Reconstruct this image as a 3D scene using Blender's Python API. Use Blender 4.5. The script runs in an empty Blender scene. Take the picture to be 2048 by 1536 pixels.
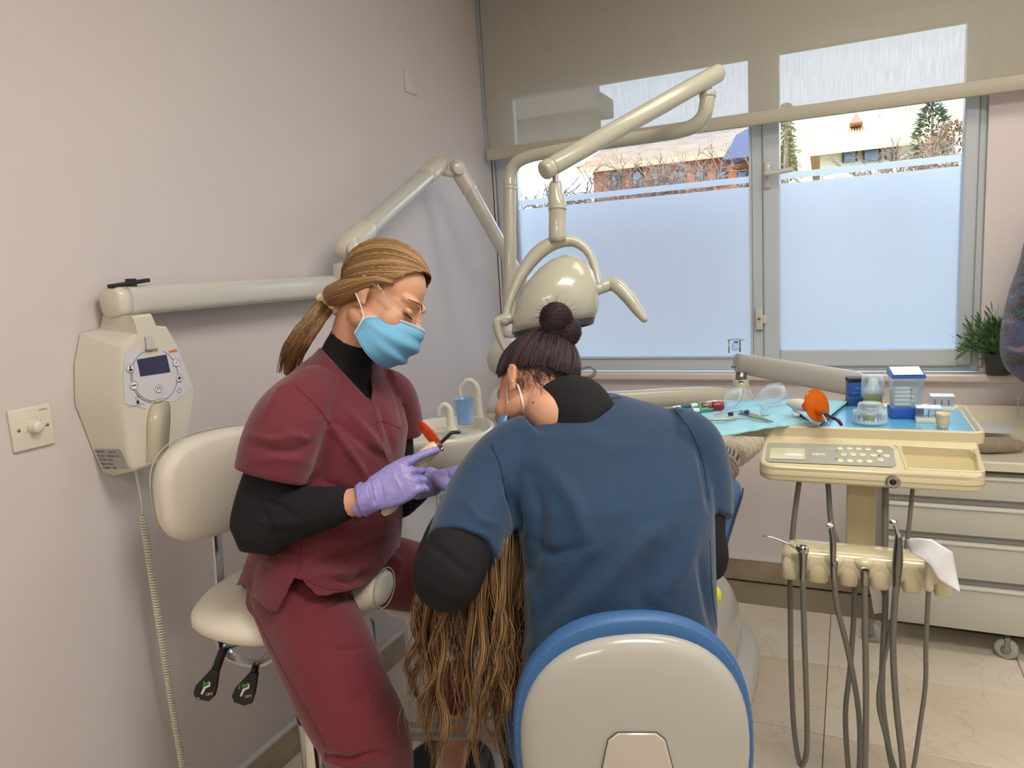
import bpy, bmesh, math, random
import numpy as np
from mathutils import Vector, Matrix, noise

random.seed(7); np.random.seed(7)
col = bpy.context.scene.collection
S = bpy.context.scene
H = 1.45
# ---------------------------------------------------------------- camera
FPX = 1464.0
_y, _p, _r = math.radians(-25.1137), math.radians(8.858), math.radians(-3.5404)
cf = Vector((math.sin(_y)*math.cos(_p), math.cos(_y)*math.cos(_p), -math.sin(_p)))
_r0 = Vector((math.cos(_y), -math.sin(_y), 0)); _u0 = _r0.cross(cf)
cr = _r0*math.cos(_r) + _u0*math.sin(_r); cu = -_r0*math.sin(_r) + _u0*math.cos(_r)
EYE = Vector((0, 0, H))
cam = bpy.data.objects.new('camera', bpy.data.cameras.new('camera')); col.objects.link(cam)
cam.data.sensor_width = 36; cam.data.lens = FPX/2048*36; cam.data.clip_start = .05; cam.data.clip_end = 400
m = Matrix((cr, cu, -cf)).transposed().to_4x4(); m.translation = EYE
cam.matrix_world = m; S.camera = cam
# ---------------------------------------------------------------- light and exposure
S.view_settings.view_transform = 'Standard'; S.view_settings.look = 'None'
S.view_settings.gamma = 1; S.view_settings.use_curve_mapping = False
S.view_settings.exposure = 0.46
w = bpy.data.worlds.new('sky'); S.world = w; w.use_nodes = True
wn = w.node_tree.nodes; wl_ = w.node_tree.links
bg = wn['Background']; tc = wn.new('ShaderNodeTexCoord'); sx = wn.new('ShaderNodeSeparateXYZ'); rp = wn.new('ShaderNodeValToRGB')
wl_.new(tc.outputs['Generated'], sx.inputs[0]); wl_.new(sx.outputs['Z'], rp.inputs[0]); wl_.new(rp.outputs[0], bg.inputs[0])
rp.color_ramp.elements[0].position = 0.0; rp.color_ramp.elements[0].color = (.86, .92, 1, 1)
rp.color_ramp.elements[1].position = .6; rp.color_ramp.elements[1].color = (.30, .52, .95, 1)
bg.inputs[1].default_value = 3.3
sun = bpy.data.objects.new('sun', bpy.data.lights.new('sun', 'SUN')); col.objects.link(sun)
sun.data.energy = 3.0; sun.data.angle = .01; sun.data.color = (1, .90, .72)
sun.rotation_euler = Vector((.45, .80, -.52)).to_track_quat('-Z', 'Y').to_euler()
def area(name, loc, size, power, color, aim):
    l = bpy.data.lights.new(name, 'AREA'); l.shape = 'RECTANGLE'; l.size, l.size_y = size; l.energy = power; l.color = color
    o = bpy.data.objects.new(name, l); col.objects.link(o); o.location = loc
    o.rotation_euler = Vector(aim).to_track_quat('-Z', 'Y').to_euler(); return o
area('ceiling_lamp_light', (.35, .75, 2.72), (1.1, .5), 22, (1, .97, .93), (0, 0, -1))
area('ceiling_lamp_light', (.3, 2.15, 2.72), (1.1, .5), 4.5, (1, .97, .93), (0, 0, -1))
area('ceiling_lamp_light', (-.35, -1.3, 2.72), (1.1, .5), 13, (1, .97, .93), (0, 0, -1))
po = area('window_portal', (-.55, 3.62, 1.65), (2.4, 1.6), 1, (1, 1, 1), (0, -1, 0)); po.data.cycles.is_portal = True

# ---------------------------------------------------------------- helpers
def ray(x, y): return cf + cr*((x-1024)/FPX) - cu*((y-768)/FPX)
def C(x, y, d): return EYE + ray(x, y)*d
def AX(x, y, X): v = ray(x, y); return EYE + v*(X/v.x)
def AY(x, y, Y): v = ray(x, y); return EYE + v*(Y/v.y)
def AZ(x, y, z): v = ray(x, y); return EYE + v*((z-H)/v.z)
def PX(P):
    v = P-EYE; z = v.dot(cf); return 1024+FPX*v.dot(cr)/z, 768-FPX*v.dot(cu)/z, z
HR = Vector((.909, .416, 0)).normalized(); HF = Vector((-.416, .909, 0)).normalized(); UP = Vector((0, 0, 1))
def lin(c): return tuple(((v/255+.055)/1.055)**2.4 if v/255 > .04045 else v/255/12.92 for v in c)

MATS = {}
def M(name, rgb=(200, 200, 200), rough=.5, metal=0, coat=0, bump=0, bscale=60, var=0, vscale=6, rgb2=None, trans=0, ior=1.45, sss=0, alpha=1, sheen=0, stretch=(1, 1, 1), emit=None, detail=3):
    if name in MATS: return MATS[name]
    mt = bpy.data.materials.new(name); mt.use_nodes = True; nt = mt.node_tree; n = nt.nodes; L = nt.links
    b = n['Principled BSDF']; c = lin(rgb)+(1,)
    b.inputs['Base Color'].default_value = c; b.inputs['Roughness'].default_value = rough; b.inputs['Metallic'].default_value = metal
    b.inputs['Coat Weight'].default_value = coat; b.inputs['Transmission Weight'].default_value = trans; b.inputs['IOR'].default_value = ior
    b.inputs['Alpha'].default_value = alpha; b.inputs['Sheen Weight'].default_value = sheen
    if sss: b.inputs['Subsurface Weight'].default_value = sss; b.inputs['Subsurface Radius'].default_value = (.02, .008, .004); b.inputs['Subsurface Scale'].default_value = .6
    if emit: b.inputs['Emission Color'].default_value = c; b.inputs['Emission Strength'].default_value = emit
    tcn = n.new('ShaderNodeTexCoord'); mp = n.new('ShaderNodeMapping'); mp.inputs['Scale'].default_value = stretch; L.new(tcn.outputs['Object'], mp.inputs[0])
    nz = n.new('ShaderNodeTexNoise'); nz.inputs['Scale'].default_value = vscale; nz.inputs['Detail'].default_value = detail; L.new(mp.outputs[0], nz.inputs[0])
    r2 = n.new('ShaderNodeValToRGB'); r2.color_ramp.elements[0].position = .35; r2.color_ramp.elements[1].position = .68
    c2 = lin(rgb2)+(1,) if rgb2 else tuple(v*(1-max(var, .03)) for v in c[:3])+(1,)
    r2.color_ramp.elements[0].color = c; r2.color_ramp.elements[1].color = c2
    L.new(nz.outputs[0], r2.inputs[0]); L.new(r2.outputs[0], b.inputs['Base Color'])
    if bump:
        nb = n.new('ShaderNodeTexNoise'); nb.inputs['Scale'].default_value = bscale; nb.inputs['Detail'].default_value = 4; L.new(mp.outputs[0], nb.inputs[0])
        bp = n.new('ShaderNodeBump'); bp.inputs['Strength'].default_value = bump; bp.inputs['Distance'].default_value = .01; L.new(nb.outputs[0], bp.inputs['Height']); L.new(bp.outputs[0], b.inputs['Normal'])
    MATS[name] = mt; return mt

def wloc(o):
    v = Vector((0, 0, 0))
    while o: v += o.location; o = o.parent
    return v
def tag(o, label=None, cat=None, group=None, kind=None):
    if label: o['label'] = label
    if cat: o['category'] = cat
    if group: o['group'] = group
    if kind: o['kind'] = kind
    return o
def thing(name, loc, label, cat, group=None, kind=None):
    o = bpy.data.objects.new(name, None); col.objects.link(o); o.location = loc; o.empty_display_size = .05
    return tag(o, label, cat, group, kind)
def mk(name, VF, mat, parent=None, smooth=True, label=None, kind=None):
    V, F = VF[0], VF[1]
    me = bpy.data.meshes.new(name); off = wloc(parent)
    V = np.asarray([tuple(v) for v in V], dtype=float).reshape(-1, 3) - np.array(off)
    me.from_pydata(V.tolist(), [], [list(map(int, f)) for f in F]); me.update()
    if smooth: me.shade_smooth() if smooth is True else me.shade_smooth()
    o = bpy.data.objects.new(name, me); col.objects.link(o)
    if parent: o.parent = parent
    if mat: me.materials.append(mat)
    if smooth == 'auto': edge_split(o)
    if label: o['label'] = label
    if kind: o['kind'] = kind
    return o
def edge_split(o, ang=35):
    bm = bmesh.new(); bm.from_mesh(o.data)
    for e in bm.edges:
        if len(e.link_faces) == 2 and e.calc_face_angle(0) > math.radians(ang): e.smooth = False
    bm.to_mesh(o.data); bm.free()
def join(*parts):
    V = []; F = []
    for v, f in parts:
        k = len(V); V += [tuple(p) for p in v]; F += [[i+k for i in q] for q in f]
    return V, F
def basis(d, hint=UP):
    d = Vector(d).normalized(); a = hint-d*hint.dot(d)
    if a.length < 1e-4: a = Vector((1, 0, 0))-d*d.x
    a.normalize(); return a, d.cross(a)
def smooth_path(pts, n=8):
    P = [np.array(p, float) for p in pts]
    if len(P) < 3: return P
    P = [2*P[0]-P[1]]+P+[2*P[-1]-P[-2]]; out = []
    for i in range(1, len(P)-2):
        for k in range(n):
            t = k/n; a, b, c, d = P[i-1:i+3]
            out.append(.5*((2*b)+(-a+c)*t+(2*a-5*b+4*c-d)*t*t+(-a+3*b-3*c+d)*t**3))
    out.append(P[-2]); return out
def loft(rings, caps=True):
    """rings: list of point lists of equal count"""
    n = len(rings[0]); V = [tuple(p) for r in rings for p in r]; F = []
    for i in range(len(rings)-1):
        for k in range(n): F.append([i*n+k, i*n+(k+1) % n, (i+1)*n+(k+1) % n, (i+1)*n+k])
    if caps:
        F.append(list(range(n))[::-1]); F.append([(len(rings)-1)*n+k for k in range(n)])
    return V, F
def ell(c, ax, ay, n=24, e=2.0):
    out = []
    for k in range(n):
        t = 2*math.pi*k/n; x, y = math.cos(t), math.sin(t)
        x = math.copysign(abs(x)**(2/e), x); y = math.copysign(abs(y)**(2/e), y)
        out.append(Vector(c)+Vector(ax)*x+Vector(ay)*y)
    return out
def tube(pts, rad, seg=12, n=8, hint=None, flat=1.0, dome=True, e=2.0, caps=True):
    """swept tube; rad scalar or list per control point; flat scales the second axis"""
    if np.isscalar(rad): rad = [rad]*len(pts)
    q = [tuple(p)+(r,) for p, r in zip(pts, rad)]
    q = smooth_path(q, n) if n > 1 and len(q) > 2 else [np.array(v) for v in q]
    P = [Vector(v[:3]) for v in q]; Rr = [max(v[3], 1e-4) for v in q]
    T = [(P[min(i+1, len(P)-1)]-P[max(i-1, 0)]).normalized() for i in range(len(P))]
    a, _ = basis(T[0], hint or UP)
    if dome:
        P = [P[0]-T[0]*Rr[0]*.55, P[0]-T[0]*Rr[0]*.4]+P+[P[-1]+T[-1]*Rr[-1]*.4, P[-1]+T[-1]*Rr[-1]*.55]
        Rr = [Rr[0]*.35, Rr[0]*.75]+Rr+[Rr[-1]*.75, Rr[-1]*.35]; T = [T[0]]*2+T+[T[-1]]*2
    rings = []
    for p, t, r in zip(P, T, Rr):
        if hint is not None: a, _ = basis(t, hint)
        else: a = (a-t*a.dot(t)).normalized()
        b = t.cross(a); rings.append(ell(p, a*r, b*r*flat, seg, e))
    return loft(rings, caps)
def cyl(p0, p1, r, r1=None, seg=24, bev=0):
    p0, p1 = Vector(p0), Vector(p1); r1 = r if r1 is None else r1; d = (p1-p0).normalized(); a, b = basis(d)
    if bev: S_ = [(p0, r-bev), (p0+d*bev*.3, r-bev*.3), (p0+d*bev, r), (p1-d*bev, r1), (p1-d*bev*.3, r1-bev*.3), (p1, r1-bev)]
    else: S_ = [(p0, r), (p1, r1)]
    return loft([ell(p, a*q, b*q, seg) for p, q in S_])
def lathe(o, axis, prof, seg=32, hint=UP, caps=True):
    o = Vector(o); d = Vector(axis).normalized(); a, b = basis(d, hint)
    return loft([ell(o+d*z, a*max(r, 1e-4), b*max(r, 1e-4), seg) for r, z in prof], caps)
def ball(c, rx, ry, rz, seg=20, rings=12, ax=None):
    A = ax or (Vector((1, 0, 0)), Vector((0, 1, 0)), Vector((0, 0, 1))); c = Vector(c); R = []
    for i in range(rings+1):
        t = math.pi*(i/rings)*.98+.01*math.pi; R.append(ell(c-A[2]*rz*math.cos(t), A[0]*rx*math.sin(t), A[1]*ry*math.sin(t), seg))
    return loft(R)
def box(c, s, ax=None, bev=.003, seg=2):
    """bevelled box: centre, full sizes, axes"""
    bm = bmesh.new(); bmesh.ops.create_cube(bm, size=1)
    for v in bm.verts: v.co = Vector((v.co.x*s[0], v.co.y*s[1], v.co.z*s[2]))
    b = min(bev, min(s)*.45)
    if b > 0: bmesh.ops.bevel(bm, geom=bm.edges[:], offset=b, segments=seg, affect='EDGES', profile=.5)
    A = ax or (Vector((1, 0, 0)), Vector((0, 1, 0)), Vector((0, 0, 1))); c = Vector(c)
    V = [c+A[0]*v.co.x+A[1]*v.co.y+A[2]*v.co.z for v in bm.verts]; bm.verts.ensure_lookup_table(); bm.verts.index_update()
    F = [[v.index for v in f.verts] for f in bm.faces]; bm.free(); return V, F
def rrect(w_, h_, r, n=5):
    out = []
    for cx, cy, a0 in ((w_/2-r, h_/2-r, 0), (-w_/2+r, h_/2-r, 90), (-w_/2+r, -h_/2+r, 180), (w_/2-r, -h_/2+r, 270)):
        for k in range(n+1):
            a = math.radians(a0+90*k/n); out.append((cx+r*math.cos(a), cy+r*math.sin(a)))
    return out
def prism(poly, O, ex, ey, n_, t, bev=0):
    """polygon in the plane O,ex,ey extruded t along n_; bev = inset of both rims"""
    O, ex, ey, n_ = Vector(O), Vector(ex), Vector(ey), Vector(n_)
    cx = sum(p[0] for p in poly)/len(poly); cy = sum(p[1] for p in poly)/len(poly)
    def ring(z, ins):
        out = []
        for x, y in poly:
            dx, dy = x-cx, y-cy; l = math.hypot(dx, dy) or 1; s = max(0, 1-ins/l); out.append(O+ex*(cx+dx*s)+ey*(cy+dy*s)+n_*z)
        return out
    if bev: return loft([ring(0, bev), ring(bev*.3, bev*.3), ring(bev, 0), ring(t-bev, 0), ring(t-bev*.3, bev*.3), ring(t, bev)])
    return loft([ring(0, 0), ring(t, 0)])
def text(name, s, O, ex, ey, size, mat, parent, align='CENTER', depth=.0004, bold=0, label=None):
    cu_ = bpy.data.curves.new(name, 'FONT'); cu_.body = s; cu_.size = 1; cu_.align_x = align; cu_.align_y = 'CENTER'; cu_.offset = bold; cu_.resolution_u = 2
    o = bpy.data.objects.new(name, cu_); col.objects.link(o); bpy.context.view_layer.update()
    me = bpy.data.meshes.new_from_object(o.evaluated_get(bpy.context.evaluated_depsgraph_get())); bpy.data.objects.remove(o)
    ex, ey = Vector(ex).normalized(), Vector(ey).normalized(); nn = ex.cross(ey)
    V = [Vector(O)+ex*v.co.x*size+ey*v.co.y*size+nn*depth for v in me.vertices]; F = [list(p.vertices) for p in me.polygons]
    if not V: return None
    return mk(name, (V, F), mat, parent, False, label)
def evalmesh(o):
    bpy.context.view_layer.update(); dg = bpy.context.evaluated_depsgraph_get()
    return bpy.data.meshes.new_from_object(o.evaluated_get(dg))
def fuse(name, parts, mat, parent, voxel=.006, sm=4, f=.5, label=None, post=None):
    """overlapping closed lofts melted into one continuous surface"""
    V, F = join(*parts); o = mk(name, (V, F), None, None, False)
    bm = bmesh.new(); bm.from_mesh(o.data); bmesh.ops.recalc_face_normals(bm, faces=bm.faces[:]); bm.to_mesh(o.data); bm.free()
    r = o.modifiers.new('r', 'REMESH'); r.mode = 'VOXEL'; r.voxel_size = voxel
    if sm: s_ = o.modifiers.new('s', 'SMOOTH'); s_.iterations = sm; s_.factor = f
    me = evalmesh(o); V = np.empty(len(me.vertices)*3); me.vertices.foreach_get('co', V); V = V.reshape(-1, 3)
    F = [list(p.vertices) for p in me.polygons]; bpy.data.objects.remove(o)
    if post: V, F = post(V, F)
    return mk(name, (V, F), mat, parent, True, label)
def normals(V, F):
    N = np.zeros_like(V); Q = np.array([f[:4] if len(f) >= 4 else list(f)+[f[-1]] for f in F])
    n = np.cross(V[Q[:, 2]]-V[Q[:, 0]], V[Q[:, 3]]-V[Q[:, 1]])
    for k in range(4): np.add.at(N, Q[:, k], n)
    return N/np.maximum(np.linalg.norm(N, axis=1, keepdims=True), 1e-12)
def pxs(V):
    d = V-np.array(EYE); z = d@np.array(cf); return 1024+FPX*(d@np.array(cr))/z, 768-FPX*(d@np.array(cu))/z, z
def segdist(x, y, pl):
    best = np.full(len(x), 1e9); tt = np.zeros(len(x)); n = len(pl)-1
    for i in range(n):
        ax, ay = pl[i]; bx, by = pl[i+1]; dx, dy = bx-ax, by-ay; L2 = dx*dx+dy*dy+1e-9
        t = np.clip(((x-ax)*dx+(y-ay)*dy)/L2, 0, 1); d = np.hypot(x-ax-t*dx, y-ay-t*dy); k = d < best
        best[k] = d[k]; tt[k] = (i+t[k])/n
    return best, tt
def folds(V, F, strokes, noise_amp=.0, noise_s=9.0, seed=0):
    """sculpt creases: each stroke (polyline, width px, height m); negative sinks"""
    N = normals(V, F); x, y, z = pxs(V); face = -(N@np.array(cf)) > -.15; D = np.zeros(len(V))
    for pl, wd, h in strokes:
        d, t = segdist(x, y, pl); g = np.exp(-(d/wd)**2)*np.sin(np.pi*np.clip(t, .06, .94))**.6
        D += np.where(face, g*h*1.6, 0)
    if noise_amp:
        for i, v in enumerate(V):
            D[i] += noise_amp*noise.noise(Vector((v[0]*noise_s+seed, v[1]*noise_s, v[2]*noise_s*.6)))
    return V+N*D[:, None], F
def inpoly(x, y, poly):
    r = np.zeros(len(x), bool); n = len(poly); j = n-1
    for i in range(n):
        xi, yi = poly[i]; xj, yj = poly[j]
        c = ((yi > y) != (yj > y)) & (x < (xj-xi)*(y-yi)/((yj-yi) or 1e-9)+xi); r ^= c; j = i
    return r
def cutout(V, F, poly, front=True, dmax=None):
    N = normals(V, F); x, y, z = pxs(V); k = inpoly(x, y, poly)
    if front: k &= (-(N@np.array(cf)) > -.25)
    if dmax: k &= z < dmax
    keep = [f for f in F if not k[list(f)].all()]
    used = np.zeros(len(V), bool)
    for f in keep: used[list(f)] = True
    cr_, cu_ = np.array(cr), np.array(cu); pl = list(poly)+[poly[0]]
    for i in np.nonzero(used & k)[0]:   # snap the cut edge onto the pattern line
        best = None
        for a, b in zip(pl[:-1], pl[1:]):
            dx, dy = b[0]-a[0], b[1]-a[1]; t = min(1, max(0, ((x[i]-a[0])*dx+(y[i]-a[1])*dy)/(dx*dx+dy*dy+1e-9))); qx, qy = a[0]+dx*t-x[i], a[1]+dy*t-y[i]; d = qx*qx+qy*qy
            if best is None or d < best[0]: best = (d, qx, qy)
        if best[0] < 150: V[i] += cr_*best[1]*z[i]/FPX-cu_*best[2]*z[i]/FPX
    return V, keep
def sheet(grid):
    """grid of points rows x cols -> quads"""
    r, c = len(grid), len(grid[0]); V = [p for row in grid for p in row]
    return V, [[i*c+j, i*c+j+1, (i+1)*c+j+1, (i+1)*c+j] for i in range(r-1) for j in range(c-1)]
def solid(o, t, off=0):
    md = o.modifiers.new('t', 'SOLIDIFY'); md.thickness = t; md.offset = off; return o
def subs(VF, n=1):
    me = bpy.data.meshes.new('t'); me.from_pydata([tuple(v) for v in VF[0]], [], VF[1]); o = bpy.data.objects.new('t', me); col.objects.link(o)
    md = o.modifiers.new('s', 'SUBSURF'); md.levels = n; e = evalmesh(o)
    r = [v.co.copy() for v in e.vertices], [list(p.vertices) for p in e.polygons]; bpy.data.objects.remove(o); return r
def boolean(o, VF, op='DIFFERENCE'):
    c = mk('t', VF, None, None, False); c.location = wloc(o) * 0
    me0 = o.data; tmp = bpy.data.objects.new('t2', me0.copy()); col.objects.link(tmp); tmp.location = wloc(o)
    for ob in (c, tmp):
        bm = bmesh.new(); bm.from_mesh(ob.data); bmesh.ops.recalc_face_normals(bm, faces=bm.faces[:]); bm.to_mesh(ob.data); bm.free()
    md = tmp.modifiers.new('b', 'BOOLEAN'); md.operation = op; md.object = c; md.solver = 'EXACT'
    me = evalmesh(tmp); bpy.data.objects.remove(tmp); bpy.data.objects.remove(c)
    o.data = me; me.shade_smooth(); edge_split(o, 30); return o

# hair strands: list of point arrays -> one mesh of thin tapered three-sided strands
def strands(name, curves, rad, mat, parent, label=None, kind=None):
    V = []; F = []; off = np.array(wloc(parent)); shade = []
    for P in curves:
        P = np.array(P, float); n = len(P); T = np.gradient(P, axis=0); T /= np.maximum(np.linalg.norm(T, axis=1, keepdims=True), 1e-9)
        a = np.cross(T, np.array([.3, .2, .93])); a /= np.maximum(np.linalg.norm(a, axis=1, keepdims=True), 1e-9); b = np.cross(T, a)
        k = len(V)//1; base = sum(len(q) for q in V) if False else None
        t = np.linspace(0, 1, n); rr = rad*(1-.75*t**2.5)[:, None]*random.uniform(.6, 1.25)
        ring = np.stack([P+a*rr, P-a*rr*.5+b*rr*.87, P-a*rr*.5-b*rr*.87], 1).reshape(-1, 3)
        V.append(ring); shade.append(np.full(len(ring), random.random()))
    start = 0
    for ring in V:
        n = len(ring)//3; i = np.arange(n-1)[:, None]*3+start
        for k in range(3):
            F.append(np.concatenate([i+k, i+(k+1) % 3, i+3+(k+1) % 3, i+3+k], 1))
        start += len(ring)
    V = np.concatenate(V)-off; F = np.concatenate(F); sh = np.concatenate(shade)
    me = bpy.data.meshes.new(name); me.vertices.add(len(V)); me.vertices.foreach_set('co', V.ravel())
    me.loops.add(len(F)*4); me.loops.foreach_set('vertex_index', F.ravel().astype(np.int32)); me.polygons.add(len(F))
    me.polygons.foreach_set('loop_start', np.arange(len(F), dtype=np.int32)*4); me.update(calc_edges=True); me.shade_smooth()
    at = me.attributes.new('shade', 'FLOAT', 'POINT'); at.data.foreach_set('value', sh.astype(np.float32))
    me.materials.append(mat); o = bpy.data.objects.new(name, me); col.objects.link(o); o.parent = parent
    if label: o['label'] = label
    if kind: o['kind'] = kind
    return o
def hairmat(name, c1, c2, rough=.42):
    mt = M(name, c1, rough, bump=0); nt = mt.node_tree; b = nt.nodes['Principled BSDF']
    at = nt.nodes.new('ShaderNodeAttribute'); at.attribute_name = 'shade'; r = nt.nodes.new('ShaderNodeValToRGB')
    r.color_ramp.elements[0].color = lin(c1)+(1,); r.color_ramp.elements[1].color = lin(c2)+(1,)
    for l in list(b.inputs['Base Color'].links): nt.links.remove(l)
    nt.links.new(at.outputs['Fac'], r.inputs[0]); nt.links.new(r.outputs[0], b.inputs['Base Color']); return mt

WHITE = M('white_plastic', (206, 205, 195), .28, coat=.3)
CREAM = M('cream_enamel', (208, 198, 162), .22, coat=.5)
CHROME = M('chrome', (205, 205, 205), .12, 1)
STEEL = M('steel', (150, 148, 144), .3, 1, bump=.05)
BLACK = M('black_plastic', (28, 28, 30), .45)
GREY = M('grey_rubber', (112, 110, 100), .5)
# ================================================================ SETTING
XL, YW, XR, YB, ZC = -1.57, 3.27, 1.18, -3.2, 2.78
def struct(name, VF, mat, parent=None, smooth=False):
    o = mk(name, VF, mat, parent, smooth)
    if not parent: o['kind'] = 'structure'
    return o
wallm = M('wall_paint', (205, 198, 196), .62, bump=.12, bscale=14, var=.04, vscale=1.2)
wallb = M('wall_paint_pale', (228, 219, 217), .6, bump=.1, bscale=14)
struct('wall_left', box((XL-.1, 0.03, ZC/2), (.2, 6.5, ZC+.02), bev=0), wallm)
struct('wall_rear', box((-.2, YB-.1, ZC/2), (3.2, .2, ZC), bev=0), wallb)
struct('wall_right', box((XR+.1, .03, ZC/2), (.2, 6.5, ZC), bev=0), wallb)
ceil = struct('ceiling', box((-.25, .03, ZC+.1), (3.1, 6.9, .2), bev=0), M('ceiling_paint', (222, 218, 210), .8))
# window rectangle (frame plane Y = 3.30)
YF = 3.30
def zx(x, y, Y=YF): p = AY(x, y, Y); return p.x, p.z
L0, L1 = zx(1033, 421)[0], zx(1505, 460)[0]; LB, LT = zx(1300, 717)[1], zx(1502, 113)[1]
R0, R1 = zx(1560.5, 400)[0], zx(1921.5, 450)[0]; RB, RT = zx(1730, 697)[1], LT
OX0, OX1, OZ0, OZ1 = XL+.01, zx(1967, 443)[0], .952, LT+.09
wbm = wallb
struct('wall_back', join(box(((-1.77+XR+.2)/2, YW+.13, OZ0/2-.006), (XR+.2+1.77, .26, OZ0-.012), bev=0),
    box(((OX1+XR+.2)/2, YW+.13, (OZ0+ZC)/2), (XR+.2-OX1, .26, ZC-OZ0), bev=0),
    box(((-1.77+OX1)/2, YW+.13, (OZ1+ZC)/2), (OX1+1.77, .26, ZC-OZ1), bev=0),
    box((-1.68, YW+.13, (OZ0+ZC)/2), (.22, .26, ZC-OZ0), bev=0)), wbm)
stone = M('limestone_skirting', (176, 162, 138), .45, bump=.15, bscale=30, rgb2=(150, 134, 110), vscale=9, detail=8)
bl = struct('baseboard_left', box((XL+.008, 0.03, .047), (.016, 6.5, .094), bev=.002), stone)
struct('trim', box((XL+.009, 0.03, .1), (.018, 6.5, .011), bev=.002), M('trim_white', (206, 202, 200), .5), bl)
bb = struct('baseboard_back', box(((XL+XR)/2, YW-.008, .047), (XR-XL-.04, .016, .094), bev=.002), stone)
struct('trim', box(((XL+XR)/2, YW-.009, .1), (XR-XL-.04, .018, .009), bev=.002), M('trim_white'), bb)
struct('trim_1', box(((XL+XR)/2-.0, YW-.012, .935), (XR-XL-.01, .07, .032), bev=.008), M('sill_white', (216, 206, 196), .35, coat=.2))
# floor slab and its marble tiles
def marble(name, a, b):
    mt = M(name, a, .22, rgb2=b, vscale=2.3, detail=9, coat=.25); nt = mt.node_tree; bs = nt.nodes['Principled BSDF']
    src = bs.inputs['Base Color'].links[0].from_socket
    tcn = nt.nodes.new('ShaderNodeTexCoord'); nz = nt.nodes.new('ShaderNodeTexNoise'); nz.inputs['Scale'].default_value = 3.1; nz.inputs['Detail'].default_value = 10; nz.inputs['Distortion'].default_value = 1.6
    rp_ = nt.nodes.new('ShaderNodeValToRGB'); e = rp_.color_ramp.elements; e[0].position = .485; e[1].position = .515
    e[0].color = (1, 1, 1, 1); e[1].color = (1, 1, 1, 1); k = e.new(.5); k.color = (.62, .55, .48, 1)
    mx = nt.nodes.new('ShaderNodeMix'); mx.data_type = 'RGBA'; mx.blend_type = 'MULTIPLY'; mx.inputs[0].default_value = .28
    nt.links.new(tcn.outputs['Object'], nz.inputs[0]); nt.links.new(nz.outputs[0], rp_.inputs[0]); nt.links.new(src, mx.inputs[6]); nt.links.new(rp_.outputs[0], mx.inputs[7]); nt.links.new(mx.outputs[2], bs.inputs['Base Color']); return mt
mts = [marble('marble_cream', (234, 224, 204), (220, 208, 184)), marble('marble_sand', (226, 214, 190), (208, 194, 166)), marble('marble_pale', (236, 228, 212), (224, 214, 196))]
fl = struct('floor', box((-.25, .03, -.06), (3.1, 6.9, .1), bev=0), M('grout', (150, 138, 118), .9))
xs = [-.062+.6*k for k in range(-3, 3)]; ys = [2.205+.41*k for k in range(-13, 3)]
for i in range(len(xs)-1):
    for j in range(len(ys)-1):
        x0, x1 = max(xs[i], XL), min(xs[i+1], XR); y0, y1 = max(ys[j], YB), min(ys[j+1], YW)
        if x1-x0 < .02 or y1-y0 < .02: continue
        struct('tile', box(((x0+x1)/2, (y0+y1)/2, -.005), (x1-x0-.0025, y1-y0-.0025, .01), bev=.0008, seg=1), mts[random.choice((0, 0, 2, 1))], fl)
# ceiling lamps (outside the frame, they light the room)
for i, (x, y, c, s) in enumerate(((.3, 2.15, (255, 240, 214), 7), (.35, .75, (255, 240, 214), 7), (-.35, -1.3, (255, 240, 214), 6))):
    t = thing('ceiling_lamp', (x, y, ZC), 'flat ceiling panel lamp '+('nearest the window', 'in the middle of the ceiling', 'over the rear of the room')[i], 'lamp', 'ceiling panel lamps')
    mk('lamp_frame', join(box((x, y-.31, ZC-.015), (1.24, .03, .03)), box((x, y+.31, ZC-.015), (1.24, .03, .03)), box((x-.61, y, ZC-.015), (.03, .6, .03)), box((x+.61, y, ZC-.015), (.03, .6, .03))), WHITE, t, False)
    mk('diffuser', box((x, y, ZC-.008), (1.19, .59, .01), bev=0), M('lamp_diffuser', c, .5, emit=2), t, False)
# ---------------------------------------------------------------- window
alu = M('window_frame_white', (196, 206, 212), .32, coat=.3)
wf = struct('window_1', join(box(((OX0+L0)/2, YF+.03, (OZ0+OZ1)/2), (L0-OX0, .07, OZ1-OZ0), bev=.004), box(((OX0+OX1)/2, YF+.03, (OZ0+LB)/2), (OX1-OX0, .068, LB-OZ0), bev=.004),
    box(((OX0+OX1)/2, YF+.03, (OZ1+LT)/2), (OX1-OX0, .068, OZ1-LT), bev=.004)), alu, None, False)
MX = zx(1526, 450)[0]
struct('mullion', box(((L1+MX)/2, YF+.028, (OZ0+OZ1)/2), (MX-L1, .078, OZ1-OZ0-.02), bev=.004), alu, wf)
struct('frame_stile', box((OX1-.012, YF+.03, (OZ0+OZ1)/2), (.024, .07, OZ1-OZ0-.01), bev=.004), alu, wf)
struct('window_bead', join(box((L0+.008, YF-.002, (LB+LT)/2), (.014, .02, LT-LB), bev=.004), box((L1-.006, YF-.0, (LB+LT)/2), (.010, .02, LT-LB), bev=.003), box(((L0+L1)/2, YF-.002, LB+.006), (L1-L0, .02, .012), bev=.003)), alu, wf)
SX1 = OX1-.026
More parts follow.
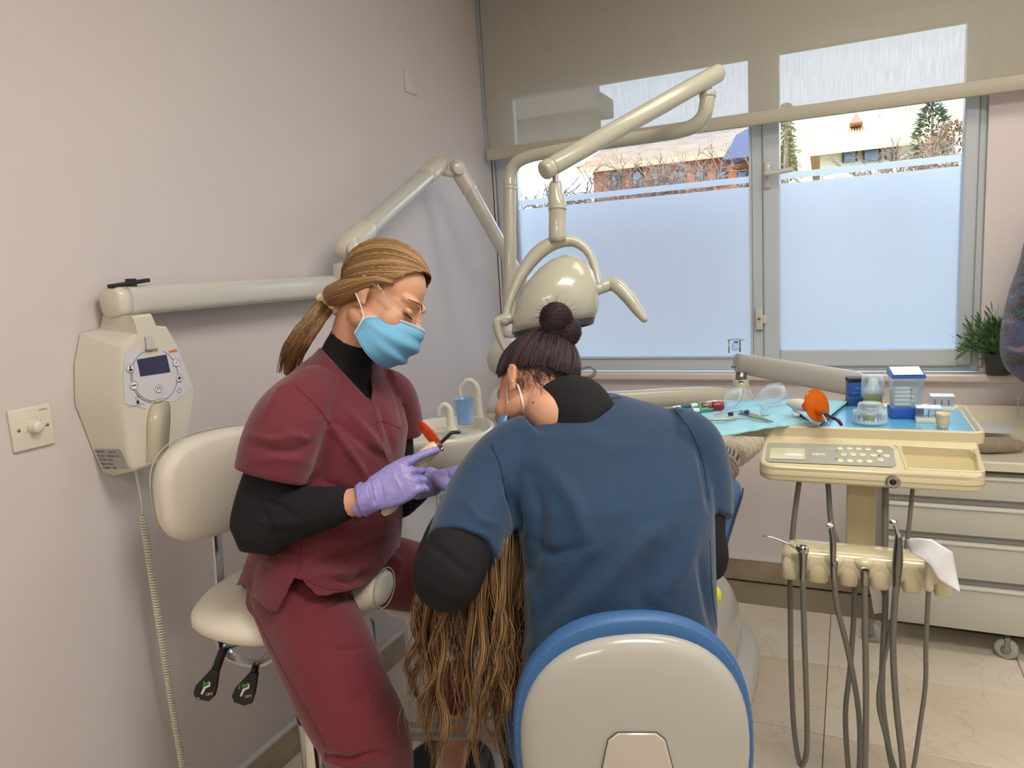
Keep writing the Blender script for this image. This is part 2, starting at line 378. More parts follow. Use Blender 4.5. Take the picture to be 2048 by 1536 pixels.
sash = struct('sash', join(box(((MX+R0)/2, YF+.015, (OZ0+OZ1)/2+.008), (R0-MX-.003, .075, OZ1-OZ0-.035), bev=.007), box(((R1+SX1)/2, YF+.015, (OZ0+OZ1)/2+.008), (SX1-R1, .075, OZ1-OZ0-.035), bev=.007),
    box(((R0+R1)/2, YF+.015, (OZ0+.022+RB)/2), (R1-R0+.004, .073, RB-OZ0-.022), bev=.006), box(((R0+R1)/2, YF+.015, (LT+OZ1-.012)/2), (R1-R0+.004, .073, OZ1-LT-.012), bev=.006)), alu, wf)
gm = M('window_glass', (235, 245, 248), .0, trans=1, ior=1.0)
def filmmat(name, rgb, k):
    mt = bpy.data.materials.new(name); mt.use_nodes = True; n = mt.node_tree.nodes; L = mt.node_tree.links; n.remove(n['Principled BSDF'])
    a = n.new('ShaderNodeBsdfTranslucent'); a.inputs[0].default_value = lin(rgb)+(1,)
    b = n.new('ShaderNodeBsdfRefraction'); b.inputs[0].default_value = lin(rgb)+(1,); b.inputs['Roughness'].default_value = .75; b.inputs['IOR'].default_value = 1.25
    x = n.new('ShaderNodeMixShader'); x.inputs[0].default_value = k; L.new(a.outputs[0], x.inputs[1]); L.new(b.outputs[0], x.inputs[2])
    g = n.new('ShaderNodeBsdfGlossy'); g.inputs['Roughness'].default_value = .3; g.inputs[0].default_value = (.8, .8, .8, 1); y = n.new('ShaderNodeMixShader'); y.inputs[0].default_value = .05
    L.new(x.outputs[0], y.inputs[1]); L.new(g.outputs[0], y.inputs[2]); L.new(y.outputs[0], n['Material Output'].inputs[0]); return mt
def glassmat(name, tint=(.97, .99, .985), refl=.06):
    mt = bpy.data.materials.new(name); mt.use_nodes = True; n = mt.node_tree.nodes; L = mt.node_tree.links; n.remove(n['Principled BSDF'])
    a = n.new('ShaderNodeBsdfTransparent'); a.inputs[0].default_value = tint+(1,); b = n.new('ShaderNodeBsdfGlossy'); b.inputs['Roughness'].default_value = .02
    x = n.new('ShaderNodeMixShader'); f = n.new('ShaderNodeFresnel'); f.inputs[0].default_value = 1.45
    L.new(f.outputs[0], x.inputs[0]); L.new(a.outputs[0], x.inputs[1]); L.new(b.outputs[0], x.inputs[2]); L.new(x.outputs[0], n['Material Output'].inputs[0]); return mt
GLZ = glassmat('clear_glazing')
film = filmmat('frosted_film', (234, 242, 255), .45)
zt = [zx(1730, v)[1] for v in (326.8, 340.5, 349.5)]
for a0, a1, b0 in ((L0-.01, L1+.01, LB-.005), (R0-.01, R1+.01, RB-.005)):
    struct('glass_pane', box(((a0+a1)/2, YF+.034, (b0+LT)/2), (a1-a0, .004, LT-b0+.01), bev=0), GLZ, wf)
    V = [(a0, YF+.03, b0), (a1, YF+.03, b0), (a1, YF+.03, zt[2]), (a0, YF+.03, zt[2])]
    struct('frosted_film', (V, [[0, 1, 2, 3]]), film, wf)
    struct('frosted_band', ([(a0, YF+.03, zt[1]), (a1, YF+.03, zt[1]), (a1, YF+.03, zt[0]), (a0, YF+.03, zt[0])], [[0, 1, 2, 3]]), film, wf)
# handle, catch and hinges on the sash
hp = AY(1535, 349, YF-.03)
hnd = mk('window_handle', join(box((hp.x, YF-.03, hp.z), (.026, .012, .11), bev=.008), cyl((hp.x, YF-.035, hp.z), (hp.x, YF-.07, hp.z), .009),
    tube([(hp.x-.004, YF-.068, hp.z), (hp.x+.04, YF-.07, hp.z+.001), (hp.x+.098, YF-.07, hp.z+.006)], [.011, .010, .009], flat=.8)), WHITE, wf)
lp = AY(1521, 637, YF-.02)
lk = mk('window_catch', join(box((lp.x-.004, YF-.026, lp.z), (.03, .012, .095), bev=.004), box((lp.x+.018, YF-.026, lp.z-.004), (.016, .01, .038), bev=.003)), WHITE, wf)
mk('keyhole', cyl((lp.x-.004, YF-.031, lp.z), (lp.x-.004, YF-.034, lp.z), .006), STEEL, lk)
hg = AY(1961, 711, YF-.03)
mk('hinge', join(cyl((hg.x, YF-.035, hg.z-.04), (hg.x, YF-.035, hg.z-.012), .008), cyl((hg.x, YF-.035, hg.z-.009), (hg.x, YF-.035, hg.z+.03), .008)), WHITE, wf)
# ---------------------------------------------------------------- roller blind
YBL = 3.19
bm_ = bpy.data.materials.new('screen_fabric'); bm_.use_nodes = True; n = bm_.node_tree.nodes; L = bm_.node_tree.links; n.remove(n['Principled BSDF'])
tcn = n.new('ShaderNodeTexCoord'); mp = n.new('ShaderNodeMapping'); mp.inputs['Scale'].default_value = (1, 1, .035); nz = n.new('ShaderNodeTexNoise'); nz.inputs['Scale'].default_value = 330; nz.inputs['Detail'].default_value = 2
L.new(tcn.outputs['Object'], mp.inputs[0]); L.new(mp.outputs[0], nz.inputs[0])
mr = n.new('ShaderNodeMapRange'); mr.inputs[1].default_value = .3; mr.inputs[2].default_value = .7; mr.inputs[3].default_value = .10; mr.inputs[4].default_value = .18; L.new(nz.outputs[0], mr.inputs[0])
tr = n.new('ShaderNodeBsdfTransparent'); df = n.new('ShaderNodeBsdfDiffuse'); df.inputs[0].default_value = lin((190, 186, 172))+(1,)
tl = n.new('ShaderNodeBsdfTranslucent'); tl.inputs[0].default_value = lin((190, 186, 176))+(1,); mm = n.new('ShaderNodeMixShader'); mm.inputs[0].default_value = .13
L.new(df.outputs[0], mm.inputs[1]); L.new(tl.outputs[0], mm.inputs[2]); mo = n.new('ShaderNodeMixShader'); L.new(mr.outputs[0], mo.inputs[0]); L.new(mm.outputs[0], mo.inputs[1]); L.new(tr.outputs[0], mo.inputs[2]); L.new(mo.outputs[0], n['Material Output'].inputs[0])
bx0 = AY(972, 205, YBL).x; bx1 = XR-.06; bz = AY(1500, 252, YBL).z
rb = thing('roller_blind', ((bx0+bx1)/2, YBL, ZC-.06), 'beige roller blind pulled part way down over the window', 'blind')
mk('blind_fabric', ([(bx0, YBL, bz+.035), (bx1, YBL, bz+.035), (bx1, YBL, ZC-.06), (bx0, YBL, ZC-.06)], [[0, 1, 2, 3]]), bm_, rb, False)
br = [(-.010, .05), (-.014, .03), (-.015, .012), (-.010, 0), (.004, -.002), (.010, .01), (.006, .05)]
mk('bottom_rail', loft([[Vector((x, YBL+a, bz+b)) for a, b in br] for x in (bx0-.006, bx1+.006)]), M('blind_rail', (184, 178, 160), .5), rb, 'auto')
mk('roller', cyl((bx0, YBL+.02, ZC-.05), (bx1, YBL+.02, ZC-.05), .035), M('blind_rail'), rb)
mk('side_guide', box((bx0-.03, YBL+.045, 2.36), (.02, .03, .82)), alu, rb, False)
bead = []; cx_ = AY(2037, 800, 3.2).x
for k in range(60): bead.append(ball((cx_, 3.2, .80+.0125*k), .0035, .0035, .0045, 6, 4))
mk('bead_chain', join(*bead), WHITE, rb, kind='stuff')
# ================================================================ EXTERIOR
def gz(Y): return -.6+1.8*(Y-3.6)/86.4
gr = mk('ground_outside', ([(-60, 3.6, -.6), (60, 3.6, -.6), (60, 90, 1.2), (-60, 90, 1.2)], [[0, 1, 2, 3]]), M('dry_lawn', (150, 140, 98), .9, rgb2=(120, 112, 78), vscale=1.2), None, False); gr['kind'] = 'structure'; gr['label'] = 'ground'
tile_m = M('roof_tile', (214, 176, 140), .8, rgb2=(190, 150, 116), vscale=2); brick = M('brick_wall', (178, 112, 80), .85, rgb2=(150, 92, 66), vscale=3)
cream_w = M('render_wall', (232, 222, 196), .8); wblue = M('shop_window', (98, 124, 150), .2)
def house(label, px0, px1, eave_y, ridge_y, base_y, Y, depth, wall, wins, roofm, ribs, gable=None, arches=False):
    x0 = AY(px0, eave_y, Y).x; x1 = AY(px1, eave_y, Y).x; xm = (px0+px1)/2; ze = AY(xm, eave_y, Y).z; zr = AY(xm, ridge_y, Y+depth/2).z
    t = thing('house', ((x0+x1)/2, Y+depth/2, 0), label, 'house')
    mk('wall', box(((x0+x1)/2, Y+depth/2, ze/2-.3), (x1-x0, depth, ze+.6), bev=0), wall, t, False)
    o = .5; A = Vector((x0-o, Y-o, ze-.1)); B = Vector((x1+o, Y-o, ze-.1)); Rg0 = Vector((x0-o, Y+depth/2, zr)); Rg1 = Vector((x1+o, Y+depth/2, zr)); d2 = Vector((0, depth+2*o, 0))
    th = Vector((0, 0, .18))
    rf = mk('roof', loft([[A, Rg0, A+d2, A+d2+th, Rg0+th, A+th], [B, Rg1, B+d2, B+d2+th, Rg1+th, B+th]]), roofm, t, False)
    parts = []
    for k in range(ribs):
        x = x0-o+(x1-x0+2*o)*(k+.5)/ribs; parts.append(cyl((x, Y-o, ze+.09), (x, Y+depth/2, zr+.2), (x1-x0)/ribs*.3, seg=6))
    mk('roof_tile', join(*parts), roofm, rf, kind='stuff')
    for (wx0, wy0, wx1, wy1) in wins:
        p, q = AY(wx0, wy0, Y-.05), AY(wx1, wy1, Y-.05)
        f = mk('window', box(((p.x+q.x)/2, Y-.02, (p.z+q.z)/2), (abs(q.x-p.x), .14, abs(p.z-q.z)), bev=0), M('dark_recess', (84, 66, 58), .8), t, False)
        mk('pane', box(((p.x+q.x)/2, Y-.1, (p.z+q.z)/2-.05), (abs(q.x-p.x)*.7, .04, abs(p.z-q.z)*.72), bev=0), wblue, f, False)
    if gable:
        gx, gy, gw, gh = gable; c = AY(gx, gy, Y+1.5); k = Y/FPX
        mk('dormer', loft([[Vector((c.x-gw*k, yy, c.z)), Vector((c.x+gw*k, yy, c.z)), Vector((c.x, yy, c.z+gh*k))] for yy in (Y+1.2, Y+3.6)]), M('gable_pink', (190, 130, 110), .8), t, False)
    return t
h1 = house('brown brick house with arched bays seen behind bare trees in the left pane', 1185, 1530, 322, 278, 400, 26, 8, brick,
    [(1222+k*42, 338, 1244+k*42, 372) for k in range(7)], tile_m, 70)
rx = AY(1483, 285, 25).x; rz = AY(1483, 318, 25).z
mk('gable_wing', loft([[Vector((rx-.55, y, rz)), Vector((rx+.6, y, rz)), Vector((rx+.5, y, rz+.95)), Vector((rx-.1, y, rz+.7))] for y in (24.6, 26)]), M('slate_blue', (92, 100, 128), .7), h1, False)
h2 = house('cream rendered house with pale tiled roof in the right pane', 1640, 1900, 292, 246, 345, 22, 7, cream_w,
    [(1684, 299, 1715, 322), (1724, 295, 1762, 320), (1770, 291, 1792, 316)], M('roof_tile_pale', (236, 214, 160), .8, rgb2=(226, 200, 146), vscale=2), 60, gable=(1712, 248, 11, 18))
h3 = house('far red-gabled house rising above the cream roof', 1795, 1850, 262, 218, 300, 30, 5, M('gable_orange', (206, 150, 108), .8), [(1812, 268, 1822, 280)], tile_m, 14)
# canopy of the neighbouring wing seen through the blind
cz0 = AY(1100, 285, 9).z; cp = AY(1180, 250, 9)
t = thing('porch_canopy', (cp.x-3, 9.5, gz(9.5)), 'pale canopy of the neighbouring wing seen through the blind', 'canopy')
mk('fascia', box((cp.x-4, 9.2, cz0+1.3), (8, .5, 2.6), bev=0), M('canopy_render', (104, 99, 92), .8), t, False)
c2 = AY(1204, 204, 9); mk('eave', box((c2.x-4, 9.1, c2.z), (8, .8, .24), bev=.02), M('canopy_render'), t, False)
# trees
barkm = M('bare_twig', (158, 134, 112), .8, rgb2=(122, 98, 80), vscale=4)
def bare_tree(px, base, top, Y, spread, seed, label, n0=11, mat=barkm, depth=6, r0=.10):
    rnd = random.Random(seed); b = AY(px, base, Y); zt__ = AY(px, top, Y).z; b.z = gz(Y)-.03; hgt = zt__-b.z; parts = []
    t = thing('bare_tree', b, label, 'tree', 'leafless trees outside the window')
    def br(p, d, l, r, k):
        q = p+d*l; parts.append(cyl(p, q, r, r*.7, seg=4)) if k > 0 else parts.append(cyl(p, q, r, r*.4, seg=3))
        if k == 0: return
        for _ in range(3 if k > 1 else 4):
            nd = (d+Vector((rnd.uniform(-1, 1), rnd.uniform(-.7, .7), rnd.uniform(-.6, .6)))*spread*1.35).normalized(); br(p+d*l*rnd.uniform(.5, 1), nd, l*rnd.uniform(.6, .85), r*.62, k-1)
    trunk = cyl(b, b+Vector((0, 0, hgt*.5)), r0, r0*.7, seg=7)
    for k in range(n0): br(b+Vector((0, 0, hgt*rnd.uniform(.38, .5))), Vector((rnd.uniform(-.9, .9), rnd.uniform(-.6, .6), 1)).normalized(), hgt*.2, r0*.4, depth-2)
    mk('trunk', trunk, mat, t); mk('branches', join(*parts), mat, t, False, kind='stuff'); return t
for i, (px, base, top, Y, s) in enumerate(((1062, 425, 330, 15, 1.0), (1150, 420, 300, 13, 1.0), (1275, 410, 262, 14, .9), (1395, 400, 255, 15, .9), (1452, 395, 300, 12, 1.1), (1820, 345, 222, 15, .75), (1765, 350, 285, 13, 1), (1905, 345, 262, 14, 1.1))):
    bare_tree(px, base, top, Y, s, i+3, ['thin bare tree at the far left of the window view', 'bare tree left of the brick house', 'tallest bare tree before the brick house', 'bare tree before the right of the brick house', 'bushy bare tree by the window mullion in the left pane',
        'tall bare tree before the red gable', 'low bare tree before the cream house', 'bare tree at the right edge of the window'][i], mat=barkm)
def leafy(name, px, base, top, Y, wid, seed, label, mat, conifer=True, n=700):
    rnd = random.Random(seed); b = AY(px, base, Y); zt_ = AY(px, top, Y).z; b.z = gz(Y)-.03; hh = zt_-b.z; w_ = wid*Y/FPX; parts = []
    t = thing(name, b, label, 'tree' if name != 'hedge' else 'hedge'); mk('trunk', cyl(b, b+Vector((0, 0, hh*.97)), .09, .02, seg=7), barkm, t)
    for k in range(n):
        f = rnd.random()**.8; z = b.z+hh*(.3+.7*f); rad = w_*((1-f)**.9 if conifer else math.sqrt(max(0, 1-(2*f-1)**2)))*rnd.uniform(.5, 1.05); a = rnd.uniform(0, 6.28)
        c = Vector((b.x+rad*math.cos(a), b.y+rad*math.sin(a), z)); d = Vector((math.cos(a), math.sin(a), -.25 if conifer else rnd.uniform(-.5, .9))).normalized()
        u_, v_ = basis(d, Vector((rnd.uniform(-1, 1), rnd.uniform(-1, 1), 1))); l = w_*rnd.uniform(.10, .26) if conifer else .16
        parts.append(([c, c+d*l*.5+v_*l*.16, c+d*l, c+d*l*.5-v_*l*.16, c+d*l*.4+u_*l*.08], [[0, 1, 4], [1, 2, 4], [2, 3, 4], [3, 0, 4]]))
    mk('foliage', join(*parts), mat, t, False, kind='stuff'); return t
leafy('conifer', 1572, 345, 205, 10, 62, 4, 'conifer with drooping branches at the left of the right pane', M('conifer_green', (150, 152, 92), .8, rgb2=(116, 126, 74), vscale=5), n=1500)
leafy('evergreen_tree', 1862, 330, 208, 20, 30, 6, 'dark evergreen tree behind the tall bare tree', M('dark_green', (92, 98, 70), .8), False, 1500)
leafy('hedge', 1905, 345, 250, 17, 60, 8, 'brown leafy hedge at the right edge of the window', M('beech_brown', (176, 138, 100), .8, rgb2=(140, 108, 80), vscale=5), False, 1800)
# ================================================================ EQUIPMENT ON THE LEFT WALL
Xn = Vector((1, 0, 0)); Yn = Vector((0, 1, 0)); Zn = Vector((0, 0, 1))
INK = M('dark_ink', (52, 50, 66), .6); ORANGE_P = M('orange_print', (206, 120, 50), .6)
xl = M('xray_shell', (208, 203, 188), .3, coat=.35)
xf = [(262, 632), (301, 627), (311, 651), (332, 653), (349, 682), (388, 778), (384, 812), (375, 864), (362, 911), (310, 930), (268, 941), (258, 930), (252, 892), (244, 806), (243, 749), (247, 698), (272, 668), (268, 650)]
xb = [(206, 629), None, None, None, None, None, None, None, None, None, (224, 952), (206, 944), (186, 901), (150, 806), (149, 729), (160, 668), (198, 658), (201, 650)]
XFc = -1.452
rf, rm, rk = [], [], []
for (a, b) in zip(xf, xb):
    p = AX(a[0], a[1], XFc); q = AX(b[0], b[1], XL+.004) if b else Vector((XL+.004, p.y+.012, p.z))
    rf.append(p); rk.append(q); rm.append(q.lerp(p, .8))
cen = sum(rf, Vector())/len(rf)
def shrink(r, s, dx): return [Vector((v.x+dx, cen.y+(v.y-cen.y)*s, cen.z+(v.z-cen.z)*s)) for v in r]
xr = thing('xray_generator', (XL+.05, cen.y, cen.z), 'cream wall-mounted x-ray control box with keypad and small screen', 'x-ray unit')
sh = mk('housing', loft([rk, rm, [v.lerp(w_, .5)+Xn*.004 for v, w_ in zip(rm, rf)], rf, shrink(rf, .965, .005), shrink(rf, .9, .0055)]), xl, xr, 'auto')
YA = Vector((0, 1, 0)); 
def xp(x, y, o=.0075): return AX(x, y, XFc+o)
# scooped groove for the hand switch
g0, g1 = xp(322, 812, .012), xp(318, 925, .012)
gm_ = mk('finger_groove', loft([[Vector((XFc+.0062, g0.y+dy*wd, g.z+dz)) if False else Vector((XFc+.0063-.022*(1-dy*dy)*dep, g0.y+(g.y-g0.y)+dy*wd, g.z)) for dy in (-1, -.8, -.5, -.2, .1, .4, .7, .9, 1)]
    for g, wd, dep, dz in [(g0+Zn*.014, .008, .2, 0), (g0+Zn*.008, .022, .5, 0), (g0, .031, .8, 0), (g0.lerp(g1, .25), .036, 1, 0), (g0.lerp(g1, .6), .035, 1, 0), (g0.lerp(g1, .95), .03, .8, 0)]], False), M('xray_groove', (196, 186, 160), .35, coat=.3), xr)
lipw = []
for dy in (-1, 1): lipw.append(tube([(XFc+.006, g.y+dy*wd, g.z) for g, wd in [(g0+Zn*.014, .004), (g0+Zn*.008, .022), (g0, .031), (g0.lerp(g1, .3), .036), (g0.lerp(g1, .9), .03)]], [.001, .002, .003, .003, .001], seg=6))
mk('groove_lip', join(*lipw), xl, xr)
# keypad face
pn = [(252, 700), (282, 699), (286, 707), (298, 712), (318, 708), (326, 697), (352, 687), (384, 777), (350, 803), (338, 802), (325, 796), (308, 800), (298, 818), (250, 808), (247, 750)]
pc = sum((xp(*p) for p in pn), Vector())/len(pn)
mk('keypad_panel', loft([[xp(*p, .0045) for p in pn], [xp(*p, .0068) for p in pn]]), M('keypad_silver', (204, 204, 210), .35), xr, 'auto')
def xquad(name, pts, mat, t=.001, o=.0068, par=xr, label=None): return mk(name, loft([[xp(*p, o) for p in pts], [xp(*p, o+t) for p in pts]]), mat, par, 'auto', label)
xquad('screen', [(274, 719), (333, 709), (341, 744), (281, 753)], M('lcd_dark', (62, 66, 92), .15), label='dark blue-grey screen')
EY, EZ = Vector((0, 1, 0)), Vector((0, 0, 1)); wring = M('print_white', (228, 228, 232), .4)
def ringm(c, r, w_, n=24, sy=1): return sheet([[Vector((c.x, c.y+math.cos(2*math.pi*k/n)*q*sy, c.z+math.sin(2*math.pi*k/n)*q)) for k in range(n+1)] for q in (r, r-w_)])
def arcs(c, r, a0, a1, w_=.0012, sy=.8): return sheet([[Vector((c.x, c.y+math.cos(a)*q*sy, c.z+math.sin(a)*q)) for a in [a0+(a1-a0)*k/30 for k in range(31)]] for q in (r, r-w_)])
kc = xp(310, 752, .0072)
mk('printed_ring', join(arcs(kc, .062, math.radians(-150), math.radians(60), sy=1.02), arcs(kc, .062, math.radians(110), math.radians(252), sy=1.02), arcs(kc, .058, math.radians(150), math.radians(262), sy=1.02)), INK, xr, False)
def icon(x, y, kind):
    c = xp(x, y, .0072); b = mk('button', cyl(c, c+Xn*.0014, .0095, seg=20), wring, xr, 'auto'); d = c+Xn*.0016
    P_ = [ringm(d, .0097, .001)]
    R_ = lambda y0, z0, y1, z1: ([d+EY*y0+EZ*z0, d+EY*y1+EZ*z0, d+EY*y1+EZ*z1, d+EY*y0+EZ*z1], [[0, 1, 2, 3]])
    if kind == '+': P_ += [R_(-.006, -.0014, .006, .0014), R_(-.0014, -.006, .0014, .006)]
    if kind == '-': P_ += [R_(-.006, -.0014, .006, .0014)]
    if kind == 'v': P_ += [([d+EY*-.004+EZ*0, d+EY*-.001+EZ*-.004, d+EY*-.001+EZ*-.002, d+EY*-.003+EZ*.001], [[0, 1, 2, 3]]), ([d+EY*-.001+EZ*-.004, d+EY*.005+EZ*.005, d+EY*.0035+EZ*.005, d+EY*-.001+EZ*-.001], [[0, 1, 2, 3]])]
    if kind == 'p': P_ += [([d+EY*math.cos(a)*.0025+EZ*(math.sin(a)*.0028+.0035) for a in [k*.628 for k in range(10)]], [list(range(10))]), ([d+EY*-.005+EZ*-.006, d+EY*.005+EZ*-.006, d+EY*.0045+EZ*-.002, d+EY*.002+EZ*0, d+EY*-.002+EZ*0, d+EY*-.0045+EZ*-.002], [list(range(6))])]
    if kind == 't': P_ += [([d+EY*(s_+-.0018)+EZ*.004, d+EY*(s_+.0014)+EZ*.005, d+EY*(s_+.0012)+EZ*-.002, d+EY*s_+EZ*-.006], [[0, 1, 2, 3]]) for s_ in (-.003, .003)]
    mk('symbol', join(*P_), INK, b, False)
for a in ((260, 737, 'p'), (267, 771, '-'), (317, 777, 't'), (358, 756, '+'), (352, 725, 'v')): icon(*a)
po_ = xp(359, 781, .0074); mk('power_symbol', join(arcs(po_, .006, math.radians(120), math.radians(420), .0009, 1), ([po_+EY*-.0005+EZ*.002, po_+EY*.0005+EZ*.002, po_+EY*.0005+EZ*.007, po_+EY*-.0005+EZ*.007], [[0, 1, 2, 3]])), INK, xr, False)
tp = xp(275, 797, .0074); mk('tube_symbol', join(ringm(tp, .005, .0008), ([tp+EY*-.004+EZ*-.012, tp+EY*.004+EZ*-.012, tp+EY*.003+EZ*-.005, tp+EY*-.003+EZ*-.005], [[0, 1, 2, 3]])), INK, xr, False)
xquad('orange_label', [(337, 702), (353, 698), (355, 703), (338, 706)], ORANGE_P, .0006)
xquad('slot_plate', [(290, 673), (305, 671), (309, 700), (294, 703)], M('slot_grey', (190, 190, 188), .3), .003)
text('logo', 'Owandy', xp(302, 700, .010), EY, EZ, .0105, INK, xr, bold=.01)
text('small_print', 'x-ray source control unit', xp(272, 811, .0072), EY, EZ, .0042, INK, xr)
# rating plate on the flank
def flank(x, y): # point on the slanted flank between wall rim and front rim
    A, B, D_ = rm[11], rm[12], rk[12]; nn = (B-A).cross(D_-A).normalized(); v = ray(x, y); return EYE+v*((A-EYE).dot(nn)/v.dot(nn))-nn*(.0012 if nn.dot(cf) > 0 else -.0012)
lp4 = [(189, 898), (240, 899), (258, 937), (207, 938)]
mk('rating_label', ([flank(*p) for p in lp4], [[0, 1, 2, 3]]), M('label_silver', (158, 156, 152), .5), xr, False)
e1 = (flank(240, 899)-flank(189, 898)).normalized(); e2 = (flank(189, 898)-flank(207, 938)).normalized(); nn_ = e1.cross(e2)
for i, s in enumerate(('OWANDY      Type  RX', 'AC 230 V   50/60 Hz   8 A', 'SN  2019    0051', 'Made in France', 'CE 0459     IP20')):
    text('label_text', s, flank(192+i*4, 903+i*8), e1, e2, .0068, INK, xr, 'LEFT', depth=.0006, bold=.01)
# horizontal arm, scissor arm and head
ax0, ax1 = AX(206, 598, -1.535).y, AX(700, 575, -1.5).y; az = 1.433
xa = thing('xray_machine', (XL+.05, ax0, az), 'long cream x-ray bracket along the left wall with folding arm', 'x-ray machine')
mk('extension_arm', loft([ell((-1.512, y, az), (.036, 0, 0), (0, 0, .034), 24, 3.4) for y in (ax0+.03, ax1+.02)]), M('arm_white', (196, 195, 186), .25, coat=.4), xa, 'auto')
mk('end_cap', loft([ell((-1.512, y, az), (.037*s, 0, 0), (0, 0, .035*s), 24, 3.0) for y, s in ((ax0-.004, .8), (ax0-.001, .93), (ax0+.006, 1), (ax0+.03, 1))]), xl, xa)
mk('lock_lever', join(box((-1.50, ax0+.045, az+.04), (.02, .10, .009), ax=(Xn, Vector((0, 1, .1)).normalized(), Vector((0, -.1, 1)).normalized()), bev=.002), cyl((-1.50, ax0+.05, az+.03), (-1.50, ax0+.05, az+.05), .012)), BLACK, xa, 'auto')
mk('pivot_washer', cyl((-1.515, ax0+.06, az-.042), (-1.515, ax0+.06, az-.033), .026), BLACK, xa)
B0 = AX(690, 540, -1.47); mk('pivot_block', loft([ell(B0+Zn*z, (.03, 0, 0), (0, .034, 0), 20, 4) for z in (-.03, .022)]), xl, xa, 'auto')
pA, pB = AX(688, 498, -1.455), AX(880, 327, -1.44); pC = AX(912, 333, -1.40); pD = AX(1050, 575, -1.18)
s1 = lambda p, q, t: p.lerp(q, t)
mk('lower_arm', tube([s1(pA, pB, .1), s1(pA, pB, .93)], [.033, .031], n=1, hint=Xn, flat=.85, e=3, seg=20, dome=False), M('arm_white'), xa, 'auto')
mk('elbow_cover', tube([pA-Zn*.01, s1(pA, pB, .06), s1(pA, pB, .2)], [.034, .04, .037], hint=Xn, flat=.9, e=2.6, seg=22), xl, xa, label='yellowed cream elbow cover')
dA = (pB-pA).normalized(); mk('elbow_disc', cyl(pA+Xn*.030-Zn*.004, pA+Xn*.042-Zn*.004, .026, bev=.003), WHITE, xa)
mk('upper_elbow', tube([s1(pA, pB, .84), s1(pA, pB, .97), pB+dA*.012-Zn*.012], [.036, .037, .03], hint=Xn, flat=.9, e=2.6, seg=22), xl, xa)
mk('hinge_pin', tube([pB-Zn*.022, s1(pB, pC, .5)-Zn*.03, pC-Zn*.02], [.022, .015, .022]), WHITE, xa)
mk('outer_elbow', tube([pC+Zn*.012, s1(pC, pD, .05), s1(pC, pD, .2)], [.027, .031, .03], hint=Xn, flat=.8, e=2.6, seg=22), xl, xa)
mk('elbow_cap', cyl(pC+Vector((.022, -.02, -.012)), pC+Vector((.03, -.03, -.012)), .024, bev=.003), WHITE, xa)
mk('upper_arm', tube([s1(pC, pD, .14), pD], [.027, .025], n=1, hint=Xn, flat=.8, e=3, seg=20, dome=False), M('arm_white'), xa, 'auto')
xh = C(1020, 712, 2.42); mk('tube_head', join(tube([pD, pD+Vector((.03, -.03, -.1)), xh+Zn*.08], [.018, .018, .02]), lathe(xh-HF*.11-HR*.01, HF, [(.04, 0), (.058, .01), (.064, .03), (.064, .19), (.05, .22)], 28)), M('arm_white'), xa)
# coiled cable
cb = AX(273, 945, -1.50); path = [cb+Zn*.01, cb-Zn*.03, AX(282, 1000, -1.50), AX(285, 1028, -1.50)]
ct = thing('coiled_cable', cb, 'long cream coiled cable hanging from the x-ray control box', 'cable')
zt0 = path[-1]; zb = .12; turns = 118; hp_ = []
for k in range(turns*9):
    t = k/(turns*9); a = 2*math.pi*k/9; hp_.append((zt0.x+.0062*math.cos(a)+.004*t, zt0.y+.0062*math.sin(a)+.012*t*t, zt0.z-(zt0.z-zb)*t))
mk('lead', tube(path, [.006, .0022, .0022, .0024]), xl, ct); mk('coil', tube(hp_, .0027, seg=5, n=1), M('cable_cream', (214, 210, 192), .4), ct)
# dimmer plate
dp = AX(61, 855, XL); dy_ = .043
dm = thing('dimmer_switch', dp, 'cream square wall plate with a round dimmer knob', 'switch')
DM = M('switch_cream', (216, 211, 196), .35, coat=.2)
mk('plate', box(dp+Xn*.004, (.009, .088, .088), bev=.003, seg=3), DM, dm, 'auto')
mk('knob', lathe(dp+Xn*.008+Vector((0, .002, .002)), Xn, [(.014, 0), (.0145, .004), (.0125, .006), (.012, .018), (.011, .0205), (.004, .021)], 28, Zn), DM, dm)
for s_ in (-1, 1): mk('screw', cyl(dp+Vector((.008, s_*.03, 0)), dp+Vector((.0096, s_*.03, 0)), .0035), STEEL, dm)
mk('dial_tick', join(*[box(dp+Vector((.0087, .002+.0195*math.cos(a), .002+.0195*math.sin(a))), (.0006, .0012, .0012), bev=0) for a in [k*.5-.4 for k in range(9)]]), M('tick_grey', (120, 116, 104), .6), dm, False, kind='stuff')
text('small_print', 'DIMMER', dp+Vector((.0088, .026, .034)), EY, EZ, .005, M('tick_grey'), dm)
bp_ = AX(820, 165, XL); bk = mk('blank_cover_plate', box(bp_+Xn*.003, (.006, .085, .085), bev=.002), wallm, None, 'auto'); tag(bk, 'painted square cover plate high on the left wall', 'cover plate')

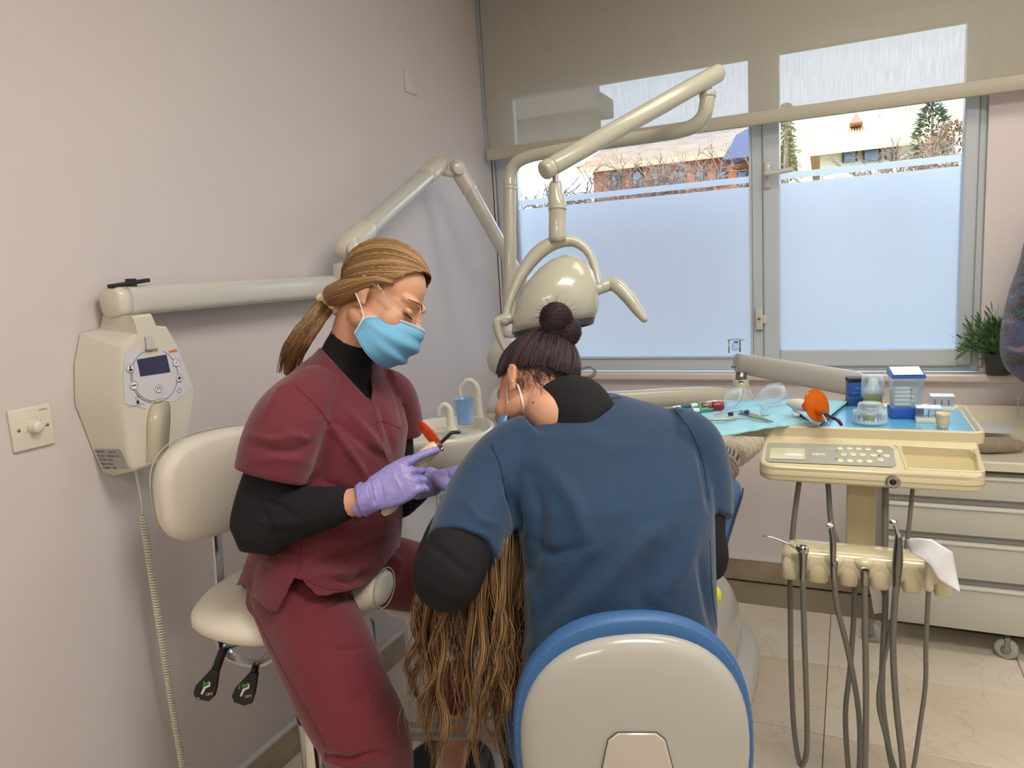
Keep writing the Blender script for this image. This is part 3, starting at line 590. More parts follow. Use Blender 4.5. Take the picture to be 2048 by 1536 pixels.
# ================================================================ ASSISTANT'S SADDLE STOOL
LEA = M('cream_leather', (222, 216, 200), .42, bump=.12, bscale=120, var=.04)
AD = 1.68
sc_ = C(598, 1228, AD); sc_.z = .745
st = thing('saddle_stool', (sc_.x, sc_.y, 0), 'chrome saddle stool with cream leather seat and curved backrest', 'stool')
SF = (HR*.96-HF*.28).normalized(); SS = Vector((SF.y, -SF.x, 0))   # forward of the seat, its right (towards camera)
sec = []
for u_, hw, zt_, tk, e in ((-.215, .03, -.012, .02, 2), (-.205, .10, -.006, .03, 2.2), (-.16, .17, 0, .042, 2.3), (-.08, .20, 0, .048, 2.3), (0, .195, -.012, .05, 2.2), (.07, .15, -.012, .05, 2.1), (.13, .095, .0, .05, 2), (.18, .065, .02, .048, 2), (.215, .055, .035, .042, 2), (.232, .04, .035, .028, 2)):
    sec.append(ell(sc_+SF*u_+Zn*zt_, SS*hw, Zn*tk, 28, e))
mk('seat', subs(loft(sec)), LEA, st)
hc = sc_+SF*.232+Zn*.035; mk('pommel_seam', tube([hc+SS*.05*math.cos(a)+Zn*.042*math.sin(a)-SF*.008 for a in [k*math.pi/8 for k in range(17)]], .0016, seg=5, n=2), M('seam_grey', (186, 180, 164), .6), st)
bc = C(440, 962, 1.74); bn = (HR*.80-HF*.60).normalized(); bw = Vector((-bn.y, bn.x, 0))
rings = []
for k, (o, s) in enumerate(((-.036, .55), (-.034, .86), (-.026, .97), (-.008, 1), (.012, 1), (.028, .97), (.037, .86), (.04, .55))):
    rings.append([p+bn*(o+.9*((p-bc).dot(bw))**2*1.0) for p in ell(bc, bw*.165*s, (Zn*.124+bn*.01)*s, 40, 2.9)])
mk('backrest', loft(rings), LEA, st)
mk('backrest_seam', tube([p-bn*.028+bn*.9*((p-bc).dot(bw))**2 for p in ell(bc, bw*.163, Zn*.123, 28, 2.9)], .0018, seg=5, n=2), M('seam_grey'), st)
b0, b1 = C(434, 1060, 1.76), C(447, 1300, 1.76); mk('back_bar', tube([b0+Zn*.02, b0.lerp(b1, .5), b1, b1+SF*.12+HF*0-Zn*.02, sc_-Zn*.07], [.014, .014, .014, .014, .014], n=4, hint=SS, flat=.3, e=6), CHROME, st, 'auto')
mk('bar_clamp', box(C(434, 1246, 1.755), (.03, .03, .055), bev=.004), BLACK, st, 'auto')
pt = sc_+SF*.03; mk('piston', cyl(pt+Zn*-.05, (pt.x, pt.y, .5), .013), STEEL, st, 'auto')
q = C(616, 1430, 1.70); px_, py_ = C(622, 1470, 1.70).x, C(622, 1470, 1.70).y
mk('under_plate', box(pt-Zn*.055, (.2, .16, .02), bev=.005), BLACK, st, 'auto')
mk('post', cyl((px_, py_, .08), (px_, py_, q.z-.008), .0265, bev=.002), CHROME, st, 'auto'); mk('collar', cyl((px_, py_, q.z-.01), (px_, py_, q.z+.012), .0275, bev=.005), BLACK, st)
mk('piston_rod', cyl((px_, py_, q.z), (px_-.004, py_, .70), .0115), STEEL, st)
mk('support_rod', tube([C(744, 1238, 1.70), C(750, 1300, 1.70), C(757, 1400, 1.70)], .0045), CHROME, st)
for k in range(5):
    a = k*2*math.pi/5+.5; e_ = Vector((px_+.25*math.cos(a), py_+.25*math.sin(a), 0)); mk('base_leg', tube([(px_, py_, .10), (e_.x, e_.y, .075)], [.022, .014], n=1, flat=.7), CHROME, st)
    mk('caster', join(cyl(e_+Vector((-.012, 0, .027)), e_+Vector((.012, 0, .027)), .027), cyl(e_+Zn*.03, e_+Zn*.08, .008)), BLACK, st, 'auto')
GREEN = M('icon_green', (40, 170, 70), .5); WI = M('icon_white', (225, 225, 220), .5)
for i, (pl, top, end) in enumerate((([(424, 1336), (440, 1338), (435, 1375), (431, 1391), (419, 1402), (394, 1398), (387, 1386), (392, 1370)], (447, 1298), (432, 1338)), ([(499, 1345), (518, 1343), (512, 1384), (505, 1406), (490, 1411), (469, 1404), (464, 1391), (471, 1375)], (512, 1330), (508, 1345)))):
    d_ = 1.60; P_ = [C(x, y, d_) for x, y in pl]; cc = sum(P_, Vector())/8
    R_ = [[cc+(p-cc)*s+cf*o for p in P_] for s, o in ((.86, -.006), (.97, -.004), (1, 0), (.97, .004), (.86, .006))]
    lv = mk('lever', loft(R_), BLACK, st, label='black plastic lever paddle with a seated-figure symbol')
    if i == 0:
        nb = 9; A_, B_ = C(*top, d_+.01), C(*end, d_)
        pr = [(.0075 if k % 2 else .0105, (B_-A_).length*k/(2*nb)) for k in range(2*nb+1)]; mk('bellows', lathe(A_, B_-A_, pr, 16), BLACK, st)
    else: mk('lever_rod', cyl(C(*top, d_+.03), C(*end, d_), .008), BLACK, st)
    mk('lever_shaft', cyl(C(*top, d_+.01), pt-Zn*.05, .005), STEEL, st)
    ic = [(-2, -14), (6, -12), (2, -4), (12, -14), (14, -12), (2, 4), (-6, 16), (-9, 14)]; ox, oy = (412, 1373) if i == 0 else (490, 1377)
    mk('figure_symbol', ([C(ox+a, oy+b, d_)-cf*.0068 for a, b in [(-5, 14), (-8, 12), (-2, -2), (8, -6), (8, -12), (11, -12), (11, -3), (2, 1)]], [list(range(8))]), WI, lv, False)
    mk('green_mark', join(([C(ox+a, oy+b, d_)-cf*.007 for a, b in [(-4, -3), (-2, -14), (0, -14), (0, -10), (6, -11), (6, -14), (8, -14), (7, -8), (0, -6)]], [list(range(9))]), ([C(ox+a, oy+b, d_)-cf*.007 for a, b in ([(-16, 19), (-9, 19), (-9, 22), (-15, 23)] if i == 0 else [(-12, -2), (-8, -10), (-6, -10), (-9, -1)])], [[0, 1, 2, 3]])), GREEN, lv, False)
    text('lever_text', 'LIFT', C(ox+9, oy+13, d_)-cf*.0068, cr, cu, .0085, WI, lv)

# ================================================================ DENTIST'S STOOL
BLUE = M('blue_vinyl', (56, 100, 150), .45, bump=.08, bscale=90, var=.05); SHELL = M('shell_white', (172, 171, 162), .22, coat=.4)
dc = C(1272, 1490, 1.16); dn = (-HF*.985+Zn*.12).normalized(); dw = HR.copy(); dv = dw.cross(-dn).normalized(); dv = dv if dv.z > 0 else -dv
dstl = thing('dentist_stool', (dc.x, dc.y+.2, 0), 'blue stool with white plastic backrest shell in the foreground', 'stool')
def pad(c, rx, ry, prof, e=2.35, n=56, curve=.35):
    return loft([[p+dn*(o-curve*((p-c).dot(dw))**2) for p in ell(c, dw*rx*s, dv*ry*s, n, e)] for s, o in prof])
mk('backrest_cushion', pad(dc-dn*.022, .1945, .207, ((.7, -.036), (.9, -.034), (.975, -.022), (1, -.004), (1, .006), (.985, .018), (.95, .023), (.9, .023))), BLUE, dstl)
mk('backrest_shell', pad(dc+dn*.0, .183, .1785*1.0+.0, ((1, -.004), (1.0, .002), (.985, .009), (.95, .016), (.88, .021), (.7, .026), (.4, .029), (.1, .03)), e=2.3), SHELL, dstl)
st_pts = ell(dc-dn*.022, dw*.1885, dv*.1985, 90, 2.35); dash = []
for k in range(90):
    if k % 1 == 0:
        a_, b_ = st_pts[k], st_pts[(k+1) % 90]; q0, q1 = a_.lerp(b_, .1), a_.lerp(b_, .75); dash.append(cyl(q0+dn*(.0225-.35*((q0-dc).dot(dw))**2), q1+dn*(.0225-.35*((q1-dc).dot(dw))**2), .0004, seg=4))
mk('stitching', join(*dash), M('thread_pale', (104, 152, 200), .7), dstl, False, kind='stuff')
bp0 = C(1275, 1500, 1.16)
tz = [(1236, 1466), (1312, 1466), (1330, 1480), (1347, 1545), (1350, 1640), (1200, 1640), (1203, 1545), (1217, 1480)]
def onb(x, y, o):
    v = ray(x, y); p = EYE+v*((dc+dn*o-EYE).dot(dn)/v.dot(dn)); return p
tc_ = onb(1275, 1555, .03)
mk('bracket_groove', loft([[tc_+(onb(*p, .026)-tc_)*1.03 for p in tz], [tc_+(onb(*p, .0312)-tc_)*1.03 for p in tz]]), M('groove_dark', (92, 84, 78), .6), dstl, False)
mk('bracket_cover', loft([[onb(*p, .028) for p in tz], [onb(*p, .034) for p in tz], [tc_+(onb(*p, .0365)-tc_)*.96 for p in tz]]), M('cover_cream', (188, 181, 170), .3, coat=.3), dstl, 'auto')
ds = dc+HF*.235-Zn*.15; ds.z = .585
mk('seat', loft([ell(ds+Zn*z, HR*.215*s, HF*.2*s, 40, 2.3) for s, z in ((.9, -.05), (.98, -.04), (1, -.015), (1, .01), (.97, .03), (.88, .042), (.6, .047), (.2, .05))]), BLUE, dstl)
mk('back_bracket', tube([dc-dn*.05-Zn*.1, dc-dn*.0-Zn*.16+HF*.0, (dc.x, dc.y, .5), (ds.x, ds.y, .52)], .016, hint=HR, flat=.5), STEEL, dstl)
mk('post', cyl((ds.x, ds.y, .07), (ds.x, ds.y, .53), .025), CHROME, dstl, 'auto')
for k in range(5):
    a = k*2*math.pi/5+.2; e_ = Vector((ds.x+.25*math.cos(a), ds.y+.25*math.sin(a), 0)); mk('base_leg', tube([(ds.x, ds.y, .09), (e_.x, e_.y, .07)], [.022, .014], n=1, flat=.7), STEEL, dstl)
    mk('caster', join(cyl(e_+Vector((-.012, 0, .025)), e_+Vector((.012, 0, .025)), .025), cyl(e_+Zn*.03, e_+Zn*.07, .008)), BLACK, dstl, 'auto')

# ================================================================ PATIENT CHAIR
PB = M('sky_blue_vinyl', (92, 146, 204), .4, bump=.06, bscale=90, var=.04)
CHM = M('chair_enamel', (222, 224, 218), .25, coat=.4)
f0, h0 = C(1362, 990, 2.40), C(1000, 1215, 1.48); h0.z = .76
pcd = (Vector((f0.x, f0.y, 0))-Vector((h0.x, h0.y, 0))); plen = pcd.length; pcd.normalize(); pcs = Vector((pcd.y, -pcd.x, 0))
pc_ = thing('patient_chair', (h0.lerp(f0, .55).x, h0.lerp(f0, .55).y, 0), 'light blue reclined dental chair on a white floor base', 'dental chair')
def pcp(t, z, s=0): p = h0+pcd*(plen*t)+pcs*s; p.z = z; return p
sec = [(.10, .70, .16, .03), (.14, .70, .20, .04), (.25, .68, .235, .045), (.42, .645, .25, .05), (.52, .64, .255, .05), (.62, .66, .25, .05), (.78, .705, .235, .047), (.93, .728, .215, .045), (1.0, .732, .20, .042), (1.035, .732, .17, .035), (1.045, .732, .13, .02)]
mk('seat_cushion', subs(loft([ell(pcp(t, z), pcs*hw, Zn*tk, 24, 3.4) for t, z, hw, tk in sec])), PB, pc_)
mk('cushion_seam', tube([pcp(t, z+.0, hw+.001) for t, z, hw, tk in sec[1:-2]], .003, seg=6), M('seam_blue', (60, 104, 158), .6), pc_)
mk('headrest', subs(loft([ell(pcp(t, z), pcs*hw, Zn*tk, 20, 2.8) for t, z, hw, tk in ((-.085, .765, .05, .015), (-.075, .765, .09, .03), (-.02, .755, .115, .036), (.05, .74, .115, .036), (.10, .73, .09, .03), (.11, .73, .05, .012))])), PB, pc_)
hb = C(905, 1272, 1.45); mk('headrest_bracket', join(ball(hb, .055, .05, .045), tube([hb, hb+pcd*.1-Zn*.05, pcp(.3, .60)], [.04, .03, .03], flat=.6)), CHM, pc_)
mk('seat_underside', subs(loft([ell(pcp(t, z), pcs*hw, Zn*tk, 20, 3) for t, z, hw, tk in ((.3, .575, .1, .02), (.36, .57, .17, .05), (.6, .565, .18, .05), (.8, .585, .14, .04), (.84, .59, .08, .02))])), CHM, pc_)
mk('lift_column', loft([ell(pcp(.6, z), pcs*a, pcd*b, 24, 3) for z, a, b in ((.1, .12, .2), (.3, .09, .16), (.55, .1, .17))]), CHM, pc_, 'auto')
fr, fn = AZ(1527, 1270, .02), AZ(1500, 1395, .02); bdir = (fr-fn); bdir.z = 0; bdir.normalize(); bs_ = Vector((bdir.y, -bdir.x, 0)); bcn = (fr+fn)/2-bs_*.24-bdir*.12; bcn.z = 0
mk('floor_plinth', loft([ell(bcn+Zn*z, bs_*.25*s, bdir*.46*s, 48, 2.6) for z, s in ((.0, .99), (.02, 1), (.035, .985), (.05, .93), (.06, .7))]), CHM, pc_)
mk('base_hump', subs(loft([ell(bcn+bdir*.08+Zn*z-bs_*sx, bs_*.20*s, bdir*.34*s, 28, 2.6) for z, s, sx in ((.04, 1, 0), (.14, .98, .01), (.22, .93, .02), (.28, .8, .03), (.31, .55, .04), (.315, .3, .05))])), CHM, pc_)
yk = C(1428, 1188, 1.62); mk('yellow_knob', join(lathe(yk+HR*-.03, (HR-Zn*.05), [(.004, 0), (.016, .01), (.021, .025), (.017, .04), (.006, .046)], 20)), M('yellow_plastic', (226, 214, 40), .4), pc_, label='yellow knob by the dentist\'s hip')
mk('knob_arm', tube([yk-HR*.02, yk-HR*.05+Zn*.05, pcp(.25, .66, .2)], .008), CHM, pc_)
mk('side_tube', tube([C(770, 1208, 1.92), C(795, 1222, 1.9), C(840, 1225, 1.85), C(900, 1215, 1.8), pcp(.35, .6, -.1)], .016), CHM, pc_)
# foot pedal hoses on the floor
for i, (pts, lb) in enumerate((([(783, 1420, 1.95), (800, 1440, 1.95), (840, 1452, 1.95), (890, 1448, 1.95), (1010, 1430, 2.0)], 'thin grey tube curving behind the burgundy knee, upper one'), ([(812, 1476, 1.9), (850, 1472, 1.9), (900, 1474, 1.9), (1010, 1468, 1.95)], 'thick grey tube behind the burgundy knee, lower one'))):
    o = mk('floor_tube', tube([C(*p) for p in pts], .006 if i == 0 else .009), M('tube_grey', (160, 158, 150), .4), None); tag(o, lb, 'tube')

# ================================================================ SPITTOON UNIT
PORC = M('porcelain', (226, 224, 208), .12, coat=.6)
spc = C(888, 858, 2.2); spc.z = .985
su = thing('spittoon_unit', (spc.x, spc.y, 0), 'white spittoon unit with porcelain basin behind the assistant', 'spittoon')
prof = [(.02, -.16, .3), (.06, -.155, .5), (.09, -.12, .75), (.135, -.06, .93), (.15, -.01, 1), (.152, .004, 1), (.146, .010, .98), (.138, .006, .95), (.12, -.02, .85), (.09, -.055, .65), (.03, -.07, .3)]
mk('basin', loft([ell(spc+Zn*z, (HR*.995+HF*.1)*r*1.0, (HF)*r*1.15, 48, 2.3) for r, z, _ in prof]), PORC, su)
mk('basin_skirt', subs(loft([ell(spc+HR*dx+HF*.06+Zn*z, HR*a, HF*b, 28, 2.5) for z, a, b, dx in ((-.01, .14, .15, .015), (-.06, .135, .145, .01), (-.12, .10, .12, 0), (-.2, .06, .09, -.02), (-.26, .05, .08, -.03))])), PORC, su)
def faucet(x, y, top, rr, lab, hook, d=2.2):
    b = C(x, y, d); t_ = C(x-3, top+hook, d); hh = hook/FPX*d
    o = mk('faucet', tube([b, b.lerp(t_, .5), t_, t_+Zn*hh*.75-HR*hh*.35, t_+Zn*hh*.9-HR*hh*.9, t_+Zn*hh*.3-HR*hh*1.55, t_-Zn*hh*.5-HR*hh*1.6], [rr*1.35, rr*1.1, rr, rr*.85, rr*.75, rr*.65, rr*.6], n=8, seg=16), PORC, su, label=lab)
    mk('faucet_base', cyl(b-Zn*.004, b+Zn*.004, rr*1.7, bev=.002), PORC, o)
faucet(958, 833, 758, .0105, 'taller bowl-rinsing faucet', 22, 2.28); faucet(903, 858, 808, .011, 'shorter cup-filling faucet', 14, 2.15)
ub = C(905, 1100, 2.35); mk('body', loft([ell((ub.x, ub.y, z), HR*.165, HF*.14, 40, 5) for z in (.02, .03, .80, .82)]), M('unit_white', (214, 220, 226), .3, coat=.3), su, 'auto')
mk('side_panel', box((ub.x, ub.y, .6)+Vector((0, 0, 0)) if False else C(900, 1010, 2.18), (.075, .01, .28), ax=(HR, HF, Zn), bev=.003), M('unit_grey', (196, 202, 204), .4), su, 'auto')
gk = C(885, 1003, 2.165); mk('green_clip', join(tube([gk+Zn*.02, gk+HR*.006+Zn*.008, gk-HR*.002-Zn*.008], .005), ball(gk-Zn*.004, .009, .006, .009)), M('green_plastic', (80, 190, 150), .35), su)
cupm = bpy.data.materials.new('clear_blue_plastic'); cupm.use_nodes = True; n = cupm.node_tree.nodes; L = cupm.node_tree.links; n.remove(n['Principled BSDF'])
def clearmat(name, tint, k=.25, rough=.08):
    mt = bpy.data.materials.new(name); mt.use_nodes = True; n = mt.node_tree.nodes; L = mt.node_tree.links; b = n['Principled BSDF']; b.inputs['Base Color'].default_value = lin(tint)+(1,); b.inputs['Roughness'].default_value = rough; b.inputs['Coat Weight'].default_value = .4
    t = n.new('ShaderNodeBsdfTransparent'); t.inputs[0].default_value = tuple(min(1, v*1.05) for v in lin(tint))+(1,); x = n.new('ShaderNodeMixShader'); fr_ = n.new('ShaderNodeLayerWeight'); fr_.inputs[0].default_value = .35
    mr = n.new('ShaderNodeMapRange'); mr.inputs[3].default_value = k; mr.inputs[4].default_value = .95; L.new(fr_.outputs['Facing'], mr.inputs[0]); L.new(mr.outputs[0], x.inputs[0]); L.new(t.outputs[0], x.inputs[1]); L.new(b.outputs[0], x.inputs[2]); L.new(x.outputs[0], n['Material Output'].inputs[0]); return mt
bpy.data.materials.remove(cupm); CUP = clearmat('clear_blue_plastic', (200, 226, 250), .3)
cp0 = C(931, 848, 2.19); hgt = .078
o = mk('plastic_cup', lathe(cp0, Zn, [(.004, 0), (.0235, 0), (.0245, .006), (.0255, .02), (.0245, .022), (.026, .026), (.025, .029), (.0265, .033), (.027, .045), (.030, hgt), (.0315, hgt+.001), (.029, hgt-.001), (.026, .04), (.023, .004)], 28, caps=False), CUP, None); tag(o, 'clear blue plastic cup on the spittoon rim between the faucets', 'cup')
tb = thing('tissue_box', C(1006, 850, 2.42), 'white tissue box with squiggle pattern beside the spittoon', 'tissue box')
sq = M('squiggle_card', (216, 206, 196), .7); nt = sq.node_tree; w_n = nt.nodes.new('ShaderNodeTexNoise'); w_n.inputs['Scale'].default_value = 55; w_n.inputs['Detail'].default_value = 0; t_n = nt.nodes.new('ShaderNodeTexCoord'); r_n = nt.nodes.new('ShaderNodeValToRGB'); e = r_n.color_ramp.elements
e[0].position = .47; e[0].color = lin((218, 210, 202))+(1,); e[1].position = .53; e[1].color = e[0].color; k = e.new(.5); k.color = lin((110, 100, 110))+(1,); nt.links.new(t_n.outputs['Object'], w_n.inputs[0]); nt.links.new(w_n.outputs[0], r_n.inputs[0]); nt.links.new(r_n.outputs[0], nt.nodes['Principled BSDF'].inputs['Base Color'])
tbc = C(1010, 858, 2.42); mk('carton', box(tbc, (.12, .12, .085), ax=(HR, HF, Zn), bev=.002), sq, tb, 'auto'); mk('carton_top', box(tbc+Zn*.05, (.124, .124, .018), ax=(HR, HF, Zn), bev=.004), M('card_cream', (206, 196, 172), .6), tb, 'auto')
mk('tissue', loft([ell(tbc+Zn*(.058+z)+HR*dx, HR*a, HF*.02, 12) for z, a, dx in ((0, .05, 0), (.03, .045, -.005), (.06, .03, -.012), (.085, .012, -.01))]), M('tissue_paper', (232, 236, 240), .7), tb)

# ================================================================ DENTAL LAMP
LM = M('lamp_enamel', (184, 182, 164), .24, coat=.5)
lb = C(1016, 700, 2.5)
dl = thing('dental_lamp', (lb.x, lb.y, .9), 'cream operating lamp on a swing arm before the window', 'dental lamp')
mk('column', join(tube([(lb.x, lb.y, .85), (lb.x, lb.y, 1.2), C(1020, 500, 2.5), C(1019.5, 380, 2.5)], .0215, seg=20, dome=False, n=1)), LM, dl, 'auto')
mk('column_ring', cyl(C(1019.5, 381, 2.5), C(1019.5, 373, 2.5), .0228, bev=.002), LM, dl)
mk('swing_arm', tube([C(1019.5, 374, 2.5), C(1020, 352, 2.5), C(1029, 330, 2.49), C(1050, 316, 2.47), C(1090, 306, 2.44), C(1194, 288, 2.36), C(1311, 271, 2.26), C(1362, 261, 2.22), C(1392, 249, 2.19), C(1410, 226, 2.17), C(1415.5, 193, 2.16)], [.0212]*7+[.0222]*4, seg=20, n=6, dome=False), LM, dl)
mk('swing_socket', cyl(C(1415.5, 196, 2.16), C(1415.5, 184, 2.16), .0245, bev=.003), LM, dl); mk('chrome_pivot', cyl(C(1415.5, 185, 2.16), C(1416, 168, 2.16), .012), CHROME, dl, 'auto')
ua, ub_ = C(1432, 148, 2.16), C(1098, 336, 1.93); ud = (ub_-ua).normalized()
mk('spring_arm', cyl(ua-ud*.014, ub_-ud*.008, .0265, .0255, seg=28, bev=.006), LM, dl); mk('end_cap', cyl(ub_-ud*.012, ub_+ud*.022, .0262, .0255, bev=.008), LM, dl)
mk('pivot_pin', cyl(C(1111, 346, 1.94), C(1111, 366, 1.94), .0085), CHROME, dl, 'auto')
sl = [(1111, 362, .013), (1111, 368, .0175), (1111, 386, .0185), (1113, 396, .0225), (1115, 408, .0235), (1115, 417, .0238), (1115, 419, .0225), (1115, 450, .0232), (1115, 472, .0235), (1115, 482, .022)]
mk('lamp_stem', loft([ell(C(x, y, 1.95), HR*r, HF*r, 24) for x, y, r in sl]), LM, dl); mk('stem_ring', cyl(C(1115, 420, 1.95), C(1115, 416, 1.95), .0248), LM, dl)
yp = [(1010, 645), (1017, 612), (1030, 575), (1050, 538), (1080, 503), (1115, 484), (1150, 484), (1177, 506), (1191, 540), (1198, 572)]
mk('yoke', tube([C(x, y, 1.95+.02*math.sin(i/9*math.pi)) for i, (x, y) in enumerate(yp)], [.016, .014, .018, .023, .026, .024, .018, .014, .013, .014], hint=cf, flat=.78, seg=18, n=6), LM, dl)
LR = [((1023, 667), (1190, 635), .072), ((1023.5, 655), (1195, 622), .085), ((1025, 640), (1197, 610), .092), ((1031, 612), (1196, 588), .094), ((1041, 588), (1193, 566), .09), ((1056, 563), (1187, 546), .08), ((1076, 540), (1176, 529), .064), ((1099, 522), (1160, 517), .042), ((1116, 513), (1146, 512), .016)]
hr = []
for l_, r_, tk in LR:
    a_, b_ = C(*l_, 1.95), C(*r_, 1.95); hr.append(ell((a_+b_)/2, (b_-a_)/2, cf*tk, 40, 2.3))
hd = mk('lamp_head', loft(hr), LM, dl)
a_, b_ = C(1024, 668, 1.95), C(1190, 637, 1.95); dd = (b_-a_).cross(cf).normalized(); dd = dd if dd.z < 0 else -dd
mk('reflector_rim', loft([ell((a_+b_)/2+dd*z, (b_-a_)/2*s, cf*.072*s, 40, 2.3) for z, s in ((-.002, 1.0), (.012, .95), (.014, .9), (.0, .86))]), M('rim_dark', (66, 64, 66), .3), dl, 'auto')
mk('lens', loft([ell((a_+b_)/2+dd*z, (b_-a_)/2*s, cf*.07*s, 40, 2.3) for z, s in ((.004, .88), (.010, .4), (.011, .05))]), M('lens_silver', (180, 186, 198), .12, .8), dl)
mk('bulb_shield', ball(C(1062, 658, 1.93)+dd*.012, .02, .02, .012), M('bulb_glass', (210, 228, 255), .1, coat=.5), dl)
mk('pivot_boss', join(cyl(C(1183, 583, 1.95), C(1206, 574, 1.95), .0165, bev=.004), cyl(C(1000, 640, 1.95), C(1024, 636, 1.95), .015, bev=.004)), LM, dl)
mk('handle', tube([C(1204, 574, 1.95), C(1222, 569, 1.95), C(1236, 573, 1.94), C(1256, 594, 1.93), C(1275, 620, 1.92), C(1290, 640, 1.91)], [.0175, .0175, .0195, .018, .0145, .0095], hint=cf, flat=1.0, seg=18), LM, dl)
mk('handle', tube([C(1008, 640, 1.95), C(995, 643, 1.95), C(996, 662, 1.95), C(1006, 690, 1.95), C(1018, 710, 1.95)], [.014, .015, .013, .011, .009], hint=cf, flat=.85, seg=18), LM, dl)
CLR = clearmat('clear_plastic', (228, 240, 248), .12)
# ================================================================ DELIVERY UNIT (tray table with control panel)
YP = 1.75
pl_, pr_ = AY(1516, 930, YP), AY(1976, 965, YP); PX0, PX1 = pl_.x, pr_.x; zb_ = AY(1745, 974, YP).z; zf_ = AY(1745, 943, YP).z
du = thing('delivery_unit', ((PX0+PX1)/2, YP+.2, zb_), 'cream dentist delivery unit with keypad panel and instrument rack', 'dental unit')
pw = PX1-PX0; pcx = (PX0+PX1)/2; pd = .21; tilt = Vector((0, 1, .27)).normalized(); pn_ = Xn.cross(tilt)
Op = Vector((pcx, YP+.0, zf_))            # front top edge
def rr(w_, d_, r, z0, n=6): return [Vector((pcx+x, YP+d_/2+y, z0)) for x, y in rrect(w_, d_, r, n)]
ppoly = rrect(pw, pd, .035, 6)
def pf(x, y, o=0): return Op+Xn*x+tilt*(y+pd/2)*1.0+pn_*o
rings = [[Vector((pcx+x*s, YP+pd/2+y*s, z)) for x, y in ppoly] for s, z in ((.96, zb_), (.99, zb_+.004), (1, zb_+.012), (1, zf_-.016))]
rings += [[pf(x*s, y*s, o) for x, y in ppoly] for s, o in ((1, -.010), (.995, -.003), (.975, .0), (.9, .0))]
body = mk('panel_housing', loft(rings), CREAM, du, 'auto')
seamz = (zb_+zf_)/2-.004; mk('housing_seam', loft([[Vector((pcx+x*1.002, YP+pd/2+y*1.004, z)) for x, y in ppoly] for z in (seamz, seamz+.0012)]), M('seam_cream', (150, 140, 104), .6), du, 'auto')
def onp(x, y, o=0):
    v = ray(x, y); return EYE+v*((Op+pn_*o-EYE).dot(pn_)/v.dot(pn_))
# storage well
wl4 = [(1800, 892), (1940, 899), (1951, 903), (1956, 910), (1962, 941), (1957, 944), (1820, 938), (1812, 934), (1799, 898)]
wp = [onp(*p, -.03) for p in wl4]; cutter = loft([[p-pn_*.0 for p in wp], [onp(*p, .03) for p in wl4]])
wellc = sum([onp(*p) for p in wl4], Vector())/9
boolean(body, loft([[wellc+(onp(*p)-wellc)*.92-pn_*.017 for p in wl4], [onp(*p)+pn_*.03 for p in wl4]]))
wfl = [wellc+(onp(*p)-wellc)*.93-pn_*.0168 for p in wl4]; mk('shaded_well_floor', (wfl, [list(range(len(wfl)))]), M('well_shade', (186, 172, 132), .35), du, False)  # darker sheet laid in the well, its inner shade put into the colour
mk('well_rim', tube([onp(*p, .0) for p in wl4+[wl4[0], wl4[1]]], .0028, seg=6, n=3), CREAM, du)
GP = M('keypad_grey', (160, 160, 148), .35, coat=.2)
kp = [(1538, 885), (1778, 892), (1787, 897), (1792, 929), (1786, 934), (1536, 923), (1531, 917), (1534, 889)]
mk('keypad_plate', loft([[onp(*p, .0) for p in kp], [onp(*p, .0022) for p in kp]]), GP, du, 'auto')
dsp = [(1541, 895), (1609, 897), (1610, 919), (1539, 917)]; mk('display', loft([[onp(*p, .001) for p in dsp], [onp(*p, .0034) for p in dsp]]), M('lcd_pale', (206, 206, 178), .12, coat=.4), du, 'auto', 'pale green-grey display')
ty = (onp(1640, 900)-onp(1640, 914)).normalized(); tx = (onp(1660, 908)-onp(1620, 907)).normalized()
text('logo', 'ajax', onp(1638, 908, .0025), tx, ty, .0185, M('logo_pale', (222, 220, 196), .4), du, bold=.03)
BTN = M('button_cream', (232, 224, 176), .3, coat=.2)
keys = [(1680, 897.5, 'S'), (1699, 897.5, 'P1'), (1717, 898, 'P2'), (1736, 899, 'P3'), (1687, 909.5, 'M'), (1706, 909.5, 'K'), (1725, 910, 'LP'), (1681, 921.5, 'O'), (1700, 922, '*'), (1719, 922.5, 'C'), (1739, 923, 'L'), (1759, 903, '~'), (1747, 911, 'R'), (1773, 912, 'D'), (1761, 920, 'W')]
for x, y, s in keys:
    c = onp(x, y, .002); b = mk('button', lathe(c, pn_, [(.0066, 0), (.0066, .0012), (.0055, .002), (.001, .0021)], 18, Xn), BTN, du, 'auto'); text('symbol', s, c+pn_*.0022, tx, ty, .0068, GP, b, bold=.01)
for x, y in ((1673, 902), (1673, 918), (1759, 911.5)): mk('indicator', cyl(onp(x, y, .002), onp(x, y, .0032), .0018, seg=10), M('indicator_dark', (96, 88, 78), .4), du)
lk_ = AY(1786, 963, YP-.001); lkx = lk_; yk_ = YP
lo = mk('lock', lathe((lkx.x, yk_+.004, lkx.z), -Yn, [(.0155, 0), (.0155, .008), (.013, .011), (.011, .008), (.0105, .008), (.009, .010), (.004, .010)], 28), CHROME, du, 'auto')
mk('keyhole', lathe((lkx.x, yk_+.004, lkx.z), -Yn, [(.0075, .0095), (.007, .0112), (.002, .0113)], 20), BLACK, lo)
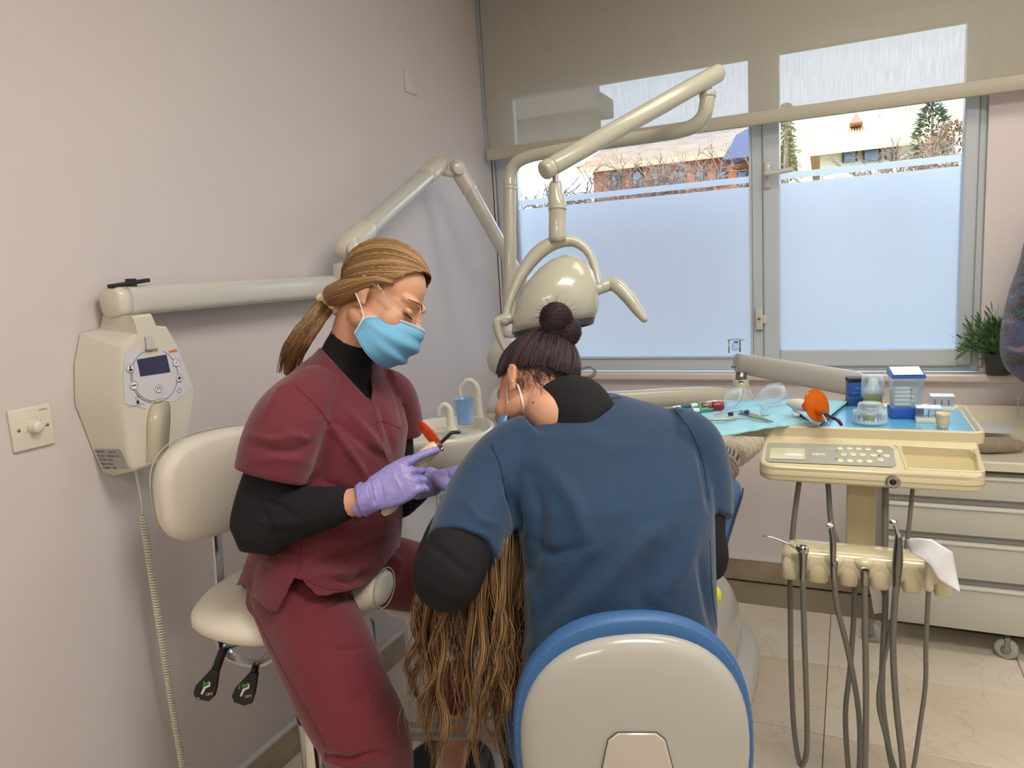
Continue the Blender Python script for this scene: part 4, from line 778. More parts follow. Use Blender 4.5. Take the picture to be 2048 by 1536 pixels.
# tray
tz_ = AY(1750, 866, YP+.145).z; TY0 = YP+.145; TX1 = AY(1974, 880, TY0).x; TX0 = AY(1370, 870, TY0).x; TD = .33
tcx, tcy = (TX0+TX1)/2, TY0+TD/2; tw = TX1-TX0; tb_ = AY(1750, 884, TY0).z
tray_top = AY(1750, 858, TY0).z
def rq(s0, s1, z, ins): return [Vector((tcx+x, tcy+y, z)) for x, y in rrect(tw-2*ins, TD-2*ins, max(.03-ins, .008), 5)]
rs = [rq(0, 0, tb_-.0, .008), rq(0, 0, tb_+.003, .001), rq(0, 0, tray_top-.003, 0), rq(0, 0, tray_top, .003), rq(0, 0, tray_top, .009), rq(0, 0, tray_top-.009, .014), rq(0, 0, tray_top-.010, .03)]
mk('tray', loft(rs), CREAM, du, 'auto')
tzl = tray_top-.009
mk('tray_liner', box((tcx+.02, tcy, tzl+.0015), (tw-.08, TD-.04, .002), bev=0), M('liner_blue', (96, 170, 206), .25, coat=.4), du, 'auto')
mk('under_frame', box((pcx, YP+.25, (tb_+zb_)/2), (pw*.8, .14, tb_-zb_-.004), bev=.004), M('frame_cream', (176, 166, 128), .5), du, 'auto')
# stem down to the rack and rear column
s0, s1_ = AY(1722, 980, YP+.10), AY(1730, 1090, YP+.02)
mk('stem', box((s0.x, YP+.10, (s0.z+AY(1722, 1105, YP+.06).z)/2), (.062, .03, s0.z-AY(1722, 1105, YP+.06).z+.05), bev=.004), M('stem_cream', (206, 194, 152), .3, coat=.3), du, 'auto')
# instrument rack
YR = 1.70; ra, rb_ = AY(1562, 1120, YR), AY(1908, 1160, YR); rzt = AY(1730, 1095, YR+.06).z; rzb = AY(1735, 1180, YR).z; rw = rb_.x-ra.x; rcx = (ra.x+rb_.x)/2
rack = []
for k in range(13):
    x = ra.x+rw*k/12; e_ = .75 if k in (0, 12) else 1; c = Vector((x, YR+.045, rzt-.028)); rack.append(ell(c, (0, .045*e_, 0), (0, 0, .034*e_), 20, 2.6))
rk_o = mk('rack_bar', loft(rack), CREAM, du)
slots = [1603, 1668, 1728, 1793, 1857]; pods = []
edges = [1562]+slots+[1912]
sxs = [AY(x, 1150, YR).x for x in slots]; pe = [ra.x]+sxs+[rb_.x]
for i in range(6):
    x0, x1 = pe[i]+(.0 if i == 0 else .010), pe[i+1]-(.0 if i == 5 else .010); cx = (x0+x1)/2; w_ = x1-x0
    mk('rack_pod', loft([ell((cx, YR+.032, z), (w_/2*s, 0, 0), (0, .032*t, 0), 20, 4) for z, s, t in ((rzb, .82, .8), (rzb+.006, .94, .95), (rzb+.03, 1, 1), (rzb+.045, .95, 1), (rzt-.02, .6, .8))]), CREAM, du)
for i, x in enumerate(sxs): mk('rack_cup', lathe((x, YR+.026, rzb+.034), Vector((0, -.25, 1)).normalized(), [(.016, -.012), (.021, .0), (.0255, .016), (.027, .030), (.024, .038), (.012, .04)], 24), CREAM, du)
# instruments with their hoses
def P3(pts, Y): return [AY(x, y, Y if len(pts) > 99 else Y) for x, y in pts]
def hose(name, pts, r, parent, Y0, Y1=None):
    n_ = len(pts); P = [AY(x, y, Y0+((Y1 or Y0)-Y0)*i/(n_-1)) for i, (x, y) in enumerate(pts)]; return mk(name, tube(P, r, seg=10, n=6), GREY, parent)
YI = YR-.014
ti = thing('air_water_syringe', AY(1603, 1160, YI), 'chrome three-way syringe with bent nozzle, leftmost on the rack', 'dental instrument', 'handpieces on the rack')
mk('syringe_body', join(tube([AY(x, y, YI) for x, y in ((1605, 1158), (1606, 1125), (1606, 1105), (1605, 1096))], [.0075, .0085, .0105, .0125], flat=.9)), STEEL, ti)
mk('syringe_head', tube([AY(x, y, YI) for x, y in ((1594, 1094), (1603, 1099), (1614, 1102))], [.006, .010, .008]), CHROME, ti); mk('push_button', ball(AY(1613, 1097, YI-.012), .005, .005, .005), CHROME, ti)
mk('nozzle', tube([AY(x, y, YI) for x, y in ((1592, 1097), (1575, 1087), (1556, 1079), (1540, 1074), (1525, 1072))], [.0028, .002, .0018, .0018, .0015], seg=8), CHROME, ti)
hose('hose', [(1605, 1155), (1608, 1250), (1612, 1367), (1614, 1444), (1613, 1505), (1604, 1531), (1596, 1514), (1587, 1444), (1582, 1328), (1581, 1250), (1580, 1165), (1583, 1100), (1588, 1040), (1598, 965)], .0062, ti, YI, YI+.11)
t2 = thing('turbine_handpiece', AY(1668, 1160, YI), 'slim steel turbine handpiece, second from left on the rack', 'dental instrument', 'handpieces on the rack')
mk('handle', tube([AY(x, y, YI) for x, y in ((1668, 1160), (1667, 1135), (1666, 1120), (1666, 1095), (1664, 1072), (1661, 1058))], [.0068, .0075, .006, .0072, .0055, .0046]), STEEL, t2)
h_ = AY(1660, 1053, YI); mk('turbine_head', cyl(h_+Vector((-.002, .006, -.004)), h_+Vector((.001, -.006, .006)), .0062, bev=.001), CHROME, t2); mk('bur', cyl(h_, h_+Vector((.004, .0, .014)), .0006), STEEL, t2)
mk('knurled_ring', lathe(AY(1668, 1131, YI), Zn, [(.0085 if k % 2 else .0078, k*.0012) for k in range(8)], 16), STEEL, t2)
hose('hose', [(1668, 1158), (1674, 1212), (1693, 1289), (1709, 1367), (1719, 1444), (1719, 1530), (1712, 1575), (1702, 1560), (1696, 1530), (1691, 1425), (1701, 1328), (1709, 1180), (1695, 1120), (1665, 1060), (1656, 965)], .0062, t2, YI, YI+.11)
t3 = thing('empty_handpiece_hose', AY(1729, 1150, YI), 'bare hose coupling without handpiece in the rack centre', 'dental instrument', 'handpieces on the rack')
mk('coupling', lathe(AY(1729, 1168, YI), Vector((0, -.25, 1)).normalized(), [(.0078, 0), (.0085, .01), (.0095, .032), (.0092, .038), (.006, .037), (.005, .03)], 20), STEEL, t3, 'auto')
mk('coupling_socket', cyl(AY(1729, 1144, YI-.004), AY(1729, 1140, YI-.004), .0062), BLACK, t3)
hose('hose', [(1729, 1160), (1730, 1250), (1732, 1367), (1731, 1500), (1728, 1580), (1722, 1640)], .0066, t3, YI)
t4 = thing('contra_angle_handpiece', AY(1793, 1160, YI), 'thick contra-angle handpiece with bent neck, fourth on the rack', 'dental instrument', 'handpieces on the rack')
mk('handle', tube([AY(x, y, YI) for x, y in ((1793, 1172), (1794, 1150), (1795, 1130), (1796, 1105), (1797, 1082), (1797, 1074))], [.0078, .0085, .0102, .0098, .0075, .0072]), M('brushed_steel', (130, 128, 124), .35, 1), t4)
mk('neck', tube([AY(x, y, YI) for x, y in ((1797, 1076), (1793, 1062), (1789, 1050))], [.0068, .005, .0038]), CHROME, t4)
h_ = AY(1787, 1045, YI); mk('contra_head', cyl(h_+Vector((-.007, .002, .002)), h_+Vector((.005, -.002, -.001)), .006, bev=.001), CHROME, t4)
hose('hose', [(1792, 1172), (1787, 1250), (1787, 1328), (1794, 1425), (1806, 1540), (1800, 1600), (1790, 1560), (1785, 1536), (1775, 1483), (1765, 1406), (1765, 1328), (1769, 1250), (1771, 1185), (1770, 1090), (1771, 965)], .0068, t4, YI, YI+.11)
t5 = thing('scaler_handpiece', AY(1857, 1170, YI), 'cream ribbed handpiece under a tissue, rightmost on the rack', 'dental instrument', 'handpieces on the rack')
CR2 = M('cream_plastic', (214, 206, 176), .4)
mk('handle', tube([AY(x, y, YI) for x, y in ((1858, 1178), (1859, 1140), (1862, 1112))], [.0088, .0092, .0098]), CR2, t5)
mk('ribbed_cap', lathe(AY(1863, 1112, YI), (HR*.12+Zn).normalized(), [(.0125, 0), (.0125, .004), (.0115, .005), (.012, .009), (.0105, .010), (.0108, .014), (.009, .015), (.009, .019), (.006, .023), (.005, .026)], 20), CR2, t5, 'auto')
hose('hose', [(1857, 1178), (1852, 1289), (1851, 1367), (1841, 1444), (1827, 1536), (1815, 1580), (1800, 1560), (1790, 1536), (1769, 1464), (1757, 1406), (1763, 1347), (1779, 1270), (1800, 1150), (1814, 1084), (1826, 970)], .0048, t5, YI, YI+.1)
# tissue draped on the last handpiece
g = []
for i in range(15):
    row = []
    for j in range(13):
        u, v = i/14, j/12
        if v < .5: x = 1812+(1862-1812)*(v/.5)+8*u; y = 1082+(1-abs(v-.25)*2)*-6+u*70*(0.35+v)
        else: x = 1862+(1905-1862)*((v-.5)/.5)+16*u; y = 1078+26*((v-.5)/.5)+u*82
        row.append(AY(x, y, YI-.012-.014*math.sin(v*3.14)-.004*math.sin(9*v+5*u)))
    g.append(row)
o = mk('draped_tissue', sheet(g), M('tissue_paper', (232, 236, 240), .7), None); solid(o, .0008); tag(o, 'white tissue draped over the rightmost handpiece of the rack', 'tissue')
# balanced arm carrying the unit
a0, a1 = C(1478, 727, 2.62), C(1712, 768, 2.20)
mk('spring_arm', loft([ell(a0.lerp(a1, t)+Zn*0, HF*.032*s, Zn*(.037+.003*t)*s, 28, 2.3) for t, s in ((-.045, .6), (-.04, .85), (-.025, .97), (0, 1), (1.0, 1), (1.03, .97), (1.045, .85), (1.05, .6))]), M('arm_white'), du)
for k in (0, 1): mk('screw', cyl(C(1464+k*5, 734, 2.50), C(1464+k*5, 734, 2.49), .003), BLACK, du)
ad = (a1-a0).normalized()
mk('arm_bracket', tube([a1-Zn*.03, a1-Zn*.10, Vector((a1.x-.0, tcy+.10, tb_-.035)), Vector((pcx, tcy, tb_-.02))], [.028, .026, .024, .024]), LM, du)
mk('swivel', cyl(C(1482, 744, 2.55), C(1482, 765, 2.55), .019), STEEL, du)
b_ = C(1482, 772, 2.56); mk('swivel_cup', lathe(b_-Zn*.06, Zn, [(.05, -.0), (.046, .02), (.034, .045), (.026, .065), (.026, .085)], 28), LM, du)
mk('support_arm', tube([b_-Zn*.05, C(1400, 792, 2.53), C(1200, 803, 2.47), C(1090, 810, 2.44), C(1015, 812, 2.44)], [.032, .032, .032, .032, .032], hint=Zn, flat=.8, n=3, e=2.6), LM, du)
# loupe-like bulb stand on top of the arm
bs = C(1473, 706, 2.55); sd = thing('bulb_stand', bs, 'tiny clear frame with round top standing on the white arm', 'stand')
mk('rod', cyl(C(1458, 706, 2.55), C(1458, 680, 2.55), .002), STEEL, sd); mk('rod', cyl(C(1480, 704, 2.56), C(1480, 680, 2.56), .003), STEEL, sd)
mk('round_top', cyl(C(1472, 681, 2.55), C(1472, 678, 2.55), .03, bev=.001), CLR, sd); mk('bulb', ball(C(1471, 693, 2.55), .014, .014, .016), CLR, sd); mk('bulb_cap', cyl(C(1472, 686, 2.55), C(1472, 683, 2.55), .007), BLACK, sd)

# ---------------------------------------------------------------- things on the tray
TZ = tzl+.0026
def T(x, y, z=0): return AZ(x, y, TZ+z)
# disposable bib hanging over the tray's left side
g = []
top_ = [(1330, 835), (1400, 812), (1480, 800), (1560, 797), (1640, 798), (1700, 800)]
fr_ = [(1385, 873), (1422, 873), (1490, 861), (1540, 852), (1580, 848), (1640, 848)]
for j in range(9):
    row = []
    for i in range(26):
        u = i/25*5; a = int(min(u, 4)); f = u-a; A_ = Vector(top_[a]).lerp(Vector(top_[a+1]), f); B_ = Vector(fr_[a]).lerp(Vector(fr_[a+1]), f); p = A_.lerp(B_, j/8)
        q_ = AZ(p.x, p.y, TZ+.0105+.0022*math.sin(i*1.1+j*.8)+.0015*math.sin(i*2.3-j)); row.append(q_)
    g.append(row)
last = []
for i in range(26):
    q_ = g[-1][i].copy(); q_ += Vector((0, -.005, -.003-.002*abs(math.sin(i*.9)))); last.append(q_)
g.append(last); o = mk('paper_bib', sheet(g), M('bib_blue', (150, 204, 216), .6, bump=.15, bscale=60, var=.05), None); solid(o, .0006); tag(o, 'pale blue paper sheet spread over the left of the tray', 'bib')
BZ = .0145
def TB(x, y, z=0): return AZ(x, y, TZ+BZ+z)
def syr(x0, y0, x1, y1, r, label):
    a, b = TB(x0, y0, r), TB(x1, y1, r); d = (b-a).normalized(); t = thing('composite_syringe', a, label, 'syringe', 'composite syringes on the bib')
    TE = M('teal_plastic', (64, 168, 140), .4); mk('barrel', cyl(a, b, r, bev=.001), M('syringe_white', (214, 224, 222), .4), t, 'auto'); mk('sleeve', cyl(a.lerp(b, .3), a.lerp(b, .72), r*1.04), M('label_teal', (40, 96, 100), .4), t, 'auto')
    mk('flange', cyl(b, b+d*.005, r*1.7, bev=.001), TE, t); mk('plunger', cyl(b, b+d*.028, r*.7), TE, t, 'auto'); mk('thumb_ring', lathe(b+d*.032, Zn, [(.011, -.002), (.012, 0), (.011, .002), (.006, .002), (.006, -.002)], 20), TE, t)
syr(1345, 817, 1394, 810, .0065, 'green-capped composite syringe lying behind its twin'); syr(1352, 826, 1398, 820, .0065, 'green-capped composite syringe with ring, nearer the dentist')
a, b = TB(1402, 813, .012), TB(1447, 811, .012); t = thing('dropper_bottle', a, 'small brown glass bottle with dark red cap lying on the blue sheet', 'bottle')
mk('glass', cyl(a, a.lerp(b, .5), .0105, bev=.003), M('amber_glass', (112, 66, 34), .1, coat=.6), t); mk('cap', cyl(a.lerp(b, .5), b, .0125, bev=.002), M('red_cap', (128, 22, 34), .3, coat=.3), t)
# safety goggles
gg = thing('safety_goggles', TB(1500, 810), 'transparent safety goggles lying upturned on the blue sheet', 'goggles'); d_ = PX(AZ(1470, 817, TZ+.012))[2]
def gp(pts, dd=0): return [C(x, y, d_+dd) for x, y in pts]
mk('brow_bar', tube(gp([(1450, 815), (1449, 792), (1462, 780), (1480, 777), (1497, 783), (1507, 797), (1512, 799), (1520, 785), (1535, 772), (1550, 768), (1566, 770), (1573, 790), (1577, 800)]), .0022, seg=8), CLR, gg)
for nm, pts in (('lens', [(1450, 815), (1449, 792), (1462, 780), (1482, 778), (1490, 790), (1478, 806), (1462, 817)]), ('lens', [(1512, 799), (1520, 785), (1535, 772), (1552, 769), (1568, 772), (1574, 790), (1560, 804), (1530, 806)])):
    c = sum(gp(pts), Vector())/len(pts); mk(nm, loft([[c+(p-c)*.98+cf*.001 for p in gp(pts)], [p-cf*.002 for p in gp(pts)], [c+(p-c)*.4-cf*.009 for p in gp(pts)]]), clearmat('clear_lens', (240, 246, 250), .02), gg)
mk('temple', tube([C(1450, 815, d_), C(1470, 812, d_-.04), C(1484, 795, d_-.08), C(1486, 778, d_-.12)], .003, hint=cf, flat=.4), CLR, gg)
mk('temple', tube([C(1575, 798, d_), C(1560, 808, d_-.01), C(1535, 812, d_-.02)], .003, hint=cf, flat=.4), CLR, gg)
dg = TB(1530, 829); o = mk('dappen_dish', lathe(dg, Zn, [(.010, 0), (.0125, .002), (.0125, .008), (.010, .012), (.0105, .016), (.0135, .024), (.0135, .03), (.0115, .03), (.008, .018), (.002, .016)], 8), clearmat('cut_glass', (230, 240, 246), .25), None, 'auto'); tag(o, 'small faceted clear glass dish on the blue sheet', 'dish')
def stick(name, pts, r, mat, label, cat='dental tool', parts=None, group=None):
    P = [TB(x, y, max(r) if not np.isscalar(r) else r) for x, y in pts]; t = thing(name, P[0], label, cat, group); mk('handle', tube(P, r, seg=10, n=3), mat, t); return t, P
t, P = stick('dental_scaler', [(1388, 839), (1440, 839), (1473, 837)], [.0035, .0042, .003], M('tool_champagne', (176, 166, 146), .35, .6), 'straight champagne metal instrument at the near edge of the sheet'); mk('tip', tube([P[-1], TB(1486, 838, .004), TB(1492, 839, .004)], [.0012, .001, .0006]), CHROME, t)
t, P = stick('dental_spatula', [(1498, 833), (1525, 838), (1546, 844)], [.0035, .0038, .002], M('tool_champagne'), 'slanting metal spatula lying right of the straight instrument'); mk('tip', tube([P[0], TB(1488, 829, .004), TB(1476, 828, .004)], [.0028, .003, .0015], flat=.4), STEEL, t)
t, P = stick('micro_brush', [(1428, 829), (1462, 824), (1496, 820)], .0012, M('orange_stick', (226, 120, 84), .5), 'thin orange stick lying across the blue sheet'); mk('tip', ball(P[-1], .0025, .0025, .0025, 8, 5), M('orange_stick'), t)
a, b = TB(1482, 823, .006), TB(1520, 830, .006); t = thing('applicator_tube', a, 'small syringe tip tube with blue middle and white cap', 'tube'); mk('blue_barrel', cyl(a, a.lerp(b, .55), .006, bev=.001), M('pale_barrel', (150, 176, 206), .3), t); mk('blue_band', cyl(a.lerp(b, .25), a.lerp(b, .5), .0063), M('deep_blue', (36, 66, 140), .4), t, 'auto'); mk('cap', cyl(a.lerp(b, .55), b, .0055, .004, bev=.001), WHITE, t)
bk_ = TB(1461, 828, .005); o = mk('dark_cap', cyl(bk_-Vector((.006, 0, 0)), bk_+Vector((.007, 0, 0)), .005, bev=.001), M('navy_plastic', (24, 28, 60), .4), None); tag(o, 'tiny navy plastic cap beside the metal instrument', 'cap')
ck = TB(1593, 829, .006); t = thing('cotton_tweezers', TB(1590, 822), 'steel tweezers gripping a white cotton pellet under the orange lamp shield', 'tweezers'); mk('cotton', ball(ck, .010, .009, .007), M('cotton', (230, 226, 218), .9), t)
mk('arm', tube([TB(1584, 818, .004), TB(1600, 828, .006), TB(1616, 840, .003)], [.002, .003, .001], flat=.4), STEEL, t); mk('arm', tube([TB(1586, 820, .002), TB(1604, 834, .002), TB(1618, 842, .002)], [.002, .003, .001], flat=.4), BLACK, t)
# curing lamp on the tray
cl = thing('curing_lamp', TB(1600, 812), 'white curing light lying on the tray with round orange shield', 'curing light')
DL = PX(AZ(1640, 846, TZ+.018))[2]-1.84
A_, B_ = C(1578, 806, 1.95+DL), C(1612, 812, 1.92+DL); mk('body', tube([A_, A_.lerp(B_, .5), B_], [.009, .0155, .015], seg=18), WHITE, cl); mk('blue_ring', cyl(B_, B_.lerp(C(1625, 817, 1.89+DL), .5), .0135), M('pale_barrel'), cl, 'auto')
ORA = bpy.data.materials.new('orange_shield'); ORA.use_nodes = True; n = ORA.node_tree.nodes; L = ORA.node_tree.links; b = n['Principled BSDF']; b.inputs['Base Color'].default_value = lin((226, 120, 10))+(1,); b.inputs['Roughness'].default_value = .12
t_ = n.new('ShaderNodeBsdfTransparent'); t_.inputs[0].default_value = lin((240, 140, 16))+(1,); x = n.new('ShaderNodeMixShader'); x.inputs[0].default_value = .5; L.new(t_.outputs[0], x.inputs[1]); L.new(b.outputs[0], x.inputs[2]); L.new(x.outputs[0], n['Material Output'].inputs[0])
oc = C(1633, 811, 1.84+DL); on = (-cf+cr*.25+cu*.1).normalized(); oa, ob = basis(on, cu); mk('light_shield', loft([ell(oc+on*z, (ob+oa*.15).normalized()*.0345*s, oa*.041*s, 36) for z, s in ((-.001, .98), (0, 1), (.002, 1), (.003, .98))]), ORA, cl)
mk('barrel', tube([C(1612, 812, 1.89+DL), C(1632, 820, 1.85+DL), C(1648, 828, 1.81+DL)], [.012, .012, .008]), ORA, cl, label='orange translucent nose'); mk('collar', cyl(C(1646, 826, 1.82+DL), C(1651, 829, 1.80+DL), .009), STEEL, cl, 'auto')
mk('light_guide', tube([C(1650, 829, 1.80+DL), C(1666, 836, 1.78+DL), C(1676, 841, 1.77+DL), C(1683, 850, 1.77+DL)], [.0042, .004, .004, .004]), M('dark_guide', (58, 26, 24), .2, coat=.4), cl)
mk('lever', tube([C(1646, 832, 1.80+DL), C(1652, 842, 1.79+DL), C(1658, 848, 1.78+DL)], .003), CHROME, cl)
# sachet dispenser, pump bottle, bur box, cotton dispenser, clear boxes, cup
DB = M('box_blue', (44, 84, 160), .4); p = T(1712, 812)
t = thing('applicator_box', p, 'dark blue card box with torn open top behind the round box', 'box'); ax = (Vector((.96, .25, 0)).normalized(), Vector((-.25, .96, 0)).normalized(), Zn)
p = T(1714, 806); mk('carton', box(p+Zn*.032, (.05, .04, .064), ax=ax, bev=.001), DB, t, 'auto'); mk('open_edge', box(p+Zn*.068-ax[1]*.0, (.054, .042, .012), ax=ax, bev=.002), BLACK, t, 'auto'); mk('drawer', box(p+Zn*.012-ax[1]*.03-ax[0]*.01, (.05, .03, .022), ax=ax, bev=.001), M('box_blue_dark', (38, 72, 130), .4), t, 'auto')
for k, s in enumerate(('Benda', 'applicators')): text('print', s, p+Zn*(.046-.012*k)-ax[1]*.0205, ax[0], Zn, .009, M('print_blue', (120, 150, 210), .5), t)
def onT(x, y, Yd=None): q_ = AZ(x, y, TZ); return q_
p = onT(1745, 818)
t = thing('pump_bottle', p, 'white bottle under a clear round cap, between blue box and cotton dispenser', 'bottle')
mk('bottle', lathe(p, Zn, [(.022, 0), (.023, .004), (.023, .05), (.021, .056), (.016, .06), (.015, .068), (.013, .070), (.012, .082), (.004, .084)], 28), M('bottle_white', (226, 222, 206), .4), t); mk('label_band', lathe(p, Zn, [(.0233, .008), (.0235, .009), (.0235, .044), (.0233, .045)], 28, caps=False), M('label_olive', (168, 156, 70), .5), t)
mk('clear_cap', lathe(p, Zn, [(.0275, .034), (.029, .036), (.0285, .078), (.027, .087), (.022, .093), (.003, .095)], 32, caps=False), CLR, t)
p = C(1740, 843, 1.86); p.z = TZ; p = onT(1739, 846)
t = thing('bur_box', p, 'round clear plastic box full of steel burs and files on the tray', 'box')
rbx = .041; mk('base', lathe(p, Zn, [(.002, .001), (rbx, 0), (rbx+.001, .004), (rbx, .012)], 40, caps=False), CLR, t); mk('insert', cyl(p+Zn*.001, p+Zn*.008, rbx-.004), M('insert_clear', (206, 222, 228), .3), t)
mk('lid', lathe(p, Zn, [(rbx, .010), (rbx-.001, .026), (rbx-.004, .034), (rbx-.013, .036), (rbx-.0135, .048), (rbx-.016, .052), (.002, .053)], 40, caps=False), CLR, t)
rn = random.Random(5)
for k in range(26):
    a = k*2*math.pi/26; r = .033-.008*(k % 2); q_ = p+Vector((r*math.cos(a), r*math.sin(a), .008)); mk('bur', cyl(q_, q_+Vector((rn.uniform(-.004, .004), rn.uniform(-.003, .003), rn.uniform(.017, .022))), .0011, .0008, seg=6), STEEL, t)
mk('gold_label', cyl(p+Zn*.009, p+Zn*.022, .013), M('label_olive'), t, 'auto')
p = onT(1815, 838); p.z = TZ; ax = (Vector((.985, .12, 0)).normalized(), Vector((-.12, .985, 0)).normalized(), Zn)
t = thing('cotton_roll_dispenser', p, 'tall clear dispenser of cotton rolls with blue base and lid', 'dispenser'); p = p+ax[1]*.03-ax[0]*.0
mk('base', box(p+Zn*.014, (.074, .062, .028), ax=ax, bev=.003), M('royal_blue', (36, 88, 176), .35, coat=.2), t, 'auto')
W4 = lambda z, w_, d_: [p+ax[0]*sx*w_/2+ax[1]*sy*d_/2+Zn*z for sx, sy in ((-1, -1), (1, -1), (1, 1), (-1, 1))]
mk('clear_body', loft([W4(.028, .062, .055), W4(.05, .064, .058), W4(.105, .072, .066)], False), CLR, t, 'auto')
mk('lid', loft([W4(.104, .076, .07), W4(.108, .077, .071), [v+Zn*(.013 if i > 1 else 0) for i, v in enumerate(W4(.109, .078, .071))], [v+Zn*(.014 if i > 1 else 0) for i, v in enumerate(W4(.110, .074, .067))]]), M('royal_blue'), t, 'auto')
mk('lid_label', loft([[v+Zn*(.0115 if i > 1 else 0) for i, v in enumerate(W4(.1128, .068, .062))], [v+Zn*(.0115 if i > 1 else 0) for i, v in enumerate(W4(.1134, .068, .062))]]), M('lid_white', (226, 230, 236), .4), t, 'auto')
for k in range(5):
    q_ = p-ax[0]*.010-ax[1]*.014+Zn*(.034+.0105*k); mk('cotton_roll', cyl(q_-ax[0]*.018, q_+ax[0]*.018, .0055, bev=.002), M('cotton'), t)
for k in range(3): q_ = p+ax[0]*.016+ax[1]*.012+Zn*(.04+.012*k); mk('cotton_roll', cyl(q_-ax[1]*.014, q_+ax[1]*.012, .005, bev=.002), M('cotton'), t)
def clearbox(x, y, w_, d_, h_, label, sink):
    p = onT(x, y); t = thing('clear_box', p, label, 'box', 'small clear boxes on the tray'); p = p+Yn*d_/2
    mk('tray_base', box(p+Zn*.006, (w_, d_, .012), bev=.001), M('insert_ivory', (226, 220, 200), .4), t, 'auto'); mk('cover', loft([[p+Vector((sx*w_/2*s, sy*d_/2*s, z)) for sx, sy in ((-1, -1), (1, -1), (1, 1), (-1, 1))] for z, s in ((.012, 1), (h_, 1), (h_, .97))], False), CLR, t, 'auto')
    mk('lid_label', box(p+Zn*(h_), (w_*.98, d_*.98, .0012), bev=0), M('lid_white'), t, 'auto'); text('lid_mark', '*', p+Zn*(h_+.0008), Xn, Yn, .02, M('magenta_print', (200, 50, 110), .5), t)
    for k in range(6): q_ = p+Vector(((k % 3-1)*w_*.28, (k//3-.7)*d_*.3, .012)); mk('bur', cyl(q_, q_+Zn*.014, .0013, .001, seg=6), M('copper_bur', (176, 110, 70), .3, .8), t)
clearbox(1858, 846, .056, .045, .036, 'nearer small clear bur box beside the blue dispenser', 0); clearbox(1885, 822, .056, .045, .038, 'farther small clear box with magenta mark on its lid', 0)
p = onT(1885, 856); o = mk('beige_cup', lathe(p, Zn, [(.011, 0), (.012, .001), (.012, .008), (.0135, .012), (.0145, .016), (.0145, .030), (.0155, .032), (.0155, .037), (.013, .037), (.012, .014), (.003, .012)], 24), M('beige_plastic', (214, 200, 168), .4), None); tag(o, 'small beige plastic cup near the right front of the tray', 'cup')

# ================================================================ CABINET, its tray and what lies on it
YC = 2.83; cx0 = AY(1776, 1000, YC).x; cx1 = XR-.05; cz1 = AY(1990, 952, YC).z; cz0 = AY(1990, 1268, YC).z
CAB = M('cabinet_white', (204, 204, 194), .35, coat=.2)
cb_ = thing('drawer_cabinet', ((cx0+cx1)/2, YC+.2, 0), 'off-white rolling drawer cabinet under the window sill', 'cabinet')
mk('body', box(((cx0+cx1)/2, YC+.20, (cz0+cz1)/2), (cx1-cx0, .36, cz1-cz0), bev=.003), CAB, cb_, 'auto')
ysd = [952, 1012, 1086, 1166]; zz = [AY(1990, y, YC).z for y in (952, 1014, 1088, 1176)]+[cz0]
for i in range(4):
    t0, t1 = zz[i]-.004, zz[i+1]+(.022 if i < 3 else .002)
    d_ = mk('drawer', box(((cx0+cx1)/2, YC+.008, (t0+t1)/2), (cx1-cx0-.006, .02, t0-t1), bev=.003), CAB, cb_, 'auto')
    mk('drawer_pull', box(((cx0+cx1)/2, YC+.006, t0-.007), (cx1-cx0-.006, .03, .011), bev=.004), M('pull_white', (222, 222, 210), .3, coat=.3), d_, 'auto')
    if i < 3: mk('finger_gap', box(((cx0+cx1)/2, YC+.016, zz[i+1]+.009), (cx1-cx0-.01, .008, .024), bev=0), M('gap_shadow', (150, 150, 142), .6), cb_, 'auto')
def caster(x, y, r):
    p = AY(x, y, YC+.06); p.z = r; t = mk('caster', join(cyl(p+Vector((-.016, 0, 0)), p+Vector((-.004, 0, 0)), r, seg=32, bev=.004), cyl(p+Vector((.004, 0, 0)), p+Vector((.016, 0, 0)), r, seg=32, bev=.004)), M('translucent_wheel', (178, 180, 172), .35, coat=.2), cb_)
    ax_ = (HF*-1); p2 = p
    mk('caster_fork', join(box(p+Vector((0, 0, r*.8)), (.03, .026, r*.9), bev=.003), cyl(p-Vector((.019, 0, 0)), p+Vector((.019, 0, 0)), .008)), M('zinc', (150, 150, 146), .35, .8), t)
def wheel(x, yb):
    pb = AZ(x, yb, 0); r = .037; c = pb+Zn*r; n_ = (Yn*.9+Xn*.3).normalized()
    t = mk('caster', lathe(c-n_*.012, n_, [(.012, 0), (r*.8, .0), (r*.95, .003), (r, .008), (r, .016), (r*.95, .021), (r*.8, .024), (.012, .024)], 36), M('translucent_wheel', (178, 180, 172), .35, coat=.2), cb_)
    mk('wheel_hub', lathe(c-n_*.012, -n_, [(.016, 0), (.015, .005), (.006, .006)], 16), M('zinc', (150, 150, 146), .35, .8), t)
    mk('caster_fork', box(c+Zn*(r*.6)-n_*.0, (.018, .036, .05), bev=.004), M('zinc'), t, 'auto')
wheel(1742, 1282); wheel(2012, 1316)
mk('side_brace', loft([[AY(x, y, YC+.04+o) for x, y in ((1738, 1170), (1760, 1170), (1770, 1225), (1748, 1228))] for o in (0, .02)]), CAB, cb_, 'auto')
